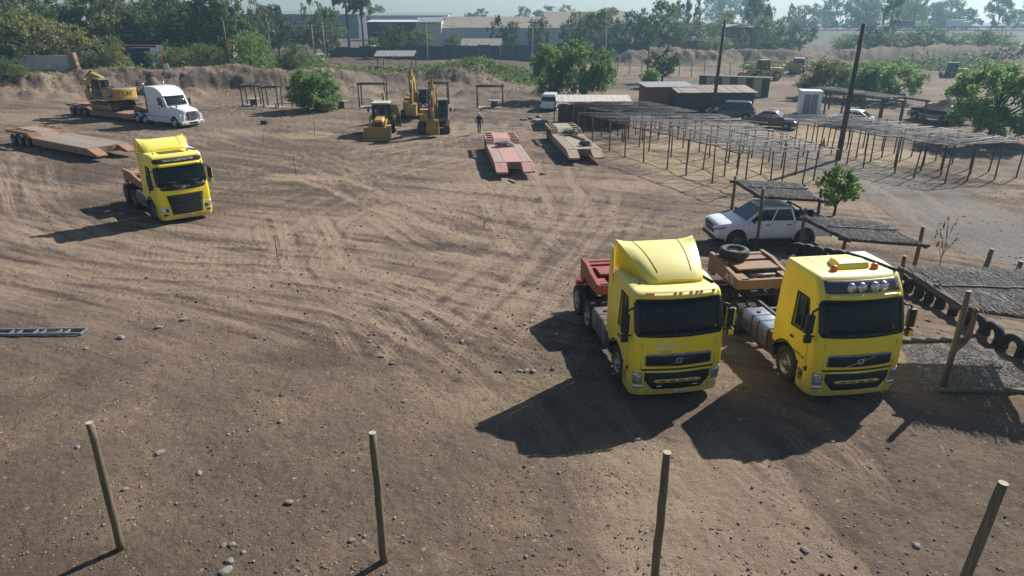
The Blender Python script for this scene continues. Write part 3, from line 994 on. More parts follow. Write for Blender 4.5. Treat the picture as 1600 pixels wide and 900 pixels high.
# loose stones: countable ones are things, the scatter of pebbles is one mass
def rock_mesh(name, seed, r=0.5, m='stone', sub=2):
    rr = random.Random(seed)
    bm = bmesh.new()
    bmesh.ops.create_icosphere(bm, subdivisions=sub, radius=r)
    off = Vector((rr.random() * 50, rr.random() * 50, rr.random() * 50))
    sx, sy, sz = rr.uniform(.8, 1.3), rr.uniform(.7, 1.1), rr.uniform(.5, .8)
    for v in bm.verts:
        k = 1 + 0.45 * mnoise.noise(v.co / r * 0.9 + off) + 0.15 * mnoise.noise(v.co / r * 2.3 + off)
        v.co = Vector((v.co.x * sx * k, v.co.y * sy * k, v.co.z * sz * k))
    me = bpy.data.meshes.new(name)
    bm.to_mesh(me)
    bm.free()
    me.materials.append(M[m])
    return me


def scatter(name, pts, sizes, m, seed=3, col=None):
    """many pebbles as one mesh"""
    rr = np.random.RandomState(seed)
    base = rock_mesh('pebble_form', seed, 1.0, 'stone', 1)
    bv = np.array([v.co[:] for v in base.vertices]); bf = np.array([p.vertices[:] for p in base.polygons])
    bpy.data.meshes.remove(base)
    n = len(pts)
    a = rr.rand(n) * 2 * math.pi
    sc = np.stack([sizes * rr.uniform(.7, 1.4, n), sizes * rr.uniform(.7, 1.2, n), sizes * rr.uniform(.6, 1.0, n)], 1)
    q = bv[None] * sc[:, None, :]
    ca, sa = np.cos(a)[:, None], np.sin(a)[:, None]
    V = np.stack([q[..., 0] * ca - q[..., 1] * sa, q[..., 0] * sa + q[..., 1] * ca, q[..., 2]], 2) + pts[:, None, :]
    fc = (bf[None] + (np.arange(n) * len(bv))[:, None, None]).reshape(-1, 3)
    me = bpy.data.meshes.new(name)
    me.vertices.add(n * len(bv)); me.vertices.foreach_set('co', V.ravel())
    me.loops.add(fc.size); me.loops.foreach_set('vertex_index', fc.ravel().astype(np.int32))
    me.polygons.add(len(fc)); me.polygons.foreach_set('loop_start', (np.arange(len(fc)) * 3).astype(np.int32))
    me.polygons.foreach_set('loop_total', np.full(len(fc), 3, np.int32))
    me.update(calc_edges=True)
    t = me.attributes.new('tone', 'FLOAT', 'POINT')
    t.data.foreach_set('value', np.repeat(rr.rand(n), len(bv)).astype(np.float32))
    me.materials.append(m)
    o = bpy.data.objects.new(name, me)
    COL.objects.link(o)
    return o


def mat_pebble(name, lo, hi):
    m, nt, p = _nodes(name)
    N, L = nt.nodes.new, nt.links.new
    a = N('ShaderNodeAttribute'); a.attribute_name = 'tone'
    r = N('ShaderNodeValToRGB')
    r.color_ramp.elements[0].color = hexa(lo); r.color_ramp.elements[1].color = hexa(hi)
    L(a.outputs['Fac'], r.inputs['Fac'])
    n = N('ShaderNodeTexNoise'); n.inputs['Scale'].default_value = 30
    mx = N('ShaderNodeMix'); mx.data_type = 'RGBA'; mx.blend_type = 'MULTIPLY'; mx.inputs['Factor'].default_value = 0.4
    L(r.outputs['Color'], mx.inputs['A']); L(n.outputs['Color'], mx.inputs['B'])
    L(mx.outputs['Result'], p.inputs['Base Color'])
    p.inputs['Roughness'].default_value = 0.9
    return m


_pr = np.random.RandomState(21)
_n = 15000
_pd = 9.0 + 26 * _pr.rand(_n) ** 1.9
_px = (_pr.rand(_n) - 0.5) * 1.75 * (_pd + 3)
_keep = (fbm(_px * 0.4, _pd * 0.4, 3) + 0.25 * _pr.rand(_n)) > 0.55
_pd, _px = _pd[_keep], _px[_keep]
_sz = 0.009 + 0.030 * _pr.rand(len(_px)) ** 6 + 0.006 * _pr.rand(len(_px))
_n2 = 7000
_d2 = _pr.uniform(17, 48, _n2); _x2 = (_pr.rand(_n2) - 0.5) * 1.6 * _d2
_k2 = fbm(_x2 * 0.25 + 7, _d2 * 0.3, 3) + 0.3 * _pr.rand(_n2) > 0.62
_pd = np.concatenate([_pd, _d2[_k2]]); _px = np.concatenate([_px, _x2[_k2]])
_sz = np.concatenate([_sz, 0.018 + 0.05 * _pr.rand(int(_k2.sum())) ** 4])
pebbles = scatter('loose_gravel', np.stack([_px, _pd, height(_px, _pd) + _sz * 0.2], 1), _sz, mat_pebble('pebble_mixed', (0.09, 0.075, 0.062), (0.33, 0.29, 0.25)))
tag(pebbles, 'scatter of small loose stones over the brown dirt of the near yard', 'gravel', kind='stuff')

STONES = [(248, 513, .17, 0, 'small pale stone lying left of a larger grey cobble'), (288, 500, .2, 1, 'rounded grey cobble casting a shadow on open dirt'),
          (190, 529, .2, 1, 'dark jagged rock below the pale stone near the metal ladder'),
          (250, 707, .13, 0, 'grey cobble in bare dirt beside the far left timber post'), (312, 740, .12, 0, 'flat pale chip of stone on bare foreground dirt'),
          (452, 786, .14, 1, 'dark cobble lying left of the second foreground timber post'), (438, 660, .11, 0, 'small grey cobble on open dirt above the second post'),
          (812, 579, .11, 0, 'first pale stone of the little row left of the truck shadow'), (823, 579, .13, 0, 'middle pale stone of the little row by the truck shadow'),
          (833, 580, .14, 0, 'end stone of the little row closest to the truck shadow'), (864, 577, .12, 0, 'lone pale stone at the edge of the parked truck shadow'),
          (722, 534, .12, 0, 'pale stone on dusty tracks in the middle of the yard'), (597, 558, .13, 0, 'pale cobble by the patch of stones in mid yard'),
          (578, 534, .12, 1, 'grey cobble topping the patch of stones in mid yard'), (612, 568, .11, 1, 'dark cobble under the patch of stones in mid yard'),
          (632, 628, .14, 1, 'grey cobble standing alone below the mid yard stones'), (1258, 861, .12, 0, 'pale cobble on the wheel tracks in front of the trucks'),
          (363, 852, .11, 0, 'light cobble at the top of the foreground stone cluster'), (349, 853, .1, 0, 'pale chip at the left of the foreground stone cluster'),
          (358, 877, .14, 1, 'grey cobble in the heart of the foreground stone cluster'), (352, 893, .17, 0, 'largest cobble of the foreground stone cluster at its foot'),
          (380, 863, .08, 0, 'small white stone to the right of the foreground cluster'), (550, 845, .1, 1, 'small dark stone left of the foot of the second post'),
          (1155, 655, .13, 1, 'dark stone in the sunlit gap between the parked trucks'), (848, 272, .3, 0, 'flat pale stone beside the nose of the red lowboy'),
          (1432, 853, .12, 0, 'pale stone on dark soil beside the leaning right post'), (122, 700, .1, 1, 'small dark stone above the far left foreground post'),
          (196, 765, .11, 1, 'small dark stone right of the far left foreground post')]
_rm = [rock_mesh('stone', 100 + i, 1.0, 'stonelight' if i % 2 == 0 else 'stone') for i in range(8)]
for i, (px, py, r, dk, lab) in enumerate(STONES):
    g = G(px, py)
    o = bpy.data.objects.new('stone', _rm[(i * 2 + dk) % 8])
    COL.objects.link(o)
    o.location = (g.x, g.y, hz(g.x, g.y) + r * 0.12)
    o.scale = (r * .62, r * .62, r * .58)
    o.rotation_euler = (0, 0, i * 1.3)
    tag(o, lab, 'stone', 'loose stones lying in the yard')
# ------------------------------------------------------------------ cab-over trucks (local: front towards -Y, ground at z = 0)
class Skin:
    """cab surface given by plan outlines at rising heights: rows of (z, half width, front y, corner radius, bow, rear y)"""
    def __init__(s, rows):
        s.rows = rows

    def at(s, z):
        r = s.rows
        if z <= r[0][0]:
            return r[0][1:]
        for a, b in zip(r[:-1], r[1:]):
            if z <= b[0]:
                t = (z - a[0]) / (b[0] - a[0])
                return tuple(p + (q - p) * t for p, q in zip(a[1:], b[1:]))
        return r[-1][1:]

    def pt(s, u, z, off=0.0):
        hw, yf, r, bow, yr = s.at(z)
        sg = 1 if u >= 0 else -1
        a = abs(u)
        Lf = hw - r
        arc = math.pi / 2 * r
        if a <= Lf:
            x, y = a, yf + bow * (a / Lf) ** 2
            sl = 2 * bow * a / Lf ** 2
            n = Vector((sl, -1)).normalized()
        elif a <= Lf + arc:
            t = (a - Lf) / r
            x, y = Lf + r * math.sin(t), yf + bow + r * (1 - math.cos(t))
            n = Vector((math.sin(t), -math.cos(t)))
        else:
            x, y = hw, yf + bow + r + (a - Lf - arc)
            n = Vector((1, 0))
        return Vector((sg * (x + n.x * off), y + n.y * off, z))

    def side(s, y, z):
        """run parameter on the side face at depth y"""
        hw, yf, r, bow, yr = s.at(z)
        return hw - r + math.pi / 2 * r + (y - yf - bow - r)

    def ring(s, z):
        hw, yf, r, bow, yr = s.at(z)
        Lf, arc = hw - r, math.pi / 2 * r
        us = [Lf * k / 4 for k in range(5)] + [Lf + arc * k / 5 for k in range(1, 6)]
        P = [s.pt(u, z) for u in us]
        q = 0.06
        P += [Vector((hw, yr - q, z)), Vector((hw - q * 0.3, yr - q * 0.3, z)), Vector((hw - q, yr, z))]
        return P + [Vector((-p.x, p.y, p.z)) for p in reversed(P[1:])]

    def solid(s, zs=None):
        mb = MB()
        zs = zs or [r[0] for r in s.rows]
        mb.loft([s.ring(z) for z in zs])
        return mb

    def panel(s, mb, u0, u1, lo, hi, off=0.006, n=14, m=4, mi=0, deep=0.02):
        """shaped plate lying on the skin between lo(u) and hi(u)"""
        f = lambda q, u: q(u) if callable(q) else q
        P = []
        for i in range(n + 1):
            u = u0 + (u1 - u0) * i / n
            a, b = f(lo, u), f(hi, u)
            row = [s.pt(u, a, off - deep)] + [s.pt(u, a + (b - a) * j / m, off) for j in range(m + 1)] + [s.pt(u, b, off - deep)]
            P.append(row)
        first = [s.pt(u0, p.z, off - deep) for p in P[0]]
        last = [s.pt(u1, p.z, off - deep) for p in P[-1]]
        mb.grid([first] + P + [last], mi, True)
        return mb

    def letters(s, mb, txt, size, u, z, off=0.01, mi=0, on=1):
        V, Fc = text_verts(txt, size)
        mb.add([s.pt(u + on * v.x, z + v.y, off) for v in V], Fc, mi)
        return mb


def rounded(u0, u1, lo, hi, r):
    """lower and upper edge functions of a round-cornered plate"""
    def cut(u):
        d = min(u - u0, u1 - u)
        return 0 if d >= r else r - math.sqrt(max(0, r * r - (r - d) ** 2))
    g = lambda q, u: q(u) if callable(q) else q
    return (lambda u: g(lo, u) + cut(u)), (lambda u: g(hi, u) - cut(u))


def make_wheel(parent, c, r=0.51, w=0.30, rim='chrome', dual=False, side=-1, bite=True, lugs=30, name='wheel'):
    """tyre with shoulder lugs, and a rim with hub and nuts facing outwards (side -1: towards -X)"""
    root = bpy.data.objects.new(name, None)
    COL.objects.link(root)
    root.parent = parent
    root.location = c
    k = r / 0.51
    prof = [(r * 0.56, -w / 2 + .02), (r * .72, -w / 2), (r * .9, -w / 2 + .008), (r * .975, -w / 2 + .035), (r, -w / 2 + .07), (r, -0.05), (r * .985, -.045), (r * .985, -.03), (r, -.025),
            (r, .025), (r * .985, .03), (r * .985, .045), (r, .05), (r, w / 2 - .07), (r * .975, w / 2 - .035), (r * .9, w / 2 - .008), (r * .72, w / 2), (r * .56, w / 2 - .02)]
    t = MB()
    offs = (0.0,) if not dual else (0.0, -side * (w + 0.05))
    for o in offs:
        t.lathe([(a, h + o) for a, h in prof], n=40)
        if bite:
            for i in range(lugs):
                for s_ in (-1, 1):
                    a = 2 * math.pi * (i + 0.25 * s_) / lugs
                    MM = Matrix.Translation((o + s_ * (w / 2 - .065), 0, 0)) @ Matrix.Rotation(a, 4, 'X')
                    old = t.M; t.M = MM
                    t.box(-.06, .06, -.018 * k, .018 * k, r * 0.955, r * 1.012)
                    t.M = old
    t.build('tyre', M['rubber'], root)
    h = MB()
    e = side * w / 2
    h.lathe([(r * .58, e - side * .01), (r * .55, e + side * .005), (r * .52, e - side * .03), (r * .40, e - side * .10), (r * .22, e - side * .035), (r * .20, e + side * .03), (r * .15, e + side * .05), (0.001, e + side * .055)], n=28, closed=False)
    h.lathe([(r * .57, e - side * .02), (r * .57, -e)], n=24, closed=False)
    for i in range(10):
        a = 2 * math.pi * i / 10
        q = Vector((e - side * .05, r * .30 * math.cos(a), r * .30 * math.sin(a)))
        h.cyl(q, q + Vector((side * .05, 0, 0)), .018 * k, n=6)
    h.build('rim', M[rim], root)
    d = MB()
    for i in range(10):
        a = 2 * math.pi * (i + .5) / 10
        q = Vector((e - side * .072, r * .45 * math.cos(a), r * .45 * math.sin(a)))
        d.cyl(q, q + Vector((side * .012, 0, 0)), .03 * k, n=8)
    d.build('vent_hole', M['seam'], root)['kind'] = 'part'
    return root


def old_rows(high):
    rows = [(0.93, 1.235, 0.005, .17, .07, 2.20), (1.0, 1.24, 0.0, .16, .07, 2.20), (1.45, 1.245, .01, .15, .07, 2.20), (1.90, 1.24, .05, .15, .07, 2.20), (2.35, 1.22, .16, .15, .075, 2.20), (2.82, 1.19, .29, .14, .08, 2.20)]
    if high:
        rows += [(2.94, 1.18, .33, .14, .08, 2.20), (3.0, 1.175, .36, .14, .08, 2.20), (3.28, 1.16, .54, .14, .09, 2.20), (3.345, 1.14, .61, .14, .09, 2.19), (3.375, 1.11, .68, .14, .09, 2.16), (3.385, 1.02, .82, .14, .1, 2.08)]
    else:
        rows += [(2.92, 1.175, .33, .14, .08, 2.20), (2.98, 1.15, .39, .14, .08, 2.19), (3.01, 1.11, .47, .14, .09, 2.16), (3.02, 1.02, .60, .14, .1, 2.08)]
    return rows


def new_rows():
    return [(0.93, 1.235, 0.005, .19, .08, 2.25), (1.0, 1.24, 0.0, .18, .08, 2.25), (1.45, 1.245, .01, .17, .08, 2.25), (1.85, 1.24, .06, .16, .08, 2.25), (2.3, 1.225, .13, .15, .08, 2.25), (2.75, 1.20, .20, .14, .08, 2.25),
            (3.0, 1.19, .24, .14, .08, 2.25), (3.2, 1.18, .29, .14, .08, 2.25), (3.27, 1.16, .36, .14, .08, 2.24), (3.31, 1.12, .46, .14, .09, 2.2), (3.32, 1.02, .60, .14, .1, 2.1)]


def cab_truck(label, loc, rz, style, paint, rear_axles, tank, rimmat='alu'):
    t = thing('tractor_truck', label, 'truck', loc, rz, 'yellow cab-over tractor trucks')
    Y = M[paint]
    old = style != 'new'
    high = style == 'lights'
    S = Skin(new_rows() if style == 'new' else old_rows(high))
    zw0, zw1 = (1.94, 2.79) if old else (1.88, 2.76)
    # --- cab shell: outer solid less cabin, windscreen, door windows and wheel arches
    zs = []
    for a, b in zip(S.rows[:-1], S.rows[1:]):
        k = max(1, int((b[0] - a[0]) / 0.12))
        zs += [a[0] + (b[0] - a[0]) * i / k for i in range(k)]
    zs.append(S.rows[-1][0])
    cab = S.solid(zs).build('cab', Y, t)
    inner = MB()
    inner.loft([[Vector((p.x * .955, .07 + .96 * p.y, z)) for p in S.ring(z)] for z in (1.15, 1.5, 1.85, 2.3, 2.86)])
    cuts = [inner]
    ws = MB()
    ws.box(-1.06, 1.06, -.3, .42, zw0 + .02, zw1 - .01)
    cuts.append(ws)
    dw = MB()
    dw.prism([(.52, 1.86), (.62, 2.10), (.80, 2.68), (1.28, 2.68), (1.28, 1.80)], -1.6, 1.6, 'X')
    cuts.append(dw)
    wa = MB()
    wa.cyl((-1.6, 1.40, .50), (-.55, 1.40, .50), .66, n=32)
    cuts.append(wa)
    wb = MB()
    wb.cyl((.55, 1.40, .50), (1.6, 1.40, .50), .66, n=32)
    cuts.append(wb)
    carve(cab, cuts)
    smooth_angle(cab, 32)
    # --- windscreen, black surround, door windows
    g = MB()
    lo, hi = rounded(-1.17, 1.17, lambda u: zw0 - .08 + .05 * (u / 1.17) ** 2, lambda u: zw1 + .05, .10)
    fr = MB()
    P = S.panel
    P(fr, -1.20, -1.07, lambda u: lo(max(u, -1.17)) , lambda u: hi(max(u, -1.17)), .008, 10, 6)
    P(fr, 1.07, 1.20, lambda u: lo(min(u, 1.17)), lambda u: hi(min(u, 1.17)), .008, 10, 6)
    P(fr, -1.07, 1.07, lo, zw0 + .03, .008, 14, 2)
    P(fr, -1.07, 1.07, zw1 - .02, hi, .008, 14, 2)
    fr.build('windscreen_surround', M['gloss'], t)
    P(g, -1.09, 1.09, zw0 + .0, zw1 + .0, .002, 16, 6, deep=.012)
    ws_ = g.build('windscreen', M['glass'], t)
    for sx in (-1, 1):
        dg = MB()
        dg.prism([(.52, 1.86), (.62, 2.10), (.80, 2.68), (1.28, 2.68), (1.28, 1.80)], sx * 1.17, sx * 1.175, 'X')
        dg.build('door_window', M['glassdark'], t)
        tr = MB()
        for a, b in (((.50, 1.84), (.79, 2.71)), ((.79, 2.71), (1.31, 2.71)), ((1.31, 2.71), (1.31, 1.78)), ((1.31, 1.78), (.50, 1.84)), ((.86, 2.68), (.86, 1.83))):
            xa, xb = S.at(a[1])[0], S.at(b[1])[0]
            tr.beam((sx * (xa + .004), a[0], a[1]), (sx * (xb + .004), b[0], b[1]), .05, .035)
        tr.build('window_trim', M['black'], t)
        # door seams and handle
        dm = MB()
        for a, b in (((.44, 1.02), (.46, 1.80)), ((1.36, 1.16), (1.36, 2.74)), ((.80, 2.74), (1.36, 2.74))):
            xa, xb = S.at(a[1])[0], S.at(b[1])[0]
            dm.beam((sx * (xa + .001), a[0], a[1]), (sx * (xb + .001), b[0], b[1]), .012, .012)
        dm.build('door_seam', M['seam'], t)
        hd = MB()
        hd.box(sx * 1.235, sx * 1.262, 1.13, 1.30, 1.42, 1.50)
        hd.build('door_handle', M['black'], t, bevel=.01)
        # mirrors
        mr = MB()
        xm = sx * 1.42
        mr.box(xm - .11, xm + .11, .22, .33, 1.98, 2.50)
        mr.box(xm - .10, xm + .10, .20, .32, 1.73, 1.95)
        o = mr.build('mirror', M['black'], t, bevel=.035)
        if sx > 0:
            mc = MB()
            mc.box(xm + .065, xm + .12, .21, .335, 2.0, 2.48)
            mc.box(xm - .06, xm + .11, .195, .30, 1.74, 1.92)
            mc.build('mirror_cap', Y, o, bevel=.03)
        ar = MB()
        ar.tube([(sx * 1.13, .40, 2.62), (sx * 1.36, .30, 2.58), (sx * 1.40, .28, 2.45)], .028)
        ar.tube([(sx * 1.20, .30, 1.88), (sx * 1.36, .28, 1.90), (sx * 1.40, .28, 2.02)], .028)
        ar.tube([(sx * 1.13, .40, 2.62), (sx * 1.19, .32, 2.2), (sx * 1.20, .30, 1.88)], .028)
        ar.build('mirror_arm', M['black'], o)
        if sx > 0:
            bk = MB()
            bk.box(xm - .10, xm + .10, .325, .345, 2.0, 2.48)
            bk.build('mirror_face', M['black'], o)
    # --- cabin
    fl = MB()
    fl.box(-1.12, 1.12, .28, 2.08, 1.16, 1.24)
    fl.box(-1.12, 1.12, 1.72, 2.10, 1.2, 1.9)
    fl.box(-1.1, 1.1, 2.05, 2.10, 1.2, 2.8)
    fl.build('cabin_floor', M['seat'], t)
    db = MB()
    db.prism([(.20, 1.24), (.20, 1.74), (.42, 1.82), (.62, 1.74), (.66, 1.24)], -1.12, 1.12, 'X')
    db.build('dashboard', M['dash'], t, bevel=.02)
    for sx in (-.62, .62):
        se = MB()
        se.box(sx - .26, sx + .26, 1.05, 1.55, 1.5, 1.66)
        se.prism([(1.50, 1.62), (1.66, 1.62), (1.74, 2.36), (1.62, 2.38)], sx - .25, sx + .25, 'X')
        se.box(sx - .15, sx + .15, 1.62, 1.74, 2.38, 2.58)
        se.build('seat', M['seat'], t, bevel=.04)
    stw = MB()
    stw.M = Matrix.Translation((.62, .80, 1.86)) @ Matrix.Rotation(R(35), 4, 'X')
    stw.lathe([(.23 + .018 * math.cos(a), .018 * math.sin(a)) for a in [k * math.pi / 3 for k in range(6)]], axis='Z', n=24)
    stw.beam((-.22, 0, 0), (.22, 0, 0), .05, .02)
    stw.cyl((0, 0, 0), (0, 0, -.3), .04)
    stw.build('steering_wheel', M['black'], t)
    # wipers
    for x0, x1 in ((-.95, -.30), (.10, .80)):
        wp = MB()
        a = S.pt(x0 + .62, zw0 - .02, .03); b = S.pt(x0, zw0 + .10, .025); c = S.pt(x1, zw0 + .13, .03)
        wp.tube([a, S.pt(x0 + .35, zw0 + .09, .04)], .014, 6)
        wp.tube([b, (b + c) / 2 + Vector((0, -.01, .02)), c], .012, 6)
        wp.build('wiper', M['black'], t)
    # inside mirror and papers on the dashboard
    im = MB()
    im.box(-.60, -.42, .38, .41, 2.44, 2.52)
    im.build('inner_mirror', M['trim'], t)
    pp = MB()
    if style == 'lights':
        for x in (.45, .56, .67, .78):
            pp.box(x, x + .085, .24, .25, 1.86, 2.0)
        pp.box(-1.0, -.88, .22, .23, 1.98, 2.05)
    else:
        pp.box(-.3, -.2, .3, .42, 1.825, 1.835)
    pp.build('paper', M['bluewall'], t)
    if style == 'new':
        rd = MB()
        rd.prism([(.35, 1.83), (.55, 1.83), (.5, 1.95), (.4, 1.97)], .25, .75, 'X')
        rd.build('dash_cloth', M['red'], t, bevel=.03)
    # --- lower front: bumper block with step and corners
    LR = [(.20, 1.17, .06, .26, .06, .80), (.24, 1.22, .0, .26, .07, .80), (.36, 1.245, -.03, .25, .08, .80), (.62, 1.25, -.03, .23, .08, .80), (.935, 1.235, -.005, .17, .07, .80)]
    B = Skin(LR)
    zb = [.20, .24, .30, .36, .42, .52, .62, .7, .78, .86, .935]
    bp = B.solid(zb).build('bumper', Y, t)
    w3 = MB(); w3.cyl((-1.6, 1.40, .50), (1.6, 1.40, .50), .66, n=32)
    w4 = MB(); w4.box(-1.6, -1.06, .47, .70, .46, .80)
    w5 = MB(); w5.box(1.06, 1.6, .47, .70, .46, .80)
    carve(bp, [w3, w4, w5])
    smooth_angle(bp, 32)
    stp = MB()
    for sx in (-1, 1):
        stp.box(sx * 1.07, sx * 1.2, .48, .69, .58, .61)
    stp.build('step', M['black'], t)
    if old:
        u = MB()                                        # upper grille with bright surround
        l1, h1 = rounded(-.90, .90, lambda v: 1.05 + .035 * (abs(v) / .8), 1.42, .03)
        P(u, -.90, .90, l1, h1, .012, 20, 3)
        u.build('grille_surround', M['trim'], t)
        u = MB()
        P(u, -.87, .87, lambda v: 1.075 + .035 * (abs(v) / .8), 1.365, .018, 20, 3)
        gr = u.build('upper_grille', M['grille'], t)
        sl = MB()
        for z in (1.13, 1.185, 1.24, 1.295):
            P(sl, -.85, .85, z, z + .018, .026, 20, 1)
        sl.build('grille_bar', M['black'], gr)
        bd = MB()
        a, b = S.pt(-.40, 1.085, .035), S.pt(.40, 1.345, .035)
        bd.beam(a, b, .022, .02)
        ring = [(.085, .0), (.085, .02), (.06, .02), (.06, 0)]
        bd.M = Matrix.Translation(S.pt(0, 1.215, .035))
        bd.lathe(ring, axis='Y', n=24)
        bd.tube([(.05, 0, .06), (.10, 0, .11)], .012)
        bd.build('emblem', M['chrome'], t)
        lt = MB()
        S.letters(lt, 'VOLVO', .05, -.63, 1.374, .016)
        lt.build('maker_lettering', M['letter_black'], t)
        gp = MB()                                       # black gap under the hood panel
        P(gp, -.98, .98, lambda v: .940 + .02 * abs(v), lambda v: .988 + .02 * abs(v), .012, 18, 1)
        gp.build('hood_gap', M['black'], t)
        lw = MB()                                       # lower grille, narrower at its foot
        def lo2(v):
            return .41 + max(0, (abs(v) - .66)) * 1.2
        B.panel(lw, -.89, .89, lo2, lambda v: .868 + .03 * abs(v), .010, 24, 4)
        lg = lw.build('lower_grille', M['grille'], t)
        sb = MB()
        for z in (.50, .56, .76, .81):
            B.panel(sb, -.68, .68, z, z + .014, .018, 16, 1)
        sb.build('grille_bar', M['black'], lg)
        br = MB()
        l3, h3 = rounded(-.64, .64, .615, .695, .03)
        B.panel(br, -.64, .64, l3, h3, .035, 16, 2)
        bo = br.build('step_bar', Y, t)
        sl = MB()
        for x in (-.40, -.14, .12, .38):
            B.panel(sl, x - .09, x + .09, .64, .672, .040, 6, 1)
        sl.build('step_slot', M['black'], bo)
        for sx in (-1, 1):
            f = lambda q: sx * q
            hl = MB()
            u0, u1 = (.955, 1.185)
            B.panel(hl, f(u0), f(u1), lambda v: .59 + .10 * (abs(v) - u0) / (u1 - u0) * 0, lambda v: .885 + .03 * (abs(v) - u0) / (u1 - u0), .004, 8, 4)
            hb = hl.build('headlight', M['lamp'], t)
            rm = MB()
            for a, b in (((u0, .59), (u0, .885)), ((u0, .59), (u1, .585)), ((u1, .585), (u1, .915)), ((u0, .885), (u1, .915))):
                rm.beam(B.pt(f(a[0]), a[1], .008), B.pt(f(b[0]), b[1], .008), .02, .02)
            for z in (.67, .80):
                q = B.pt(f(1.03), z, .006)
                rm.lathe([(.062, 0), (.062, -.012), (.048, -.012), (.048, 0)], c=q, axis='Y', n=18)
            rm.build('headlight_frame', M['trim'], hb)
            ind = MB()
            B.panel(ind, f(.93), f(1.17), .45, .545, .004, 8, 2)
            ind.build('fog_lamp', M['lamp'], t)
            vt = MB()
            vt.prism([(.34, .84), (.52, .86), (.34, 1.02)], sx * 1.232, sx * 1.252, 'X')
            vt.build('air_notch', M['black'], t)
            sm = MB()
            sm.beam(S.pt(f(1.0), 1.0, .001), S.pt(f(1.0), 1.74, .001), .01, .01)
            B.panel(sm, f(.86), f(.868), .33, .58, .003, 1, 3)
            sm.build('panel_seam', M['seam'], t)
            if style == 'spoiler':
                dl = MB()
                B.panel(dl, f(.42), f(.56), .485, .52, .03, 4, 1)
                dl.build('day_light', M['lamp'], t)
        if style == 'spoiler':
            tx = MB()
            S.letters(tx, 'ATS', .27, -.36, 1.62, .008)
            tx.build('company_lettering', M['letter_white'], t)
            tx = MB()
            S.letters(tx, 'TRANSPORTES', .05, -.38, 1.475, .008)
            tx.build('company_subline', M['trim'], t)
            pl = MB()
            B.panel(pl, -.02, .34, .27, .35, .02, 6, 1)
            po = pl.build('number_plate', M['plate'], t)
            tx = MB()
            B.letters(tx, 'RX-JT-68', .07, .16, .31, .024)
            tx.build('plate_lettering', M['letter_black'], po)
        tx = MB()
        us = S.side(.78, 1.12)
        S.letters(tx, 'GXTP-28' if high else 'FX-28', .13, -us, 1.13 if high else 1.08, .006)
        tx.build('door_lettering', M['letter_black'] if high else M['letter_white'], t)
        if not high:
            tx = MB()
            S.letters(tx, 'ATS', .22, -S.side(.9, 1.6), 1.60, .006)
            tx.build('door_emblem', M['letter_white'], t)
    else:
        u = MB()
        def l4(v):
            return .46
        hw = lambda z: .70 + .16 * (z - .46)
        lwr = MB()
        n = 20
        for zz0, zz1, sk in ((.46, .93, B), (.93, 1.42, S)):
            rows = []
            for j in range(6):
                z = zz0 + (zz1 - zz0) * j / 5
                rows.append([sk.pt(hw(z) * (2 * i / n - 1), z, .014) for i in range(n + 1)])
            lwr.grid(rows)
        lg = lwr.build('lower_grille', M['grille'], t)
        sb = MB()
        for z in (.55, .66, .77, .88):
            B.panel(sb, -hw(z) + .03, hw(z) - .03, z, z + .045, .04, 16, 1)
        for z in (.99, 1.10, 1.21, 1.32):
            S.panel(sb, -hw(z) + .03, hw(z) - .03, z, z + .045, .04, 16, 1)
        sb.build('grille_bar', M['black'], lg)
        bk = MB()                                       # black band with emblem under the glass
        lo5, hi5 = rounded(-1.10, 1.10, lambda v: 1.62 + .06 * (v / 1.1) ** 2, 1.84, .08)
        P(bk, -1.10, 1.10, lo5, hi5, .012, 20, 3)
        bk.build('emblem_band', M['black'], t)
        bd = MB()
        bd.beam(S.pt(-.95, 1.80, .02), S.pt(.95, 1.80, .02), .012, .012)
        bd.beam(S.pt(-.3, 1.65, .03), S.pt(.3, 1.79, .03), .016, .014)
        bd.M = Matrix.Translation(S.pt(0, 1.72, .03))
        bd.lathe([(.075, 0), (.075, .02), (.052, .02), (.052, 0)], axis='Y', n=24)
        bd.build('emblem', M['chrome'], t)
        for sx in (-1, 1):
            f = lambda q: sx * q
            hl = MB()
            B.panel(hl, f(.84), f(1.22), lambda v: .60 + .08 * (abs(v) - .84), lambda v: .80 + .30 * (abs(v) - .84), .006, 8, 4)
            hb = hl.build('headlight', M['lamp'], t)
            hk = MB()
            B.panel(hk, f(.88), f(1.0), .64, .79, .012, 5, 3)
            hk.build('lamp_bezel', M['black'], hb)
            fg = MB()
            B.panel(fg, f(.92), f(1.15), .44, .53, .006, 6, 2)
            fg.build('fog_lamp', M['grille'], t)
        pl = MB()
        B.panel(pl, -.18, .18, .34, .42, .02, 6, 1)
        po = pl.build('number_plate', M['plate'], t)
        tx = MB()
        B.letters(tx, 'KX-ZT-72', .07, 0, .38, .024)
        tx.build('plate_lettering', M['letter_black'], po)
        tb = MB()                                       # black name band over the glass
        lo6, hi6 = rounded(-1.14, 1.14, 2.93, 3.17, .06)
        P(tb, -1.14, 1.14, lo6, hi6, .012, 20, 3)
        nb = tb.build('name_band', M['black'], t)
        tx = MB()
        S.letters(tx, 'VOLVO GLOBETROTTER', .13, 0.02, 3.05, .018)
        tx.build('name_lettering', M['letter_white'], nb)
    # --- sun visor lip
    vs = MB()
    if old:
        P(vs, -.98, .98, lambda v: 2.855 + .02 * (v) ** 2, 2.965 if not high else 2.95, .09, 18, 3, deep=.06)
        vs.build('visor', Y, t)
        if not high:
            for x in (-.86, -.78, -.70, -.12, .02, .30, .46, .58, .92):
                lm = MB()
                q = S.pt(x, 2.96, .06)
                lm.box(q.x - .03, q.x + .03, q.y - .02, q.y + .04, 2.955, 3.0)
                lm.build('marker_lamp', M['orange'], t)
    else:
        P(vs, -.95, .95, 2.78, 2.90, .12, 18, 2, deep=.08)
        vs.build('visor', Y, t)
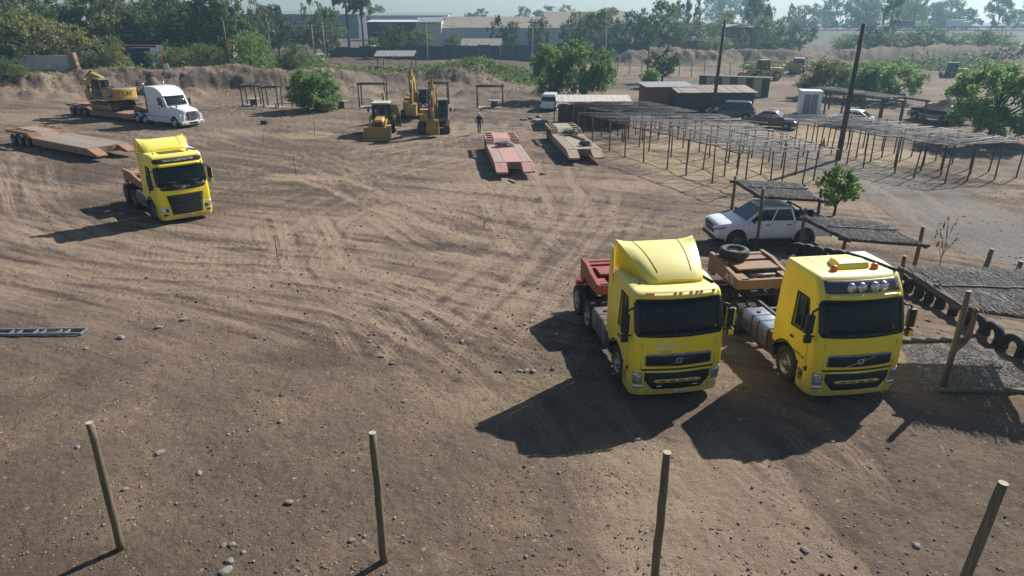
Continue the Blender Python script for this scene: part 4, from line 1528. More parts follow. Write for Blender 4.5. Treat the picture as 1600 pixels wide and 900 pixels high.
    # --- roof equipment
    if high:
        lb = MB()
        lo7, hi7 = rounded(-1.04, 1.04, 2.985, 3.275, .05)
        P(lb, -1.02, 1.02, lo7, hi7, .010, 20, 3)
        lb.build('light_panel', M['darkgrey'], t)
        for x in (-.36, -.08, .28, .54):
            q = S.pt(x, 3.12, .03)
            rl = MB()
            rl.lathe([(.112, 0), (.112, -.05), (.10, -.07), (.001, -.085)], c=q + Vector((0, 0, 0)), axis='Y', n=22, closed=False)
            ro = rl.build('roof_light', M['lamp'], t)
            rr = MB()
            rr.lathe([(.125, .03), (.125, -.055), (.110, -.06), (.110, .03)], c=q, axis='Y', n=22)
            rr.build('light_ring', M['chrome'], ro)
        hn = MB()                                       # roof hatch hood
        hn.loft([[Vector((x * k + .06, y, z)) for x, z in ((-.46, 3.37), (-.42, 3.37 + hgt), (.42, 3.37 + hgt), (.46, 3.37))] for y, hgt, k in ((1.02, .03, 1.0), (1.08, .17, 1.0), (1.30, .20, .95), (1.55, .17, .85), (1.66, .03, .8))], smooth=False)
        hn.build('roof_hatch', Y, t, bevel=.035, seg=3)
        for x in (-.52, .62):
            bc = MB()
            bc.cyl((x, 1.0, 3.37), (x, 1.0, 3.41), .10, n=18)
            bc.lathe([(.095, .04), (.09, .11), (.06, .15), (.001, .16)], c=(x, 1.0, 3.37), axis='Z', n=18, closed=False)
            bc.build('beacon', M['orange'], t)
        sm = MB()
        for y in (1.35, 1.7, 1.95):
            sm.box(-.97, .97, y, y + .012, 3.386, 3.389)
        for x in (-.7, -.35, .0, .35, .7):
            sm.box(x, x + .012, 1.05, 2.05, 3.3865, 3.3895)
        sm.build('roof_seam', M['trim'], t)
    else:
        # wind deflector with flared rear corners
        zr = 3.01 if old else 3.31
        hmax = .70 if old else .52
        y0, y1 = (.88, 2.42) if old else (1.52, 2.42)
        hw0, hw1 = (.72, 1.12) if old else (1.0, 1.12)
        dx = .12 if old else 0
        n, m_ = 16, 20
        rows = []
        for i in range(n + 1):
            q = i / n
            y = y0 + (y1 - y0) * q
            top = zr + .12 + (hmax - .12) * math.sin(q ** .85 * math.pi / 2) ** 1.0 if old else zr + .10 + (hmax - .10) * math.sin(q * math.pi / 2) ** .8
            hwid = hw0 + (hw1 - hw0) * q ** .8
            flare = .09 * sstep(.6, 1.0, q)
            row = [Vector((-hwid + dx * (1 - q), y + (.12 if old else .0) * (1 - q), zr - .04))]
            for j in range(m_ + 1):
                v = 2 * j / m_ - 1
                z = top - .05 * v * v * (1 - q) - (.10 * max(0, abs(v) - .86) / .14 * (1 - q)) + flare * max(0, (abs(v) - .55) / .45) ** 2
                row.append(Vector((v * hwid + dx * (1 - q), y, z)))
            row.append(Vector((hwid + dx * (1 - q), y + (.12 if old else .0) * (1 - q), zr - .04)))
            rows.append(row)
        df = MB()
        front = [Vector((p.x, p.y - .01, zr - .04)) for p in rows[0]]
        df.grid([front] + rows)
        dfo = df.build('wind_deflector', Y, t, fix=True)
        so = dfo.modifiers.new('thick', 'SOLIDIFY'); so.thickness = .02; so.offset = -1
        smooth_angle(dfo, 40)
        dz = MB()
        for x in ((-.60, .62) if old else (.70,)):
            pts = []
            for i in range(2, n + 1):
                q = i / n
                hwid = hw0 + (hw1 - hw0) * q ** .8
                v = x / 1.05
                r0 = rows[i]
                idx = 1 + (v + 1) / 2 * m_
                a = int(idx); fr_ = idx - a
                pts.append(r0[a].lerp(r0[min(a + 1, len(r0) - 1)], fr_) + Vector((0, 0, .003)))
            dz.tube(pts, .008, 5)
        dz.build('deflector_seam', M['seam'], dfo)
        # side wings behind the cab
        for sx in (-1, 1):
            wg = MB()
            wg.prism([(2.21, 1.0), (2.46, 1.05), (2.46, zr + hmax * .95), (2.2, zr + hmax * .62), (2.18, zr - .2)], sx * 1.19, sx * 1.225, 'X')
            wg.build('side_wing', Y, t, bevel=.012)
        an = MB()
        an.tube([(-.85, .95, zr), (-.86, .98, zr + .2)], .01)
        an.cyl((-.85, .95, zr - .01), (-.85, .95, zr + .05), .03)
        an.build('antenna', M['black'], t)
        if style == 'new':
            ht = MB()
            ht.M = Matrix.Translation((-.05, 1.02, 3.322))
            ht.box(-.56, .56, -.36, .30, -.01, .02)
            ht.build('roof_window', M['gloss'], t, bevel=.02)
            for x in (.72,):
                bc = MB()
                bc.cyl((x, .85, 3.33), (x, .85, 3.41), .06)
                bc.build('horn', M['trim'], t)
    # driver-side roof edge, coloured white for the sun glare on it, with dark border
    zt = S.rows[-1][0]
    sf = MB()
    k = 1.0 if high else .55
    inn = [(1.10, .75), (1.0, 1.25), (1.13 - .26 * k, 1.75), (1.13 - .46 * k, 2.24)]
    sf.prism(inn + [(1.19, 2.24), (1.19, 1.4)], zt - .10, zt + .035, 'Z')
    so = sf.build('roof_edge_glare', M['white'], t, bevel=.03, seg=3)
    sl = MB()
    sl.tube([(x - .03, y, zt + .02) for x, y in inn], .035, 6)
    sl.build('glare_border', M['black'], so)
    # --- chassis
    nb = rear_axles
    y1 = 1.40 + (3.2 if nb == 2 else 3.55)
    yend = y1 + (1.37 if nb == 2 else 0) + .75
    ch = MB()
    for sx in (-1, 1):
        ch.box(sx * .37, sx * .47, .55, yend, .78, 1.06)
    for y in (.6, 2.5, y1 - .6, yend - .1):
        ch.box(-.37, .37, y, y + .12, .82, 1.0)
    ch.box(-1.1, 1.1, .70, .84, .55, .85)
    ch.box(-.5, .5, .9, 2.0, .65, 1.1)
    ch.build('chassis_frame', M['chassis'], t, bevel=.01)
    ax = MB()
    for y in [1.40] + [y1 + 1.37 * k for k in range(nb)]:
        ax.cyl((-1.0, y, .52), (1.0, y, .52), .08)
        ax.lathe([(.02, -.2), (.2, -.12), (.24, 0), (.2, .12), (.02, .2)], c=(0, y, .52), axis='X', n=14, closed=False)
    ax.build('axle', M['chassis'], t)
    for sx in (-1, 1):
        make_wheel(t, (sx * 1.05, 1.40, .51), side=sx, rim=rimmat)
        for k in range(nb):
            make_wheel(t, (sx * 1.06, y1 + 1.37 * k, .51), side=sx, rim=rimmat, dual=True)
    # arch lips
    for sx in (-1, 1):
        al = MB()
        pts = [(sx * 1.235, 1.40 + .69 * math.cos(a), .5 + .69 * math.sin(a)) for a in [R(8 + 164 * k / 18) for k in range(19)] if .5 + .69 * math.sin(a) > .62]
        al.tube(pts, .03, 6)
        pts = [(sx * .80, p[1], p[2]) for p in pts]
        al.grid([[Vector(p) for p in [(sx * 1.235, q[1], q[2]) for q in pts]], [Vector(p) for p in pts]])
        al.build('wheel_arch', M['black'], t)
    # tanks and boxes along the frame
    tk = M[tank]
    for sx in (-1, 1):
        ya, yb = 2.30, y1 - .62
        tm = MB()
        prof = []
        for cx_, cz, q in ((1.13, 1.0, 0), (.62, 1.0, 90), (.62, .48, 180), (1.13, .48, 270)):
            for k in range(4):
                a = R(q + 30 * k)
                prof.append((sx * (cx_ + .08 * math.cos(a)), cz + .08 * math.sin(a)))
        tm.prism(prof, ya + (.42 if nb == 1 else .2), yb, 'Y', smooth=True)
        to = tm.build('fuel_tank', tk, t)
        smooth_angle(to, 40)
        st = MB()
        L_ = yb - ya - .5
        for k in range(2 if nb == 2 else 3):
            y = ya + .62 + L_ * (k + .2) / 3
            pr2 = [(p[0] + sx * .006 * (1 if abs(p[0]) > .87 else -1), p[1] + .006 * (1 if p[1] > .74 else -1)) for p in prof]
            st.prism(pr2, y, y + .05, 'Y')
        st.build('tank_strap', M['black'], to)
        cp = MB()
        cp.cyl((sx * .9, yb - .35, 1.08), (sx * .9, yb - .35, 1.12), .06)
        cp.build('tank_cap', M['black'], to)
        bx = MB()
        bx.box(sx * .60, sx * 1.2, ya - .24, ya + .40 if nb == 1 else ya + .17, .46, 1.06)
        bx.build('battery_box', M['chassis'], t, bevel=.03)
    # fifth wheel plate
    fw = MB()
    yc = y1 + (.68 if nb == 2 else 0)
    fw.box(-.45, .45, yc - .45, yc + .45, 1.08, 1.16)
    fw.prism([(-.4, yc + .4), (.4, yc + .4), (.3, yc + .8), (.12, yc + .8), (0, yc + .5), (-.12, yc + .8), (-.3, yc + .8)], 1.07, 1.12, 'Z')
    fw.build('fifth_wheel', M['chassis'], t, bevel=.01)
    # coiled air line
    co = MB()
    pts = []
    for k in range(140):
        q = k / 139
        a = q * 2 * math.pi * 12
        pts.append((-.28 + .55 * q + .045 * math.cos(a), 2.36 + .75 * q, 1.62 - .9 * q * (1 - q) + .045 * math.sin(a)))
    co.tube(pts, .012, 5)
    co.build('air_hose', M['trailtan'], t)
    # rear lamps
    rl = MB()
    for sx in (-1, 1):
        rl.box(sx * .6, sx * 1.05, yend + .0, yend + .06, .80, .94)
    rl.box(-1.05, 1.05, yend - .08, yend - .001, .80, .92)
    rl.build('tail_lamp', M['red'], t)
    return t


def front_at(pl, pr, rz):
    a, b = G(*pl, .3), G(*pr, .3)
    c = (a + b) / 2
    f = Vector((math.sin(rz), -math.cos(rz)))
    return (c.x + f.x * .17 - .09, c.y + f.y * .17, 0)


RZ_M, RZ_R, RZ_L = R(9.0), R(8.5), R(43)
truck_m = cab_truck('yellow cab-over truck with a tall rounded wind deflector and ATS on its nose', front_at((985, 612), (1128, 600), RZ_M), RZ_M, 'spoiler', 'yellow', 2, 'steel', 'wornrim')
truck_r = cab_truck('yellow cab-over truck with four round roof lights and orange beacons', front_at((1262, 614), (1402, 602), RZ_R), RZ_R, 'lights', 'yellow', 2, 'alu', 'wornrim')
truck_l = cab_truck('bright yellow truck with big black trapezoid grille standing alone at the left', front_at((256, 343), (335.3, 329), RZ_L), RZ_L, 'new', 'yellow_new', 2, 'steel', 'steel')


# goosenecks resting on the fifth wheels
def gooseneck(label, truck, back, m, spare=False, w=1.05, ln=2.6, z0=1.17, txt=None):
    """back: distance of the neck's front end behind the bumper"""
    t = thing('trailer_gooseneck', label, 'gooseneck', (0, 0, 0), truck.rotation_euler.z, 'detached trailer necks on the trucks')
    f = Vector((math.sin(truck.rotation_euler.z), -math.cos(truck.rotation_euler.z), 0))
    t.location = Vector(truck.location) - f * back
    P = M[m]
    for sx in (-1, 1):
        s_ = MB()
        s_.prism([(0, z0 + .08), (0, z0 + .42), (.9, z0 + .50), (1.5, z0 + .62), (ln, z0 + .62), (ln, z0 - .12), (ln - .35, z0 - .15), (ln - .5, z0 + .1), (.9, z0 + .05)], sx * (w - .14), sx * w, 'X')
        s_.build('side_beam', P, t, bevel=.012)
        if txt and sx < 0:
            V, Fc = text_verts(txt, .34)
            tx = MB()
            tx.add([Vector((-w - .006, .62 - v.x, z0 + .27 + v.y)) for v in V], Fc)
            tx.build('neck_lettering', M['letter_white'], t)
    for y0_, y1_, zz in ((0, .14, .40), (ln - .3, ln - .1, .58), (1.35, 1.5, .5)):
        c = MB()
        c.box(-w + .14, w - .14, y0_, y1_, z0 + .08, z0 + zz)
        c.build('cross_beam', P, t, bevel=.012)
    d = MB()
    d.box(-w * .72, w * .72, .62, 1.30, z0 + .50, z0 + .56)
    d.box(-w + .14, -w * .6, .05, .6, z0 + .40, z0 + .44)
    d.box(w * .6, w - .14, .05, .6, z0 + .40, z0 + .44)
    d.box(-w + .14, w - .14, 1.6, ln - .3, z0 + .50, z0 + .54)
    d.build('deck_plate', P, t, bevel=.01)
    cy = MB()
    for x in (-.3, .3):
        cy.cyl((x, .2, z0 + .3), (x, 1.3, z0 + .36), .08)
    cy.cyl((-.45, .38, z0 + .40), (.45, .38, z0 + .40), .06)
    cy.build('hydraulic_cylinder', M['steel'], t)
    kp = MB()
    kp.box(-.5, .5, .7, 1.5, z0 - .005, z0 + .05)
    kp.build('king_plate', M['chassis'], t)
    return t


neck_r = gooseneck('rust orange trailer neck lettered ATS behind the truck with roof lights', truck_r, 4.95, 'neckorange', w=1.0, ln=2.3, z0=1.2, txt='ATS')
neck_m = gooseneck('dark red trailer neck behind the truck with the tall wind deflector', truck_m, 4.45, 'neckred', w=.95, ln=2.1, z0=1.2)
neck_l = gooseneck('brownish red trailer neck behind the lone truck at the left', truck_l, 3.4, 'trailrust', w=1.05, ln=3.0, z0=1.2)

sp = thing('spare_tyre', 'spare tyre lying flat on the rust orange trailer neck', 'tyre', (0, 0, 0), 0)
_f = Vector((math.sin(RZ_R), -math.cos(RZ_R), 0))
sp.location = Vector(truck_r.location) - _f * 6.62 + Vector((-.38, 0, 1.2 + .62 + .015))
s_ = MB()
s_.lathe([(.28, .02), (.36, 0), (.46, .01), (.50, .05), (.51, .12), (.50, .22), (.46, .27), (.36, .28), (.28, .25)], axis='Z', n=40)
s_.build('tyre', M['oldtyre'], sp)
s_ = MB()
s_.lathe([(.29, .03), (.27, .14), (.29, .24)], axis='Z', n=30, closed=False)
s_.lathe([(.27, .14), (.05, .16)], axis='Z', n=30, closed=False)
s_.build('rim', M['trim'], sp)
# ------------------------------------------------------------------ cars (front towards -Y)
def small_wheel(parent, c, r, w, side, rim='alu', spokes=6):
    root = bpy.data.objects.new('wheel', None)
    COL.objects.link(root)
    root.parent = parent
    root.location = c
    t = MB()
    t.lathe([(r * .62, -w / 2), (r * .86, -w / 2), (r * .97, -w / 2 + .03), (r, -w / 2 + .06), (r, w / 2 - .06), (r * .97, w / 2 - .03), (r * .86, w / 2), (r * .62, w / 2)], n=28)
    t.build('tyre', M['rubber'], root)
    h = MB()
    e = side * w / 2
    h.lathe([(r * .64, e), (r * .58, e - side * .015), (r * .52, e - side * .07), (.12 * r / .4, e - side * .03), (.001, e - side * .015)], n=24, closed=False)
    h.build('rim', M[rim], root)
    d = MB()
    for i in range(spokes):
        a = 2 * math.pi * (i + .5) / spokes
        q = Vector((e - side * .045, r * .42 * math.cos(a), r * .42 * math.sin(a)))
        d.cyl(q, q + Vector((side * .02, 0, 0)), r * .11, n=8)
    d.build('rim_opening', M['seam'], root)


def car(label, loc, rz, paint, kind='suv', name='parked_car', cat='car', group='cars parked beyond the trucks', Lg=4.5, Wd=1.78, Ht=1.65, lights=True):
    t = thing(name, label, cat, loc, rz, group)
    P = M[paint]
    hw = Wd / 2
    r = .41 if kind == 'pickup' else .34 if kind == 'suv' else .31
    zc = .36 if kind == 'pickup' else .26 if kind != 'hatch' else .2
    belt = {'pickup': 1.21, 'suv': 1.02, 'hatch': .92}[kind]
    hood = {'pickup': 1.06, 'suv': .98, 'hatch': .86}[kind]
    fw, rw = .88, Lg - (1.25 if kind == 'pickup' else .85)
    cow = 1.38 if kind == 'pickup' else 1.15
    if kind == 'pickup':
        top = [(0, .70), (.015, .98), (.08, 1.09), (.36, 1.16), (cow, 1.235), (1.6, belt + .02), (3.45, belt), (3.5, belt + .02), (Lg - .08, belt + .02), (Lg - .02, belt - .05), (Lg, .55)]
        gb = (cow - .16, 2.05, 3.30, 3.52)
    elif kind == 'suv':
        top = [(0, .55), (.03, .75), (.16, .90), (.5, hood), (cow, belt), (Lg - .5, belt + .03), (Lg - .12, belt), (Lg - .03, .8), (Lg, .5)]
        gb = (cow - .02, 1.85, Lg - .55, Lg - .10)
    else:
        top = [(0, .5), (.03, .64), (.16, .76), (.5, hood), (cow, belt), (Lg - .6, belt + .02), (Lg - .15, belt - .02), (Lg - .03, .7), (Lg, .45)]
        gb = (cow - .05, 1.9, Lg - 1.15, Lg - .3)
    rings = []
    for y, zt in top:
        e = 1 - .10 * max(0, 1 - y / .5) ** 2 - .06 * max(0, 1 - (Lg - y) / .4) ** 2
        a, zb = hw * e, zc + .06 * max(0, 1 - y / .3) + .06 * max(0, 1 - (Lg - y) / .3)
        rel = zt - zb
        half = [(a * .90, zb), (a * .985, zb + min(.12, rel * .25)), (a, zb + rel * .45), (a * .99, zb + rel * .72), (a * .955, zt - .05 * min(1, rel)), (a * .90, zt), (a * .4, zt + .025)]
        rings.append([Vector((x, y, z)) for x, z in half] + [Vector((-x, y, z)) for x, z in reversed(half)])
    b = MB()
    full = []
    for k, r_ in enumerate(rings):                      # doubled end rings keep nose and tail firm when the shell is rounded
        full.append(r_)
        if k in (0, len(rings) - 1):
            full.append([p.lerp(rings[1 if k == 0 else -2][i], .12) for i, p in enumerate(r_)])
    full[-1], full[-2] = full[-2], full[-1]
    b.loft(full)
    body = b.build('body', P, t)
    ss = body.modifiers.new('round', 'SUBSURF'); ss.levels = 2
    bpy.context.view_layer.update()
    me_ = bpy.data.meshes.new_from_object(body.evaluated_get(bpy.context.evaluated_depsgraph_get()))
    body.modifiers.clear(); body.data = me_
    cuts = []
    for y in (fw, rw):
        for sx in (-1, 1):
            c = MB()
            c.cyl((sx * (hw - .30), y, r + .02), (sx * (hw + .2), y, r + .02), r + .085, n=28)
            cuts.append(c)
    if kind == 'pickup':
        c = MB()
        c.box(-.74, .74, 3.56, Lg - .10, .72, 1.6)
        cuts.append(c)
    carve(body, cuts)
    smooth_angle(body, 38)
    for y in (fw, rw):
        for sx in (-1, 1):
            ar = MB()
            ar.cyl((sx * (hw - .29), y, r + .02), (sx * (hw - .285), y, r + .02), r + .08, n=24)
            ar.build('wheel_well', M['black'], t)
    for y in (fw, rw):                                  # arch lips
        for sx in (-1, 1):
            lp = MB()
            lp.tube([(sx * (hw - .025), y + (r + .095) * math.cos(a), r + .02 + (r + .095) * math.sin(a)) for a in [R(-8 + 196 * k / 16) for k in range(17)]], .035, 8)
            lp.build('arch_lip', P if kind != 'suv' else M['black'], t)
    if kind == 'pickup':
        for sx in (-1, 1):
            st = MB(); st.box(sx * (hw - .10), sx * (hw + .06), fw + .62, rw - .62, zc - .02, zc + .05)
            st.build('side_step', M['black'], t, bevel=.02)
        fb = MB(); fb.box(-.80, .80, -.06, .12, zc + .02, zc + .16); fb.build('bumper_skirt', M['black'], t, bevel=.03)
        cr = MB(); cr.box(-.52, .52, -.045, -.02, .86, .885); cr.build('grille_bar', M['chrome'], t)
        tg = MB(); tg.box(-.70, .70, Lg - .03, Lg + .012, .62, belt - .04); tg.build('tailgate', P, t, bevel=.02)
    # greenhouse
    y0, y1, y2, y3 = gb
    zt = Ht - .05
    hb, ht = hw * .945, hw * .76
    g = MB()
    g.loft([[Vector((sx * 1, 0, 0)) for sx in ()] or
            [Vector((hb * k[0], k[1], k[2])) for k in ((1, y0, belt - .02), (1, y3, belt - .02), (-1, y3, belt - .02), (-1, y0, belt - .02))],
            [Vector((ht * k[0] * 1.02, k[1], zt - .03)) for k in ((1, y1 - .03, 0), (1, y2 + .04, 0), (-1, y2 + .04, 0), (-1, y1 - .03, 0))],
            [Vector((ht * k[0] * .96, k[1], zt + .02)) for k in ((1, y1 + .06, 0), (1, y2 - .04, 0), (-1, y2 - .04, 0), (-1, y1 + .06, 0))],
            [Vector((ht * k[0] * .6, k[1], zt + .05)) for k in ((1, y1 + .3, 0), (1, y2 - .3, 0), (-1, y2 - .3, 0), (-1, y1 + .3, 0))]], smooth=False)
    cb = g.build('cabin', P, t, bevel=.07, seg=4)
    def sp(sx, y, z, o=.008):
        k = (z - belt + .02) / (zt - .03 - belt + .02)
        return Vector((sx * (hb + (ht * 1.02 - hb) * k + o), y, z))
    def edge(z, f):
        k = (z - belt + .02) / (zt - .01 - belt)
        a, b_ = (y0, y1) if f else (y3, y2)
        return a + (b_ - a) * k
    zl, zh = belt + .04, zt - .10
    ya, yb = edge(zl, 1) + .14, edge(zl, 0) - .12
    yA, yB = edge(zh, 1) + .10, edge(zh, 0) - .10
    if kind == 'pickup':
        splits = [.0, .50, 1.0]
    else:
        splits = [0, .42, .80, 1.0]
    for sx in (-1, 1):
        for i, (p, q) in enumerate(zip(splits[:-1], splits[1:])):
            l0, l1 = ya + (yb - ya) * p, ya + (yb - ya) * q
            h0, h1 = yA + (yB - yA) * p, yA + (yB - yA) * q
            gp = .035
            w = MB()
            pts = [sp(sx, l0 + gp * (p > 0), zl), sp(sx, l1 - gp * (q < 1), zl), sp(sx, h1 - gp * (q < 1), zh), sp(sx, h0 + gp * (p > 0), zh)]
            w.add(pts + [v - Vector((sx * .012, 0, 0)) for v in pts], [(0, 1, 2, 3), (4, 7, 6, 5), (0, 4, 5, 1), (1, 5, 6, 2), (2, 6, 7, 3), (3, 7, 4, 0)])
            w.build('side_window', M['carglass'], t)
    for f, nm in ((1, 'windscreen'), (0, 'rear_window')):
        w = MB()
        s_ = -1 if f else 1
        e0, e1 = edge(belt + .03, f), edge(zt - .09, f)
        off = Vector((0, s_ * .02, .012))
        pts = [Vector((-hb * .9, e0, belt + .03)) + off, Vector((hb * .9, e0, belt + .03)) + off, Vector((ht * .92, e1, zt - .09)) + off, Vector((-ht * .92, e1, zt - .09)) + off]
        w.add(pts + [v - off * 1.2 for v in pts], [(0, 1, 2, 3), (4, 7, 6, 5), (0, 4, 5, 1), (1, 5, 6, 2), (2, 6, 7, 3), (3, 7, 4, 0)])
        w.build(nm, M['carglass'], t)
    # doors, handles, mirrors
    for sx in (-1, 1):
        sm = MB()
        for q in splits[:3] if kind == 'pickup' else splits[:3]:
            y = ya + (yb - ya) * q - (.06 if q == 0 else 0)
            sm.beam((sx * (hw * .992), y, zc + .14), (sx * (hw * .97), y, belt - .03), .012, .012)
        if kind == 'pickup':
            sm.beam((sx * hw * .992, 3.46, zc + .14), (sx * hw * .96, 3.46, belt - .02), .012, .012)
        sm.build('door_seam', M['seam'], t)
        for q in splits[1:3]:
            y = ya + (yb - ya) * q - .2
            h = MB()
            h.box(sx * (hw * .975), sx * (hw * .975 + .03), y - .09, y + .09, belt - .17, belt - .13)
            h.build('door_handle', M['black'], t)
        m_ = MB()
        m_.box(sx * (hw - .02), sx * (hw + .19), ya + .03, ya + .13, belt - .01, belt + .16)
        m_.build('mirror', P if kind != 'pickup' else M['black'], t, bevel=.03)
    # front and rear
    gr = MB()
    if kind == 'pickup':
        gr.prism([(-.42, .66), (.42, .66), (.58, .95), (.50, 1.04), (-.50, 1.04), (-.58, .95)], -.03, .10, 'Y')
        gr.box(-.66, .66, -.018, .08, .40, .53)
    else:
        gr.prism([(-.40, hood - .34), (.40, hood - .34), (.46, hood - .20), (-.46, hood - .20)], -.015, .10, 'Y')
        gr.box(-.5, .5, -.01, .06, zc + .14, zc + .24)
    gr.build('grille', M['black'], t, bevel=.015)
    for sx in (-1, 1):
        hl = MB()
        zz = .90 if kind == 'pickup' else hood - .27
        hl.loft([[Vector((sx * a, y, z)) for a, y, z in ((.47, .0, zz - .04), (.47, .03, zz + .12), (.62, .02, zz + .12), (.62, -.0, zz - .04))],
                 [Vector((sx * a, y, z)) for a, y, z in ((hw * .90, .10, zz), (hw * .90, .14, zz + .13), (hw * .93, .16, zz + .13), (hw * .93, .12, zz))],
                 [Vector((sx * a, y, z)) for a, y, z in ((hw * .965, .34, zz + .06), (hw * .965, .40, zz + .14), (hw * .97, .42, zz + .14), (hw * .97, .36, zz + .06))]])
        hl.v = [(x, y - (.07 if kind == 'pickup' else .05), z) for x, y, z in hl.v]
        hl.build('headlight', M['lamp'], t)
        fg = MB()
        fg.box(sx * .58, sx * .74, .0, .08, .40, .50)
        fg.build('fog_lamp', M['black'], t)
        tl = MB()
        tl.box(sx * (hw * .80), sx * (hw * .965), Lg - .10, Lg - .005, belt - .30, belt - .04)
        tl.build('tail_lamp', M['red'], t, bevel=.02)
        for y in (fw, rw):
            small_wheel(t, (sx * (hw - .12), y, r), r, .22, sx, rim='steel' if kind == 'pickup' else 'alu')
    pl = MB()
    pl.box(-.2, .2, Lg + .0, Lg + .012, .60, .72)
    pl.box(-.2, .2, -.035, -.02, .33, .43)
    pl.build('number_plate', M['plate'], t)
    if kind == 'pickup':
        ln = MB()
        ln.box(-.735, .735, 3.565, Lg - .105, .722, .73)
        for sx in (-1, 1):
            ln.box(sx * .735, sx * .725, 3.57, Lg - .11, .73, belt + .03)
            ln.box(sx * .73, sx * .84, 3.52, Lg - .05, belt + .01, belt + .05)
        ln.box(-.73, .73, 3.57, 3.585, .73, 1.1)
        ln.build('bed_liner', M['black'], t)
        rb = MB()
        for sx in (-1, 1):
            rb.tube([(sx * .70, 3.62, belt), (sx * .66, 3.72, belt + .42), (sx * .55, 3.74, belt + .50)], .04)
            rb.tube([(sx * .70, 4.25, belt), (sx * .67, 3.95, belt + .28), (sx * .64, 3.74, belt + .46)], .035)
        rb.tube([(-.56, 3.74, belt + .5), (.56, 3.74, belt + .5)], .04)
        rb.build('roll_bar', M['black'], t)
        bp = MB()
        bp.box(-.8, .8, Lg - .02, Lg + .10, .42, .56)
        bp.build('rear_bumper', M['black'], t, bevel=.02)
    else:
        for sx in (-1, 1):
            rr = MB()
            rr.beam((sx * ht * .85, y1 + .3, zt + .06), (sx * ht * .85, y2 - .2, zt + .06), .04, .035)
            rr.build('roof_rail', M['black'], t)
    return t


def aim(p_front, p_rear, z=0.0):
    """centre-front position and heading from ground points under the nose and the tail"""
    a, b = G(*p_front), G(*p_rear)
    d = (a - b).normalized()
    rz = math.atan2(d.x, -d.y)
    return (a.x, a.y, z), rz


def by_wheels(pf, pr, fw, hw):
    """place by the contact points of the near-side wheels: pf front, pr rear; near side is the one facing the viewer"""
    a, b = G(*pf), G(*pr)
    d = (a - b).normalized()
    rz = math.atan2(d.x, -d.y)
    n = Vector((-d.y, d.x, 0))
    if n.y < 0:
        n = -n
    c = a + d * fw + n * hw
    return (c.x, c.y, 0), rz


pk, rzp = by_wheels((1147, 388), (1254, 385), .88, .78)
hilux = car('white double cab pickup parked under the mesh shade roof', pk, rzp, 'white', 'pickup', 'pickup_truck', 'pickup', None, Lg=5.2, Wd=1.84, Ht=1.86)
sv1, rz1 = by_wheels((1115, 187), (1162, 189), .86, .8)
car('dark green SUV parked under the far pole canopy', sv1, rz1, 'darkgreen', 'suv', Lg=4.7, Wd=1.86, Ht=1.78)
sv2, rz2 = by_wheels((1228, 203), (1186, 200), .86, .78)
car('dark grey hatchback parked between the two pole canopies', sv2, rz2, 'darkgrey', 'hatch', Lg=4.2, Wd=1.76, Ht=1.52)
sv3, rz3 = by_wheels((1300, 196), (1334, 199), .86, .78)
car('white hatchback half hidden under the right pole canopy', sv3, rz3, 'white', 'hatch', Lg=4.2, Wd=1.76, Ht=1.5)
sv4, rz4 = by_wheels((1428, 187), (1466, 192), .86, .8)
car('silver SUV parked beside the black canvas tent', sv4, rz4, 'silver', 'suv', Lg=4.7, Wd=1.86, Ht=1.7)
g5 = at(862, 79)
car('white SUV parked in the shade of the willow by the low shack', (g5.x, g5.y, 0), R(172), 'white', 'suv', Lg=4.6, Wd=1.85, Ht=1.78)
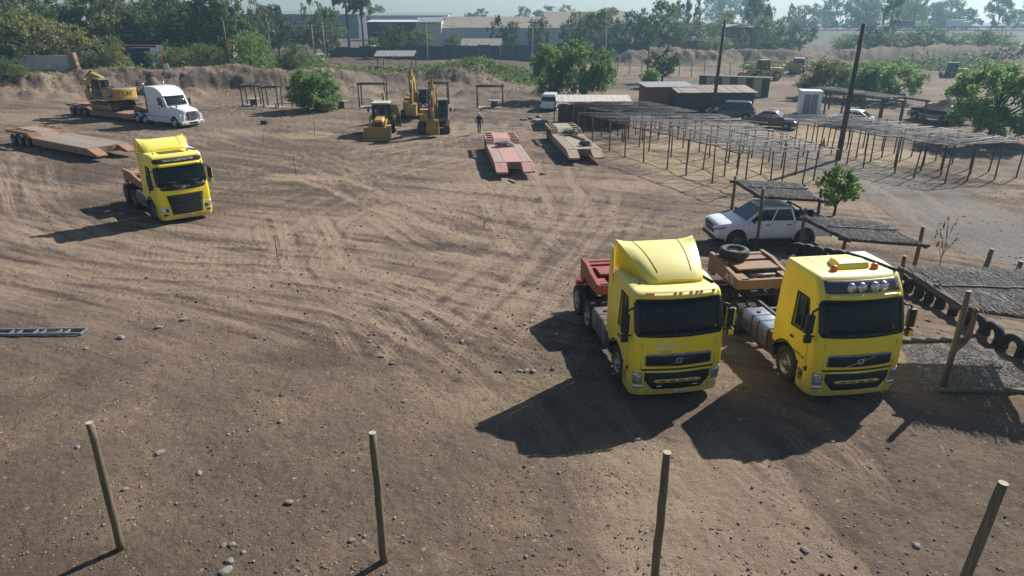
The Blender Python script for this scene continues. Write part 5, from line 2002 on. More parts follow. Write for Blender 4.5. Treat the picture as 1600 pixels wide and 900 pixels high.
# ------------------------------------------------------------------ low loader trailers (nose towards -Y)
def lowboy(label, loc, rz, paint, plank, Wd=2.75, deck=7.4, rear=3.6, axles=3, zd=.86, nose=1.2, centre=None):
    t = thing('lowboy_trailer', label, 'trailer', loc, rz, 'low loader trailers standing in the yard')
    P = M[paint]
    hw = Wd / 2
    for sx in (-1, 1):
        s_ = MB()
        s_.prism([(-nose, zd - .48), (-nose, zd - .36), (0, zd), (deck, zd), (deck, zd - .5), (.2, zd - .5)], sx * (hw - .12), sx * hw, 'X')
        for k in range(12):
            y = .3 + k * (deck - .5) / 12
            s_.box(sx * hw, sx * (hw + .03), y, y + .08, zd - .46, zd - .02)
        s_.build('side_beam', P, t, bevel=.01)
        n = MB()
        n.prism([(-nose, zd - .48), (-nose, zd - .38), (-.02, zd - .01), (-.02, zd - .45)], sx * (hw - .75), sx * (hw - .12), 'X')
        n.build('nose_prong', P, t, bevel=.01)
    c = MB()
    c.box(-hw + .12, hw - .12, 0, .2, zd - .45, zd - .05)
    c.box(-.30, .30, 0, deck, zd - .42, zd - .02)
    for k in range(7):
        y = .8 + k * (deck - 1) / 6
        c.box(-hw + .12, hw - .12, y, y + .1, zd - .36, zd - .1)
    c.build('cross_frame', P, t)
    ct = MB()
    ct.box(-.58, .58, .0, deck, zd - .03, zd + .012)
    ct.build('centre_deck', M[centre] if centre else P, t, bevel=.005)
    for sx in (-1, 1):
        p = MB()
        n = 4
        wd_ = (hw - .12 - .60) / n
        for k in range(n):
            x0 = .60 + k * wd_
            p.box(sx * (x0 + .008), sx * (x0 + wd_ - .008), .02 + .02 * k, deck - .02, zd - .05, zd + .005 + .006 * (k % 2))
        p.build('plank_deck', M[plank], t)
    # raised tail over the wheels
    zr = zd + .32
    for sx in (-1, 1):
        s_ = MB()
        s_.prism([(deck, zd - .5), (deck, zd + .02), (deck + .7, zr), (deck + rear, zr), (deck + rear, zr - .35), (deck + .9, zr - .38)], sx * .42, sx * .62, 'X')
        s_.build('tail_beam', P, t, bevel=.01)
    rp = MB()
    rp.prism([(deck, zd - .05), (deck, zd + .03), (deck + .7, zr), (deck + .7, zr - .08)], -hw, hw, 'X')
    for k in range(5):
        y = deck + .1 + k * .12
        z = zd + .03 + (y - deck) / .7 * (zr - zd - .03)
        rp.beam((-hw + .02, y, z + .015), (-.65, y, z + .015), .05, .03)
        rp.beam((.65, y, z + .015), (hw - .02, y, z + .015), .05, .03)
    rp.build('tail_ramp', P, t)
    tp = MB()
    tp.box(-.62, .62, deck + .7, deck + rear, zr - .06, zr + .004)
    tp.build('tail_deck', M[centre] if centre else P, t)
    yk = [deck + 1.15 + k * (rear - 1.1) / max(1, axles - .4) for k in range(axles)]
    for sx in (-1, 1):
        fr = MB()
        fr.box(sx * (hw - .08), sx * hw, deck + .7, deck + rear, zr - .22, zr)
        for y in [deck + .66] + [q + .52 for q in yk]:
            fr.box(sx * .62, sx * hw, y - .10, y + .10, zr - .15, zr - .002)
        fr.build('tail_frame', P, t)
    for y in yk:
        for sx in (-1, 1):
            make_wheel(t, (sx * (hw - .22), y, .42), r=.42, w=.26, rim='trim', side=sx, bite=False, dual=True)
    ax = MB()
    for y in yk:
        ax.cyl((-hw + .3, y, .42), (hw - .3, y, .42), .08)
    ax.build('axle', M['chassis'], t)
    lm = MB()
    for sx in (-1, 1):
        lm.box(sx * (hw - .5), sx * (hw - .1), deck + rear, deck + rear + .04, zr - .25, zr - .12)
    lm.build('tail_lamp', M['red'], t)
    return t


def nose_tail(pn, pt_, nose=1.2):
    a, b = G(*pn, .5), G(*pt_, .9)
    d = (a - b).normalized()
    rz = math.atan2(d.x, -d.y)
    return (a.x - d.x * nose, a.y - d.y * nose, 0), rz


lc, lr = nose_tail((806, 268), (780, 214))
lb_red = lowboy('low loader with a pink red centre deck and grey planks beside the walking man', lc, lr, 'trailred', 'plankred', Wd=2.45, deck=6.4, rear=3.4)
lc2, lr2 = nose_tail((917, 246), (872, 196))
lb_tan = lowboy('dusty tan low loader beside the pole canopies', lc2, lr2, 'trailtan', 'plank', Wd=2.45, deck=6.6, rear=3.6, centre='plank')
lc3, lr3 = nose_tail((184, 238), (-50, 187))
lb_left = lowboy('rusty orange low loader standing at the left edge of the yard', lc3, lr3, 'trailrust', 'plankgrey', Wd=2.9, deck=8.2, rear=4.2, centre='plankgrey')


def pile(label, c, rz, r, m, seed, name='chain_heap'):
    """coiled chain and binders heaped up"""
    rr = random.Random(seed)
    mb = MB()
    for k in range(7):
        pts = []
        a0 = rr.uniform(0, 6.28)
        ox, oy = rr.uniform(-.35, .35) * r, rr.uniform(-.3, .3) * r
        for i in range(13):
            a = a0 + i * .55
            q = r * rr.uniform(.35, .6)
            pts.append((ox + q * math.cos(a) * 1.2, oy + q * math.sin(a) * .7, .05 + k * .035 + rr.uniform(0, .05)))
        mb.tube(pts, .045, 6)
    o = mb.build(name, M[m])
    o.location = c
    o.rotation_euler.z = rz
    return tag(o, label, 'chain')


def on(t, x, y, z):
    return Matrix.Translation(t.location) @ Matrix.Rotation(t.rotation_euler.z, 4, 'Z') @ Vector((x, y, z))


pile('dark coil of chain heaped on the deck of the red low loader', on(lb_red, -.05, 5.6, .88), lr, .8, 'steel', 2)
pile('chain binders heaped on the deck of the tan low loader', on(lb_tan, .1, 6.0, .88), lr2, .75, 'chassis', 5)
pile('second smaller chain heap near the nose of the tan low loader', on(lb_tan, .25, 1.2, .88), lr2, .55, 'green_panel', 8)
tb = MB()
tb.box(-.09, .09, -1.2, 1.1, 0, .14)
tb.box(-.5, .5, .9, 1.1, .02, .14)
o = tb.build('timber_baulk', M['post'])
o.location = on(lb_tan, .4, 4.6, .872); o.rotation_euler.z = lr2 + .25
tag(o, 'T shaped timber baulk lying on the tan low loader', 'timber')


# ------------------------------------------------------------------ conventional tractor
def bonnet_truck(label, loc, rz):
    t = thing('tractor_truck', label, 'truck', loc, rz)
    W_ = M['white']
    hd = MB()
    rings = []
    for y, hw, z0, z1 in ((.05, .78, .55, 1.50), (.0, .86, .6, 1.58), (.25, .98, .62, 1.74), (.9, 1.05, .9, 1.90), (1.7, 1.08, .9, 2.02), (2.05, 1.10, .9, 2.05)):
        half = [(hw * .9, z0), (hw, z0 + .15), (hw * .98, z1 - .35), (hw * .80, z1 - .06), (hw * .5, z1)]
        rings.append([Vector((x, y, z)) for x, z in half] + [Vector((-x, y, z)) for x, z in reversed(half)])
    hd.loft(rings)
    ho = hd.build('bonnet', W_, t)
    cuts = []
    for sx in (-1, 1):
        c = MB()
        c.cyl((sx * .68, 1.15, .52), (sx * 1.5, 1.15, .52), .64, n=28)
        cuts.append(c)
    cb = MB()
    prof = [(1.95, .95), (1.95, 2.04), (2.40, 2.92), (2.60, 3.30), (3.1, 3.62), (3.7, 3.78), (4.95, 3.80), (5.15, 3.70), (5.15, .95)]
    cb.prism(prof, -1.20, 1.20, 'X')
    co = cb.build('cab', W_, t, bevel=.10, seg=3)
    fd = MB()
    for sx in (-1, 1):
        fd.loft([[Vector((sx * x, y, z)) for x, z in ((.80, .55), (1.18, .55), (1.20, .95), (1.14, 1.28), (.9, 1.4), (.75, 1.4))] for y in (.12, .35, 1.15, 1.9)])
    fo = fd.build('front_wing', W_, t)
    c1 = MB(); c1.cyl((-1.5, 1.15, .52), (1.5, 1.15, .52), .63, n=28)
    carve(fo, [c1]); smooth_angle(fo, 40)
    carve(ho, cuts); smooth_angle(ho, 40)
    g = MB()
    g.prism([(-.42, .75), (.42, .75), (.50, 1.25), (.44, 1.48), (-.44, 1.48), (-.50, 1.25)], -.035, .12, 'Y')
    gr = g.build('grille', M['black'], t)
    b = MB()
    for k in range(8):
        x = -.40 + k * .114
        b.box(x, x + .06, -.05, -.03, .78, 1.45)
    b.build('grille_bar', M['chrome'], gr)
    bp = MB()
    bp.box(-1.18, 1.18, -.10, .25, .34, .66)
    bp.build('bumper', W_, t, bevel=.06)
    bi = MB()
    bi.box(-.42, .42, -.112, -.09, .42, .58)
    bi.build('bumper_intake', M['black'], t)
    for sx in (-1, 1):
        h = MB()
        h.loft([[Vector((sx * .62, .0, z)) for z in (.86, 1.12)] + [Vector((sx * .66, .05, z)) for z in (1.12, .86)],
                [Vector((sx * 1.02, .16, z)) for z in (.92, 1.22)] + [Vector((sx * 1.04, .24, z)) for z in (1.22, .92)],
                [Vector((sx * 1.14, .5, z)) for z in (1.08, 1.26)] + [Vector((sx * 1.10, .5, z)) for z in (1.26, 1.08)]])
        h.build('headlight', M['lamp'], t)
        f = MB()
        f.cyl((sx * .92, -.115, .50), (sx * .92, -.08, .50), .09, n=14)
        f.build('fog_lamp', M['lamp'], t)
        dw = MB()
        dw.prism([(2.36, 2.10), (2.72, 2.82), (3.25, 2.82), (3.25, 2.02)], sx * 1.196, sx * 1.212, 'X')
        dw.build('door_window', M['carglass'], t)
        ds = MB()
        for a, b_ in (((2.25, .98), (2.25, 2.05)), ((3.36, .98), (3.36, 2.9)), ((4.0, 1.2), (4.0, 2.0)), ((4.7, 1.2), (4.7, 2.0)), ((4.0, 2.0), (4.7, 2.0)), ((4.0, 1.2), (4.7, 1.2))):
            ds.beam((sx * 1.203, *a), (sx * 1.203, *b_), .012, .012)
        ds.build('door_seam', M['seam'], t)
        dh = MB()
        dh.box(sx * 1.2, sx * 1.23, 3.12, 3.30, 1.70, 1.78)
        dh.build('door_handle', M['black'], t)
        m_ = MB()
        m_.box(sx * 1.36, sx * 1.58, 2.15, 2.24, 1.95, 2.62)
        m_.build('mirror', M['black'], t, bevel=.03)
        ma = MB()
        ma.tube([(sx * 1.15, 2.35, 2.55), (sx * 1.45, 2.22, 2.5)], .025)
        ma.tube([(sx * 1.15, 2.2, 2.0), (sx * 1.45, 2.2, 2.05)], .025)
        ma.build('mirror_arm', M['black'], t)
        hm = MB()
        hm.tube([(sx * .92, .75, 1.75), (sx * 1.0, .68, 2.0)], .015)
        hm.box(sx * .94, sx * 1.08, .64, .70, 1.96, 2.2)
        hm.build('hood_mirror', M['chrome'], t)
        fr = MB()
        fr.box(sx * 1.02, sx * 1.2, 1.98, 5.5, .42, .96)
        fr.build('side_fairing', W_, t, bevel=.05)
        fl = MB()
        fl.box(sx * 1.201, sx * 1.212, 2.0, 5.45, .955, .975)
        fl.build('fairing_seam', M['seam'], t)
        st = MB()
        st.cyl((sx * 1.05, 5.32, 1.0), (sx * 1.05, 5.32, 3.85), .09, n=16)
        st.tube([(sx * 1.05, 5.32, 3.85), (sx * 1.05, 5.36, 4.02), (sx * 1.05, 5.46, 4.1)], .08)
        so = st.build('exhaust_stack', M['chrome'], t)
        sh = MB()
        sh.cyl((sx * 1.05, 5.32, 1.6), (sx * 1.05, 5.32, 3.1), .115, n=16)
        sh.build('heat_shield', M['black'], so)
    ws = MB()
    rows = []
    for i in range(11):
        x = -1.06 + 2.12 * i / 10
        bow = .16 * (x / 1.06) ** 2
        rows.append([Vector((x, 1.93 - .05 + bow * .8 - .02, 2.08)), Vector((x * .97, 2.12 + bow * .6, 2.5)), Vector((x * .95, 2.34 + bow * .4 - .02, 2.90))])
    ws.grid(rows)
    wso = ws.build('windscreen', M['carglass'], t)
    s_ = wso.modifiers.new('thick', 'SOLIDIFY'); s_.thickness = .03
    vz = MB()
    vz.loft([[Vector((x, y + .1 * (x / 1.1) ** 2, z)) for x in (-1.12, -.6, 0, .6, 1.12)] + [Vector((x, y + .35, z + .05)) for x in (1.12, -1.12)] for y, z in ((2.22, 2.93), (2.25, 3.0))])
    vz.build('sun_visor', W_, t)
    ch = MB()
    for sx in (-1, 1):
        ch.box(sx * .37, sx * .47, .6, 8.0, .78, 1.06)
    for y in (3, 5.6, 7.9):
        ch.box(-.4, .4, y, y + .12, .8, 1.0)
    ch.box(-.5, .5, 6.2, 7.1, 1.06, 1.15)
    ch.build('chassis_frame', M['chassis'], t)
    ax = MB()
    for y in (1.15, 5.95, 7.27):
        ax.cyl((-1.0, y, .51), (1.0, y, .51), .09)
    ax.build('axle', M['chassis'], t)
    for sx in (-1, 1):
        make_wheel(t, (sx * 1.03, 1.15, .51), side=sx, rim='chrome', bite=False)
        for y in (5.95, 7.27):
            make_wheel(t, (sx * 1.04, y, .51), side=sx, rim='chrome', dual=True, bite=False)
            fd = MB()
            n = 10
            P = [[(sx * xx, y + .60 * math.cos(a), .51 + .60 * math.sin(a)) for a in [R(15 + 150 * k / n) for k in range(n + 1)]] for xx in (.62, 1.20)]
            fd.grid([[Vector(p) for p in r] for r in P])
            fo2 = fd.build('mudguard', W_, t)
            q = fo2.modifiers.new('thick', 'SOLIDIFY'); q.thickness = .03
    return t


wt_front, wt_tail = G(303, 199), G(225, 189)
d_ = (wt_front - wt_tail).normalized()
rzw = math.atan2(d_.x, -d_.y)
_k = bonnet_truck('white bonnet tractor truck pulling the trailer with the excavator', (wt_front.x, wt_front.y, 0), rzw)
_k.scale = (.95, .95, .92)


# loaded low loader behind the white truck
def loaded_trailer():
    f = Vector((math.sin(rzw), -math.cos(rzw), 0))
    loc = Vector((wt_front.x, wt_front.y, 0)) - f * 7.6
    t = lowboy('rusty red low loader hitched to the white truck under the excavator', loc, rzw, 'trailrust', 'plankgrey', Wd=2.7, deck=7.2, rear=4.2, zd=.80, nose=.4)
    nk = MB()
    for sx in (-1, 1):
        nk.prism([(.0, .5), (.0, 1.55), (-.5, 1.62), (-2.3, 1.35), (-2.4, 1.18), (-.7, 1.2), (-.6, .5)], sx * .7, sx * .95, 'X')
    nk.box(-.7, .7, -2.2, -.1, 1.3, 1.36)
    nk.box(-.95, .95, -.25, .0, .5, 1.5)
    nk.build('gooseneck', M['neckorange'], t, bevel=.02)
    return t


lb_load = loaded_trailer()
# ------------------------------------------------------------------ earth movers (front towards -Y)
def plate_path(mb, pts, w, th, x=0.0):
    """box-section arm bent along (y, z) points; th gives the depth at each point"""
    n = len(pts)
    up, dn = [], []
    for i, (y, z) in enumerate(pts):
        a = Vector(pts[max(0, i - 1)]); b = Vector(pts[min(n - 1, i + 1)])
        d = (b - a).normalized()
        nn = Vector((-d.y, d.x))
        up.append((y + nn.x * th[i] / 2, z + nn.y * th[i] / 2))
        dn.append((y - nn.x * th[i] / 2, z - nn.y * th[i] / 2))
    for i in range(n - 1):
        mb.prism([up[i], up[i + 1], dn[i + 1], dn[i]], x - w / 2, x + w / 2, 'X')
    return mb


def bucket_mesh(mb, at_yz, ang, w, s, x=0.0):
    """excavator bucket hung from its pin; ang turns it in the arm plane"""
    ca, sa = math.cos(ang), math.sin(ang)
    def T(p):
        return (at_yz[0] + (p[0] * ca - p[1] * sa) * s, at_yz[1] + (p[0] * sa + p[1] * ca) * s)
    curve = [(.12, .1), (-.15, .05), (-.55, -.15), (-.85, -.55), (-.85, -1.0), (-.60, -1.3), (-.2, -1.42), (.25, -1.38)]
    inn = [(.12, 0), (-.12, -.03), (-.50, -.2), (-.77, -.57), (-.77, -.98), (-.55, -1.22), (-.18, -1.34), (.25, -1.32)]
    P = [T(p) for p in curve]; Q = [T(p) for p in inn]
    for i in range(len(P) - 1):
        mb.prism([P[i], P[i + 1], Q[i + 1], Q[i]], x - w / 2, x + w / 2, 'X')
    for sx in (-1, 1):
        mb.prism(P, x + sx * (w / 2), x + sx * (w / 2 - .03), 'X')
    for k in range(5):
        xx = x - w / 2 + .06 + (w - .12) * k / 4
        mb.prism([T((.22, -1.40)), T((.50, -1.33)), T((.22, -1.29))], xx - .04, xx + .04, 'X')
    return mb


def excavator(label, loc, rz, boom, stick, bang, turn=0.0, scale=1.0, z=0.0, dozer=False, txt=True):
    t = thing('excavator', label, 'excavator', (loc[0], loc[1], z), rz, 'tracked excavators on the site')
    Y, K = M['cat'], M['chassis']
    for sx in (-1, 1):
        tr = MB()
        pts = []
        for k in range(9):
            a = R(-90 - 180 * k / 8)
            pts.append((-1.55 + .42 * math.cos(a), .44 + .42 * math.sin(a)))
        for k in range(9):
            a = R(90 - 180 * k / 8)
            pts.append((1.55 + .42 * math.cos(a), .44 + .42 * math.sin(a)))
        tr.prism(pts, sx * .92, sx * 1.48, 'X')
        # shoes
        per = pts + [pts[0]]
        for a, b in zip(per[:-1], per[1:]):
            L = math.hypot(b[0] - a[0], b[1] - a[1])
            n = max(1, int(L / .19))
            for q in range(n):
                f = (q + .5) / n
                y, zz = a[0] + (b[0] - a[0]) * f, a[1] + (b[1] - a[1]) * f
                ny, nz = (b[1] - a[1]) / L, -(b[0] - a[0]) / L
                tr.beam((sx * .90, y + ny * .015, zz + nz * .015), (sx * 1.50, y + ny * .015, zz + nz * .015), .10, .05, up=(0, ny, nz))
        to = tr.build('track', M['track'], t)
        hub = MB()
        for y in (-1.55, 1.55):
            hub.cyl((sx * 1.47, y, .44), (sx * 1.53, y, .44), .28, n=20)
        for k in range(6):
            hub.cyl((sx * 1.46, -1.05 + k * .42, .26), (sx * 1.52, -1.05 + k * .42, .26), .12, n=12)
        hub.box(sx * 1.40, sx * 1.51, -1.2, 1.2, .36, .56)
        hub.build('track_frame', M['catdark'], to)
    b = MB()
    b.box(-.95, .95, -.9, .9, .45, .80)
    b.cyl((0, 0, .80), (0, 0, 1.02), .62, n=24)
    b.build('undercarriage', K, t, bevel=.03)
    up = bpy.data.objects.new('upper_structure', None)
    COL.objects.link(up)
    up.parent = t
    up.rotation_euler.z = turn
    h = MB()
    h.box(-1.35, 1.35, -1.0, 1.6, 1.02, 1.25)
    h.box(-1.35, -.45, -.6, 1.4, 1.25, 2.08)
    h.box(-.45, 1.35, .35, 1.4, 1.25, 2.12)
    h.box(-1.32, -.5, -1.3, -.6, 1.05, 1.75)
    h.build('house', Y, up, bevel=.06)
    cw = MB()
    pl = []
    for k in range(13):
        a = R(180 * k / 12)
        pl.append((1.36 * math.cos(a), 1.45 + .95 * math.sin(a) ** .8 if math.sin(a) > 0 else 1.45))
    cw.prism(pl, 1.08, 2.15, 'Z')
    cw.build('counterweight', Y, up, bevel=.09, seg=3)
    tp = MB()
    tp.box(-1.2, 1.2, .45, 2.0, 2.12, 2.22)
    tp.box(-.6, .6, .6, 1.3, 2.2, 2.34)
    tp.cyl((.75, .8, 2.2), (.75, .8, 2.62), .07)
    tp.cyl((-.8, 1.1, 2.2), (-.8, 1.1, 2.42), .12)
    tp.build('engine_cover', M['steel'], up, bevel=.03)
    rl = MB()
    for a, b_ in (((-1.3, -.55, 2.08), (-1.3, -.55, 2.55)), ((-1.3, .4, 2.08), (-1.3, .4, 2.55)), ((-1.3, -.55, 2.55), (-1.3, .4, 2.55)), ((-1.3, 1.3, 2.08), (-1.3, 1.3, 2.5)), ((-1.3, .4, 2.5), (-1.3, 1.3, 2.5))):
        rl.tube([a, b_], .02, 5)
    rl.build('hand_rail', K, up)
    # cab on the operator's left
    x0, x1 = .42, 1.36
    cbp = [(-1.35, 1.1), (-1.42, 1.5), (-1.30, 2.35), (-1.02, 2.95), (.30, 2.95), (.30, 1.1)]
    c = MB()
    c.prism([(-1.40, 1.08), (-1.42, 1.45), (.32, 1.45), (.32, 1.08)], x0, x1, 'X')
    c.prism([(-1.06, 2.92), (-1.02, 3.02), (.30, 3.02), (.34, 2.92)], x0 - .02, x1 + .02, 'X')
    for x in (x0 + .03, x1 - .03):
        c.beam((x, -1.41, 1.45), (x, -1.28, 2.35), .07, .07)
        c.beam((x, -1.28, 2.35), (x, -1.0, 2.95), .07, .07)
        c.beam((x, .28, 1.4), (x, .28, 2.95), .07, .07)
        c.beam((x, -.45, 1.4), (x, -.45, 2.95), .06, .05)
    c.beam((x0, -1.30, 2.3), (x1, -1.30, 2.3), .04, .04)
    c.build('cab', M['steel'], up)
    gl = MB()
    gl.prism([(-1.39, 1.46), (-1.26, 2.35), (-.99, 2.92), (.26, 2.92), (.26, 1.46)], x0 + .04, x1 - .04, 'X')
    gl.build('cab_glass', M['glass'], up)
    st = MB()
    st.box(x0 + .25, x1 - .25, -.45, .05, 1.5, 1.75)
    st.box(x0 + .25, x1 - .25, -.05, .12, 1.7, 2.4)
    st.build('seat', M['seat'], up, bevel=.03)
    mi = MB()
    mi.tube([(x1, -1.2, 2.2), (x1 + .28, -1.3, 2.2)], .02, 5)
    mi.box(x1 + .18, x1 + .36, -1.34, -1.30, 1.95, 2.35)
    mi.build('mirror', K, up)
    # arm
    B = MB()
    n = len(boom)
    th = [.55] + [.75] * (n - 2) + [.42]
    plate_path(B, boom, .42, th)
    B.cyl((-.34, *boom[0]), (.34, *boom[0]), .16)
    B.cyl((-.3, *boom[-1]), (.3, *boom[-1]), .14)
    B.build('boom', Y, up, bevel=.02)
    S_ = MB()
    tip = Vector(boom[-1]); se = Vector(stick)
    dd = (tip - se).normalized()
    hd = tip + dd * .75
    plate_path(S_, [tuple(hd), tuple(tip), tuple(se)], .32, [.25, .62, .28])
    S_.cyl((-.22, *stick), (.22, *stick), .11)
    S_.build('stick', Y, up, bevel=.015)
    mid = Vector(boom[n // 2])
    cy = MB()
    base = Vector((boom[0][0] - .45, boom[0][1] - .55))
    for x in (-.36, .36):
        q = base.lerp(mid, .55)
        cy.cyl((x, *base), (x, *q), .10, n=10)
        cy.cyl((x, *q), (x, *mid), .055, n=8)
    a = mid + Vector((.1, .55)); q = a.lerp(hd, .6)
    cy.cyl((0, *a), (0, *q), .10, n=10)
    cy.cyl((0, *q), (0, *hd), .055, n=8)
    side = Vector((-dd.y, dd.x))
    if side.x > 0:
        side = -side
    a2 = tip.lerp(se, .12) + side * .38; b2 = tip.lerp(se, .9) + side * .34
    cy.cyl((0, *a2), (0, *a2.lerp(b2, .6)), .08, n=10)
    cy.cyl((0, *a2.lerp(b2, .6)), (0, *b2), .045, n=8)
    cy.build('hydraulic_cylinder', M['steel'], up)
    bk = MB()
    bucket_mesh(bk, stick, bang, 1.15, .92)
    bk.build('bucket', M['catdark'], up)
    ln = MB()
    ln.beam((-.12, *b2), (-.12, *(se + Vector((math.sin(bang) * .3, -.25)))), .08, .06)
    ln.beam((.12, *b2), (.12, *(se + Vector((math.sin(bang) * .3, -.25)))), .08, .06)
    ln.build('bucket_link', K, up)
    if txt:
        V, Fc = text_verts('CAT', .52)
        for sx in (-1, 1):
            tx = MB()
            tx.prism([(1.30 + sx * 0, 1.34), (2.02, 1.34), (1.92, 1.92), (1.15, 1.92)], sx * 1.352, sx * 1.358, 'X')
            tx.build('emblem_plate', M['black'], up)
            tx = MB()
            tx.add([Vector((sx * 1.364, 1.58 + sx * v.x * .8, 1.66 + v.y)) for v in V], Fc)
            tx.build('emblem_lettering', M['letter_white'], up)
        tx = MB()
        tx.add([Vector((-v.x, 2.415, 1.66 + v.y)) for v in V], Fc)
        tx.build('emblem_lettering', M['letter_black'], up)
    t.scale = (scale,) * 3
    return t


UP_BOOM = [(-.55, 1.75), (-1.3, 3.0), (-2.2, 4.25), (-3.1, 4.75)]
ea = G(676, 209)
ex1 = excavator('yellow excavator with its bucket resting on the ground in front', (ea.x, ea.y + 1.6), R(4), [(-.55, 1.75), (-1.25, 2.95), (-2.1, 4.05), (-3.1, 4.3)], (-3.7, 1.5), R(25), scale=.92)
eb = G(632, 184)
ex2 = excavator('yellow excavator standing behind with its arm folded up high', (eb.x + 1.2, eb.y + 1.0), R(-3), [(-.55, 1.75), (-1.2, 2.95), (-2.0, 4.1), (-2.8, 4.45)], (-3.0, 1.75), R(-10), scale=.92)
_t = on(lb_load, 0, 4.5, .815)
ex3 = excavator('yellow excavator loaded on the low loader behind the white truck', (_t.x, _t.y), rzw, [(-.55, 1.75), (-1.7, 2.75), (-3.2, 3.1), (-4.5, 2.3)], (-2.9, 1.35), R(-70), turn=R(180), scale=1.0, z=.815)


def big_tyre(parent, c, r, w, side, rim='cat', lugs=22):
    root = bpy.data.objects.new('wheel', None)
    COL.objects.link(root)
    root.parent = parent
    root.location = c
    t = MB()
    t.lathe([(r * .55, -w / 2 + .03), (r * .80, -w / 2), (r * .93, -w / 2 + .05), (r * .95, 0), (r * .93, w / 2 - .05), (r * .80, w / 2), (r * .55, w / 2 - .03)], n=32)
    for i in range(lugs):
        for s_ in (-1, 1):
            a = 2 * math.pi * (i + .25 * s_) / lugs
            t.M = Matrix.Rotation(a, 4, 'X') @ Matrix.Rotation(s_ * R(35), 4, 'Z')
            t.box(s_ * .0, s_ * w * .52, -.03, .03, r * .90, r)
    t.M = Matrix.Identity(4)
    t.build('tyre', M['rubber'], root)
    h = MB()
    e = side * (w / 2 - .02)
    h.lathe([(r * .57, e), (r * .50, e - side * .10), (r * .2, e - side * .12), (r * .18, e - side * .02), (.001, e)], n=24, closed=False)
    h.build('rim', M[rim], root)


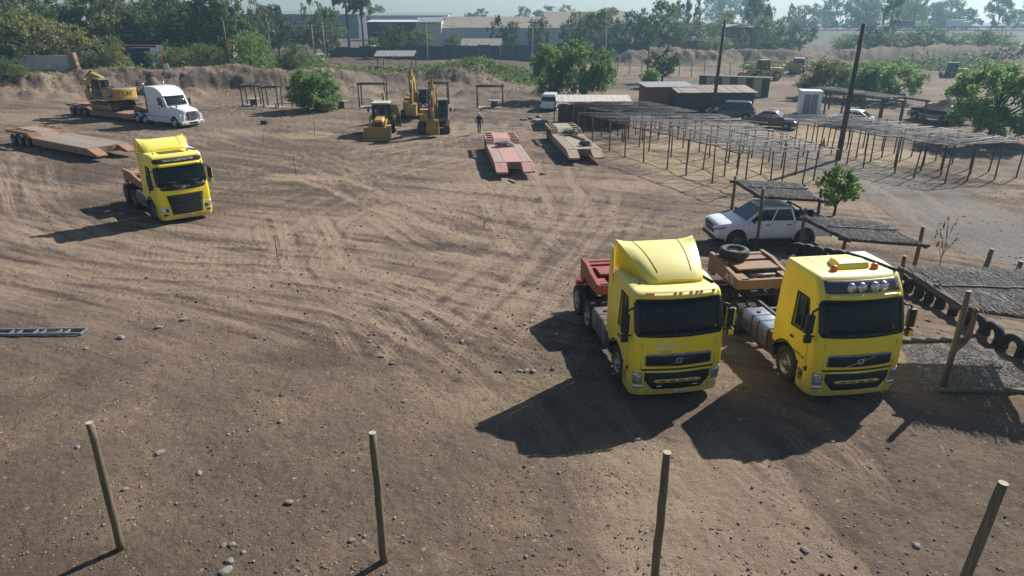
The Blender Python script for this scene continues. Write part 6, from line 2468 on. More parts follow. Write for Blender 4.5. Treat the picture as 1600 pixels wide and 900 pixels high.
def backhoe(label, loc, rz, scale=1.0, door=True, bucket_low=True):
    t = thing('backhoe_loader', label, 'backhoe loader', (loc[0], loc[1], 0), rz, 'backhoe loaders on the site')
    Y, K = M['cat'], M['chassis']
    hd = MB()
    hd.loft([[Vector((x, y, z)) for x, z in ((-w, .75), (-w, z1 - .15), (-w * .75, z1), (w * .75, z1), (w, z1 - .15), (w, .75))] for y, w, z1 in ((-1.6, .38, 1.45), (-1.5, .42, 1.58), (-.6, .47, 1.72), (.3, .5, 1.78))], smooth=False)
    hd.build('bonnet', Y, t, bevel=.05)
    gr = MB()
    gr.box(-.33, .33, -1.63, -1.55, .85, 1.38)
    gr.build('grille', M['black'], t)
    st = MB()
    st.cyl((-.30, -.75, 1.6), (-.30, -.75, 2.35), .045)
    st.build('exhaust_pipe', K, t)
    fr = MB()
    fr.box(-.35, .35, -1.5, 2.9, .5, .85)
    fr.box(-.7, .7, 2.6, 3.0, .45, 1.2)
    fr.build('chassis_frame', K, t, bevel=.03)
    cb = MB()
    cb.box(-.72, .72, .3, 2.1, .95, 1.35)
    for x in (-.74, .74):
        for y, yt in ((.28, .42), (1.2, 1.2), (2.1, 2.0)):
            cb.beam((x, y, 1.3), (x * .93, yt, 2.68), .08, .08)
    cb.build('cab_frame', K, t)
    gl = MB()
    gl.loft([[Vector((x, y, z)) for x, y in ((-.7, .32), (.7, .32), (.7, 2.06), (-.7, 2.06))] if z < 2 else [Vector((x, y, z)) for x, y in ((-.65, .45), (.65, .45), (.65, 1.96), (-.65, 1.96))] for z in (1.36, 2.66)], smooth=False)
    gl.build('cab_glass', M['glass'], t)
    rf = MB()
    rf.box(-.80, .80, .25, 2.2, 2.68, 2.82)
    rf.build('cab_roof', M['roof_light'], t, bevel=.05)
    se = MB()
    se.box(-.25, .25, 1.0, 1.5, 1.4, 1.6)
    se.box(-.25, .25, 1.4, 1.55, 1.55, 2.2)
    se.build('seat', M['seat'], t)
    fd = MB()
    for sx in (-1, 1):
        n = 10
        P = [[Vector((sx * x, 1.75 + .86 * math.cos(a), .72 + .86 * math.sin(a))) for a in [R(20 + 140 * k / n) for k in range(n + 1)]] for x in (.70, 1.18)]
        fd.grid(P)
    fo = fd.build('rear_wing', Y, t)
    q = fo.modifiers.new('thick', 'SOLIDIFY'); q.thickness = .05
    for sx in (-1, 1):
        big_tyre(t, (sx * .92, 1.75, .72), .72, .46, sx)
        big_tyre(t, (sx * .82, -.95, .48), .48, .34, sx)
        wg = MB()
        wg.box(sx * .66, sx * 1.0, -1.38, -.52, .98, 1.04)
        wg.build('front_wing', Y, t, bevel=.02)
        mi = MB()
        mi.tube([(sx * .74, .4, 2.2), (sx * 1.05, .25, 2.2)], .02, 5)
        mi.box(sx * .98, sx * 1.14, .2, .24, 2.0, 2.35)
        mi.build('mirror', K, t)
    ax = MB()
    ax.cyl((-.8, -.95, .48), (.8, -.95, .48), .1)
    ax.cyl((-.8, 1.75, .72), (.8, 1.75, .72), .14)
    ax.build('axle', K, t)
    # loader arms and bucket
    zb = .32 if bucket_low else 1.4
    for sx in (-1, 1):
        a = MB()
        plate_path(a, [(.15, 1.45), (-1.2, 1.35), (-2.3, zb + .35), (-2.55, zb)], .11, [.22, .26, .24, .18], sx * .62)
        a.build('loader_arm', Y, t)
        h = MB()
        h.cyl((sx * .62, -.1, .9), (sx * .62, -1.1, 1.2), .06)
        h.cyl((sx * .5, -.6, 1.45), (sx * .5, -2.3, zb + .55), .05)
        h.build('hydraulic_cylinder', M['steel'], t)
    bk = MB()
    w = 1.15
    out = [(-2.55, zb + .78), (-2.6, zb + .2), (-2.75, zb - .18), (-3.45, zb - .24)]
    inn = [(-2.60, zb + .78), (-2.66, zb + .22), (-2.79, zb - .12), (-3.45, zb - .21)]
    for i in range(3):
        bk.prism([out[i], out[i + 1], inn[i + 1], inn[i]], -w, w, 'X')
    for sx in (-1, 1):
        bk.prism([out[0], out[1], out[2], out[3], (-3.3, zb - .05), (-2.72, zb + .72)], sx * w, sx * (w - .04), 'X')
    bk.build('front_bucket', M['catdark'], t)
    # rear digging arm, folded up
    bm_ = MB()
    plate_path(bm_, [(2.95, .9), (3.1, 2.0), (2.85, 3.1), (2.75, 3.35)], .24, [.3, .42, .32, .26])
    bm_.build('digger_boom', Y, t)
    sk = MB()
    plate_path(sk, [(2.8, 3.55), (3.05, 3.2), (3.55, 1.7)], .2, [.2, .36, .2])
    sk.build('digger_stick', M['roof_light'], t)
    rb = MB()
    bucket_mesh(rb, (3.55, 1.7), R(200), .6, .55)
    rb.build('digger_bucket', K, t)
    sl = MB()
    for sx in (-1, 1):
        sl.box(sx * .95, sx * 1.1, 2.75, 2.95, .3, 1.7)
        sl.box(sx * .8, sx * 1.25, 2.6, 3.1, .22, .3)
    sl.box(-1.1, 1.1, 2.7, 2.98, .7, .95)
    sl.build('stabiliser', Y, t)
    if door:
        d = MB()
        dirv = Vector((math.cos(R(-10)), math.sin(R(-10)), 0))
        o = Vector((.76, .45, 0))
        def p(u, z): return o + dirv * u + Vector((0, 0, z))
        loop = [p(0, 1.3), p(.05, 2.62), p(.72, 2.62), p(.95, 1.9), p(1.0, .75), p(.62, .75)]
        for a, b_ in zip(loop, loop[1:] + loop[:1]):
            d.beam(a, b_, .06, .05)
        d.beam(p(.1, 1.5), p(.98, 1.5), .05, .05)
        do = d.build('cab_door', K, t)
        g = MB()
        nrm = Vector((-dirv.y, dirv.x, 0)) * .008
        g.add([q + nrm for q in loop] + [q - nrm for q in loop], [tuple(range(6)), tuple(range(11, 5, -1))])
        g.build('door_glass', mat_glass('door_glass', (.55, .6, .5), .7), do)
    t.scale = (scale,) * 3
    return t


bl = G(585, 222)
bh1 = backhoe('backhoe loader with its cab door swung open and front bucket down', (bl.x, bl.y + 3.3), R(3), .95)
bl2 = at(1243, 122)
bh2 = backhoe('distant backhoe loader behind the wheel loader and striped panels', (bl2.x, bl2.y), R(-30), 1.0, door=False, bucket_low=False)


def wheel_loader(label, loc, rz, scale=1.0):
    t = thing('wheel_loader', label, 'wheel loader', (loc[0], loc[1], 0), rz)
    Y, K = M['cat'], M['chassis']
    b = MB()
    b.prism([(.2, .9), (.2, 2.0), (.8, 2.15), (2.9, 2.0), (3.1, 1.6), (3.1, .9)], -.95, .95, 'X')
    b.build('engine_house', Y, t, bevel=.08)
    g = MB()
    g.box(-.7, .7, 3.08, 3.14, 1.05, 1.8)
    g.build('rear_grille', K, t)
    c = MB()
    c.box(-.75, .75, -1.3, .3, 1.2, 1.7)
    c.box(-.82, .82, -1.35, .4, 3.2, 3.34)
    for x in (-.74, .74):
        for y in (-1.28, -.4, .3):
            c.beam((x, y, 1.7), (x * .94, y * .92, 3.2), .09, .09)
    c.build('cab_frame', Y, t)
    gl = MB()
    gl.box(-.69, .69, -1.2, .24, 1.7, 3.2)
    gl.build('cab_glass', M['glass'], t)
    f = MB()
    f.box(-.5, .5, -3.3, -1.3, .7, 1.3)
    f.box(-.6, .6, -1.3, 3.0, .6, .95)
    f.build('frame', Y, t, bevel=.04)
    for sx in (-1, 1):
        for y in (-2.3, 1.5):
            big_tyre(t, (sx * 1.05, y, .78), .78, .6, sx, lugs=18)
        a = MB()
        plate_path(a, [(-1.6, 1.9), (-3.0, 1.5), (-4.0, .6)], .16, [.3, .4, .25], sx * .5)
        a.build('loader_arm', Y, t)
    bk = MB()
    out = [(-3.95, 1.35), (-4.0, .4), (-4.3, .12), (-5.1, .08)]
    inn = [(-4.0, 1.35), (-4.06, .45), (-4.32, .18), (-5.1, .11)]
    for i in range(3):
        bk.prism([out[i], out[i + 1], inn[i + 1], inn[i]], -1.4, 1.4, 'X')
    for sx in (-1, 1):
        bk.prism(out + [(-4.95, .3), (-4.2, 1.3)], sx * 1.4, sx * 1.35, 'X')
    bk.build('bucket', M['catdark'], t)
    t.scale = (scale,) * 3
    return t


wl = at(1194, 112)
wheel_loader('distant yellow wheel loader working behind the striped green panels', (wl.x, wl.y), R(-70), .95)


def tractor(label, loc, rz, scale=1.0):
    t = thing('farm_tractor', label, 'tractor', (loc[0], loc[1], 0), rz)
    K = M['chassis']
    b = MB()
    b.prism([(-2.0, .8), (-2.0, 1.4), (-1.8, 1.55), (.2, 1.7), (.2, .8)], -.4, .4, 'X')
    b.build('bonnet', M['catdark'], t, bevel=.05)
    c = MB()
    for x in (-.65, .65):
        for y in (.2, 1.6):
            c.beam((x, y, 1.0), (x * .9, y, 2.5), .09, .09)
    c.box(-.72, .72, .1, 1.75, 2.5, 2.62)
    c.box(-.6, .6, .1, 1.7, .9, 1.2)
    c.build('cab_frame', K, t)
    g = MB()
    g.box(-.58, .58, .26, 1.54, 1.2, 2.5)
    g.build('cab_glass', M['glass'], t)
    bl_ = MB()
    bl_.prism([(2.4, .2), (2.5, .2), (2.62, .6), (2.5, .95), (2.4, .95), (2.5, .6)], -1.2, 1.2, 'X')
    bl_.beam((0, 1.6, .7), (0, 2.45, .6), .2, .15)
    bl_.build('rear_blade', K, t)
    for sx in (-1, 1):
        big_tyre(t, (sx * .85, 1.0, .8), .8, .45, sx, rim='steel', lugs=18)
        big_tyre(t, (sx * .75, -1.5, .5), .5, .3, sx, rim='steel', lugs=16)
        fw_ = MB()
        n = 8
        fw_.grid([[Vector((sx * x, 1.0 + .92 * math.cos(a), .8 + .92 * math.sin(a))) for a in [R(30 + 120 * k / n) for k in range(n + 1)]] for x in (.6, 1.1)])
        fo = fw_.build('rear_wing', M['catdark'], t)
        q = fo.modifiers.new('thick', 'SOLIDIFY'); q.thickness = .05
    t.scale = (scale,) * 3
    return t


tc_ = at(1494, 117)
tractor('distant tractor with a cab driving on the dirt field at the right', (tc_.x, tc_.y), R(70), .92)


# ------------------------------------------------------------------ person
def walker(loc, rz):
    t = thing('person', 'man in a pale cap, dark jacket and blue jeans walking past the red low loader', 'person', loc, rz)
    J = {'pelvis': (0, 0, .95), 'waist': (0, -.01, 1.10), 'chest': (0, -.02, 1.32), 'neck': (0, -.02, 1.49), 'head0': (0, -.04, 1.58), 'head1': (0, -.05, 1.70),
         'hl': (.10, 0, .90), 'kl': (.11, -.16, .50), 'al': (.10, -.12, .10), 'tl': (.11, -.30, .04),
         'hr': (-.10, 0, .90), 'kr': (-.11, .05, .49), 'ar': (-.10, .28, .13), 'tr': (-.11, .17, .03),
         'sl': (.19, -.02, 1.41), 'el': (.27, .06, 1.14), 'wl': (.26, -.04, .90), 'fl': (.25, -.08, .80),
         'sr': (-.19, -.02, 1.41), 'er': (-.27, -.03, 1.14), 'wr': (-.26, -.20, .95), 'fr': (-.25, -.26, .87)}
    rad = {'pelvis': .15, 'waist': .145, 'chest': .165, 'neck': .062, 'head0': .085, 'head1': .095, 'hl': .095, 'kl': .065, 'al': .045, 'tl': .045, 'hr': .095, 'kr': .065, 'ar': .045, 'tr': .045,
           'sl': .075, 'el': .052, 'wl': .036, 'fl': .04, 'sr': .075, 'er': .052, 'wr': .036, 'fr': .04}
    E_ = [('pelvis', 'waist'), ('waist', 'chest'), ('chest', 'neck'), ('neck', 'head0'), ('head0', 'head1'), ('pelvis', 'hl'), ('hl', 'kl'), ('kl', 'al'), ('al', 'tl'), ('pelvis', 'hr'), ('hr', 'kr'), ('kr', 'ar'), ('ar', 'tr'),
          ('chest', 'sl'), ('sl', 'el'), ('el', 'wl'), ('wl', 'fl'), ('chest', 'sr'), ('sr', 'er'), ('er', 'wr'), ('wr', 'fr')]
    ks = list(J)
    me = bpy.data.meshes.new('body')
    me.from_pydata([J[k] for k in ks], [(ks.index(a), ks.index(b)) for a, b in E_], [])
    o = bpy.data.objects.new('body', me)
    COL.objects.link(o)
    o.modifiers.new('skin', 'SKIN')
    lay = me.skin_vertices[0].data if me.skin_vertices else None
    if lay is None:
        bm = bmesh.new(); bm.from_mesh(me); bm.verts.layers.skin.verify(); bm.to_mesh(me); bm.free()
        lay = me.skin_vertices[0].data
    for i, k in enumerate(ks):
        lay[i].radius = (rad[k], rad[k] * (.75 if k in ('chest', 'waist', 'pelvis') else 1))
        lay[i].use_root = k == 'pelvis'
    ss = o.modifiers.new('sub', 'SUBSURF'); ss.levels = 2; ss.render_levels = 2
    bpy.context.view_layer.update()
    m2 = bpy.data.meshes.new_from_object(o.evaluated_get(bpy.context.evaluated_depsgraph_get()))
    o.modifiers.clear()
    o.data = m2
    bpy.data.meshes.remove(me)
    m2.materials.clear()
    for m in (mat('skin_tone', (.42, .24, .16), .6, var=.05), mat('navy_jacket', (.022, .024, .034), .9, var=.2), mat('blue_jeans', (.05, .075, .14), .9, var=.2), M['black']):
        m2.materials.append(m)
    for p in m2.polygons:
        c = p.center
        p.use_smooth = True
        arm = abs(c.x) > .2 and c.z < .90
        p.material_index = 0 if c.z > 1.50 or arm else 1 if c.z > .93 or abs(c.x) > .19 else 2 if c.z > .12 else 3
    o.parent = t
    cp = MB()
    cp.lathe([(.108, 0), (.112, .05), (.09, .10), (.04, .125), (.001, .13)], c=(0, -.05, 1.665), axis='Z', n=16, closed=False)
    cp.prism([(-.09, -.13), (-.06, -.23), (.06, -.23), (.09, -.13)], 1.672, 1.684, 'Z')
    cp.build('cap', M['letter_white'], t)
    hr_ = MB()
    hr_.lathe([(.10, 0), (.104, .06)], c=(0, -.045, 1.60), axis='Z', n=14, closed=False)
    for f in (-1, 1):
        for k in range(5):
            pass
    return t


pw = G(749, 209)
walker((pw.x, pw.y, 0), R(172))
# ------------------------------------------------------------------ timber posts in the foreground
def timber_post(label, top, h, r=.07, lean=(0, 0), seed=0, base=None, group='round timber posts standing in the near yard', name='timber_post'):
    p = G(*top, h) if base is None else base
    rr = random.Random(seed)
    t = MB()
    pts, rs = [], []
    n = 9
    for k in range(n):
        q = k / (n - 1)
        pts.append((lean[0] * (q - 1) + rr.uniform(-.008, .008), lean[1] * (q - 1) + rr.uniform(-.008, .008), -.1 + (h + .1) * q))
        rs.append(r * (1.12 - .2 * q) * rr.uniform(.96, 1.04))
    t.tube(pts, rs, 14)
    o = t.build(name, [M['post'], M['postcut']])
    o.data.polygons[-1].material_index = 1
    o.data.polygons[-1].use_smooth = False
    o.location = (p.x, p.y, 0)
    return tag(o, label, 'post', group)


timber_post('slim timber post with brown foot furthest left in the near yard', (140, 660), 2.85, .068, (0.05, 0), 1)
timber_post('straight timber post standing alone below the middle of the yard', (582, 676), 2.85, .068, (0, 0), 2)
timber_post('timber post standing on wheel tracks in front of the ATS truck', (1043, 706), 2.85, .072, (0, 0), 3)
timber_post('thick timber post leaning over in the bottom right corner', (1567, 754), 2.85, .078, (.16, 0), 4)
b_ = G(1541, 424)
timber_post('short stump of post beside the gravel road', None, .95, .09, (.1, 0), 5, base=b_)
b_ = G(1585, 447)
timber_post('cut timber post at the right edge by the gravel road', None, 1.0, .09, (.2, 0), 6, base=b_)


# ------------------------------------------------------------------ brushwood parking roofs
def mat_of_sticks(mb, A, B, C_, D_, z, gap=.028, seed=0, sag=.10, thick=.018, keep=.99):
    """sticks laid side by side from edge A-B to edge D-C"""
    rr = random.Random(seed)
    n = int((B - A).length / gap)
    for i in range(n):
        if rr.random() > keep:
            continue
        q = (i + rr.uniform(-.3, .3)) / n
        a = A.lerp(B, q); d = D_.lerp(C_, q)
        L = (d - a).length
        parts = max(2, int(L / 1.3))
        cut = sorted([0, 1] + [min(.98, max(.02, (k + rr.uniform(-.3, .3)) / parts)) for k in range(1, parts)])
        for s0, s1 in zip(cut[:-1], cut[1:]):
            if rr.random() < .025:
                continue
            p, r_ = a.lerp(d, s0), a.lerp(d, s1)
            dz0 = -sag * math.sin(math.pi * s0) * math.sin(math.pi * q) + rr.uniform(-.012, .02)
            dz1 = -sag * math.sin(math.pi * s1) * math.sin(math.pi * q) + rr.uniform(-.012, .02)
            j = rr.uniform(-.03, .03)
            u = (r_ - p).normalized()
            mb.beam(p + Vector((-u.y * j, u.x * j, dz0)), r_ + Vector((-u.y * -j, u.x * -j, dz1)), thick * rr.uniform(.8, 1.9), thick)


def brush_roof(label, quad, z, posts, seed):
    A, B, C_, D_ = [G(x, y, z) for x, y in quad]
    t = thing('shade_canopy', label, 'canopy', (A.x, A.y, 0), 0, 'brushwood parking roofs')
    o = Vector((A.x, A.y, 0))
    A, B, C_, D_ = [p - o for p in (A, B, C_, D_)]
    m = MB()
    mat_of_sticks(m, A, B, C_, D_, z, seed=seed)
    rr = random.Random(seed + 9)
    u = (D_ - A).normalized()
    for k in range(int((B - A).length * (D_ - A).length * 230)):
        p = A.lerp(B, rr.random()).lerp(D_.lerp(C_, rr.random()), rr.random())
        a_ = rr.gauss(0, .22)
        d = Vector((u.x * math.cos(a_) - u.y * math.sin(a_), u.x * math.sin(a_) + u.y * math.cos(a_), rr.gauss(0, .05))) * rr.uniform(.12, .40)
        p = p + Vector((0, 0, rr.uniform(.0, .05)))
        m.beam(p - d, p + d, rr.uniform(.006, .016), .006, rr.random() < .05)
    m.build('brushwood_mat', [M['cane_dark'], M['cane']], t)
    for a, b in ((A, B), (B, C_), (D_, C_), (A, D_)):
        f = MB()
        u = (b - a).normalized() * .25
        f.tube([a - u + Vector((0, 0, -.07)), (a + b) / 2 + Vector((0, 0, -.09)), b + u + Vector((0, 0, -.07))], .06, 8)
        f.build('frame_pole', M['pole'], t)
    for s_ in (.33, .66):
        f = MB()
        f.tube([A.lerp(D_, s_) + Vector((0, 0, -.10)), B.lerp(C_, s_) + Vector((0, 0, -.10))], .04, 7)
        f.build('rafter', M['pole'], t)
    rp = MB()
    rr = random.Random(seed)
    a, b = A.lerp(D_, .55), B.lerp(C_, .45)
    rp.tube([a.lerp(b, k / 14) + Vector((rr.uniform(-.05, .05), rr.uniform(-.05, .05), .05 + rr.uniform(0, .03))) for k in range(15)], .03, 6)
    rp.build('rope', M['chassis'], t)
    for (bx, by), ty in posts:
        g = G(bx, by) - o
        h = min(3.0, max(1.2, zat(ty, g.y + o.y)))
        p = MB()
        p.tube([(g.x, g.y, -.1), (g.x + .02, g.y, h * .5), (g.x, g.y, h)], [.085, .078, .07], 12)
        po = p.build('post', [M['post'], M['postcut']], t)
        po.data.polygons[-1].material_index = 1
    return t


brush_roof('brushwood roof on posts above the white pickup', ((1149, 282), (1250, 287), (1283, 311), (1187, 305)), 2.3, [((1143, 327), 275), ((1180, 388), 294), ((1270, 377), 294)], 1)
brush_roof('brushwood roof between the pickup and the truck with roof lights', ((1257, 340), (1378, 350), (1441, 380), (1322, 371)), 2.0, [((1248, 391), 326), ((1318, 389), 357), ((1427, 421), 354)], 2)
brush_roof('brushwood roof above the gravel bed and tyre row', ((1413, 419), (1625, 424), (1690, 502), (1503, 478)), 2.25, [((1402, 452), 400), ((1473, 605), 455), ((1512, 529), 482), ((1640, 610), 470)], 3)


# half-buried tyres in a row
TY = [(1246, 393, 0), (1262, 395, 0), (1276, 399, 0), (1293, 401, 0), (1311, 404, 0), (1330, 408, 0), (1411, 443, 1), (1427, 452, 1), (1444, 459, 1), (1461, 468, 1), (1479, 478, 1), (1500, 490, 2), (1524, 505, 2), (1551, 521, 2), (1583, 541, 2), (1612, 556, 2)]
TYL = ['old tyre half buried near the pickup rear wheel', 'old tyre half buried between the two right truck mirrors and the fence', 'old tyre half buried in the row beside the gravel bed']
first = None
for i, (px, py, k) in enumerate(TY):
    g = G(px, py, .18)
    if first is None:
        m = MB()
        m.lathe([(.21, -.07), (.30, -.11), (.40, -.115), (.435, -.08), (.44, 0), (.435, .08), (.40, .115), (.30, .11), (.21, .07), (.24, 0)], axis='Y', n=32)
        o = first = m.build('tyre', M['oldtyre'])
    else:
        o = first.copy()
        COL.objects.link(o)
    q0 = G(*TY[max(0, i - 1)][:2], .18); q1 = G(*TY[min(len(TY) - 1, i + 1)][:2], .18)
    d = q1 - q0
    o.location = (g.x, g.y, .13)
    o.rotation_euler = (rnd(-.12, .12), rnd(-.1, .1), math.atan2(d.y, d.x) + rnd(-.15, .15))
    o.scale = (1, rnd(.9, 1.3), 1)
    tag(o, ['old tyre half buried in the row behind the truck with roof lights', 'dark tyre half buried in the shade under the brushwood roof', 'old tyre half buried in the row past the gravel bed'][k], 'tyre', 'half buried tyres in a row, ' + ['behind the truck', 'under the brushwood roof', 'past the gravel bed'][k])

# gravel bed with timber edging
gq = [G(1402, 533), G(1513, 530), G(1660, 612), G(1445, 612)]
_r = np.random.RandomState(4)
_uv = _r.rand(9000, 2)
_q = np.array([[p.x, p.y] for p in gq])
_a = _q[0] + (_q[1] - _q[0]) * _uv[:, :1]; _b = _q[3] + (_q[2] - _q[3]) * _uv[:, :1]
_p = _a + (_b - _a) * _uv[:, 1:]
_s = .012 + .02 * _r.rand(9000) ** 2
o = scatter('gravel', np.column_stack([_p, height(_p[:, 0], _p[:, 1]) + _s * .3]), _s, mat_pebble('gravel_grey', (.13, .125, .12), (.52, .50, .47)), 6)
tag(o, 'grey gravel filling the timber edged bed under the brushwood roof', 'gravel', kind='stuff')
for a, b, lab in (((1400, 531), (1513, 528), 'timber edging at the back of the gravel bed'), ((1468, 608), (1640, 609), 'timber edging at the front of the gravel bed')):
    A, B = G(*a, .1), G(*b, .1)
    mb = MB()
    n = 5
    for k in range(n):
        mb.tube([A.lerp(B, k / n + .004) - A, A.lerp(B, (k + .5) / n) - A + Vector((0, rnd(-.01, .01), rnd(-.01, .01))), A.lerp(B, (k + 1) / n - .004) - A], .075, 10)
    o = mb.build('timber_edging', M['post'])
    o.location = A - Vector((0, 0, .03))
    tag(o, lab, 'edging')

# metal ladder frame lying in the dirt at the left
A, B = G(-45, 520, .06), G(131, 518, .06)
t = thing('metal_ladder', 'bluish steel ladder frame lying in the dirt at the left edge', 'ladder', (A.x, A.y, .06), math.atan2(B.y - A.y, B.x - A.x))
L = (B - A).length
for y in (-.16, .20):
    mb = MB()
    mb.beam((0, y, 0), (L, y, 0), .05, .09)
    mb.build('rail', M['galv'], t)
for k in range(7):
    x = L * (1 - .004) - k * .38 - (.12 if k % 2 else 0)
    if x < 0:
        continue
    mb = MB()
    mb.beam((x, -.18, .0), (x, .22, .0), .05, .06)
    mb.build('rung', M['galv'], t)


# ------------------------------------------------------------------ pole pergolas
def pergola(label, quad, z, nl, nm, canes, seed, dense=0.0, name='pole_pergola', sag=.12, post_r=.045, mats=('eucpost', 'cane'), jit=.25, skip=.0):
    A, B, C_, D_ = [G(x, y, z) for x, y in quad]      # A-B front long edge, D-C back long edge
    t = thing(name, label, 'pergola', (A.x, A.y, 0), 0, 'slim pole pergolas without a cover')
    o = Vector((A.x, A.y, z))
    A, B, C_, D_ = [p - o + Vector((0, 0, z)) for p in (A, B, C_, D_)]
    rr = random.Random(seed)
    P = [[None] * (nl + 1) for _ in range(nm + 1)]
    for j in range(nm + 1):
        for i in range(nl + 1):
            p = A.lerp(D_, j / nm).lerp(B.lerp(C_, j / nm), i / nl)
            p = p + Vector((rr.uniform(-jit, jit), rr.uniform(-jit, jit), rr.uniform(-.06, .06))) * (1 if 0 < i < nl else .4)
            P[j][i] = p
            if rr.random() < skip and 0 < i < nl:
                continue
            m = MB()
            lx, ly = rr.uniform(-.1, .1), rr.uniform(-.1, .1)
            m.tube([(p.x + lx, p.y + ly, -.08), (p.x + lx * .5 + rr.uniform(-.02, .02), p.y + ly * .5, p.z * .5), (p.x, p.y, p.z + rr.uniform(.02, .12))], [post_r * 1.15, post_r, post_r * .9], 8)
            m.build('post', M[mats[0]], t)
    for j in range(nm + 1):
        m = MB()
        pts = []
        for i in range(nl + 1):
            pts.append(P[j][i] + Vector((0, 0, .02)))
            if i < nl:
                pts.append((P[j][i] + P[j][i + 1]) / 2 + Vector((0, 0, -.03)))
        m.tube(pts, .032, 7)
        m.build('long_beam', M[mats[0]], t)
    for i in (range(nl + 1) if nl < 9 else range(0, nl + 1, 2)):
        m = MB()
        m.tube([P[j][i] + Vector((0, 0, .05)) for j in range(nm + 1)], .022, 7)
        m.build('cross_beam', M[mats[1]], t)
    m = MB()
    for k in range(canes):
        q0 = rr.random(); q1 = min(1, max(0, q0 + rr.uniform(-.09, .09)))
        s0, s1 = sorted((rr.random() * .4 if rr.random() < .5 else 0, 1 - rr.random() * .4 if rr.random() < .5 else 1))
        a = A.lerp(B, q0).lerp(D_.lerp(C_, q0), s0); b = A.lerp(B, q1).lerp(D_.lerp(C_, q1), s1)
        if rr.random() < .3:
            a = A.lerp(D_, rr.random()).lerp(B.lerp(C_, rr.random()), q0); b = a + (B - A) * rr.uniform(.12, .3) + Vector((rr.uniform(-.4, .4), rr.uniform(-.4, .4), 0))
            if q0 > .75:
                continue
        mid = (a + b) / 2 + Vector((rr.uniform(-.12, .12), rr.uniform(-.12, .12), -rr.uniform(0, sag) + .04))
        m.tube([a + Vector((0, 0, .09)), a.lerp(mid, .55) + Vector((0, 0, .06)), mid + Vector((0, 0, .05)), b.lerp(mid, .5) + Vector((0, 0, .06)), b + Vector((0, 0, .09))], rr.uniform(.014, .026), 5)
    m.build('roof_canes', M[mats[1]], t)
    if dense:
        m = MB()
        mat_of_sticks(m, A.lerp(B, 1 - dense), B, C_, D_.lerp(C_, 1 - dense), z, gap=.3, seed=seed, keep=.8, thick=.022)
        m.build('cane_cover', M['cane'], t)
    return t


pergola('long slim pole pergola in the centre, over straw coloured ground', ((905, 177), (1157, 241), (1311, 234), (1126, 180)), 2.25, 8, 3, 58, 3)
pergola('long slim pole pergola at the right beside the gravel road', ((1172, 181), (1490, 229), (1603, 221), (1330, 180)), 2.25, 9, 3, 64, 5, dense=.3)
pergola('dark dense pole shelter beside the pale sheet roof', ((868, 160), (975, 178), (1090, 175), (1010, 160)), 2.2, 6, 4, 60, 8, dense=.5, mats=('pole', 'cane_dark'), name='pole_shelter')


def shade_frame(label, a, b, depth, z, n, sheet='cane_dark'):
    A, B = G(*a, z), G(*b, z)
    d = (B - A).normalized(); nn = Vector((-d.y, d.x, 0)) * depth
    t = thing('shade_pergola', label, 'pergola', (A.x, A.y, 0), math.atan2(d.y, d.x))
    L = (B - A).length
    for k in range(n + 1):
        for y in (0, depth):
            m = MB()
            m.tube([(L * k / n, y, -.1), (L * k / n + rnd(-.05, .05), y, z + .1)], .09, 8)
            m.build('post', M['pole'], t)
    for y in (0, depth):
        m = MB()
        m.tube([(-.3, y, z), (L / 2, y, z - .04), (L + .3, y, z)], .09, 8)
        m.build('beam', M['pole'], t)
    m = MB()
    mat_of_sticks(m, Vector((0, 0, z + .1)), Vector((L * .82, 0, z + .1)), Vector((L * .82, depth, z + .1)), Vector((0, depth, z + .1)), z, gap=.16, seed=n, thick=.05)
    m.build('stick_roof', M[sheet], t)
    return t


shade_frame('long weathered timber shade frame under the bright green trees', (1268, 138), (1412, 159), 2.6, 2.3, 5)


# ------------------------------------------------------------------ huts, panels, cabin, tent
def shed(label, px0, px1, D, hz_, depth, wall, roof, rz=0.0, name='hut', cat='hut', over=.25, slope=.15, door=True, win=0, z0=0.0, group=None):
    A, B = at(px0, D, hz_ / 2), at(px1, D, hz_ / 2)
    w = (B.x - A.x)
    t = thing(name, label, cat, ((A.x + B.x) / 2, D, z0), rz, group)
    b = MB()
    b.prism([(0, 0), (0, hz_ - .02), (depth, hz_ + slope - .02), (depth, 0)], -w / 2, w / 2, 'X')
    b.build('wall', M[wall], t)
    r = MB()
    n = max(6, int((w + 2 * over) / .25))
    pr = []
    for k in range(n + 1):
        x = -w / 2 - over + (w + 2 * over) * k / n
        pr.append((x, .012 * (k % 2)))
    for (x0, c0), (x1, c1) in zip(pr[:-1], pr[1:]):
        P = [Vector((x0, -over, hz_ + c0 - .02)), Vector((x1, -over, hz_ + c1 - .02)), Vector((x1, depth + over, hz_ + slope + c1 + .02)), Vector((x0, depth + over, hz_ + slope + c0 + .02))]
        r.add(P, [(0, 1, 2, 3)])
    ro = r.build('roof', M[roof], t)
    s_ = ro.modifiers.new('thick', 'SOLIDIFY'); s_.thickness = .03
    if door:
        d = MB()
        d.box(-.1, .75, -.03, .02, 0, min(2.0, hz_ - .2))
        d.build('door', M['pole'], t)
    for k in range(win):
        x = -w / 2 + w * (k + .5) / win
        f = MB()
        f.box(x - .45, x + .45, -.04, .02, hz_ * .45, hz_ * .8)
        fo = f.build('window', M['trim'], t)
        g = MB()
        g.box(x - .38, x + .38, -.055, -.035, hz_ * .48, hz_ * .77)
        g.build('pane', M['carglass'], fo)
    return t


def px_h(py_top, D):
    return max(.6, zat(py_top, D))


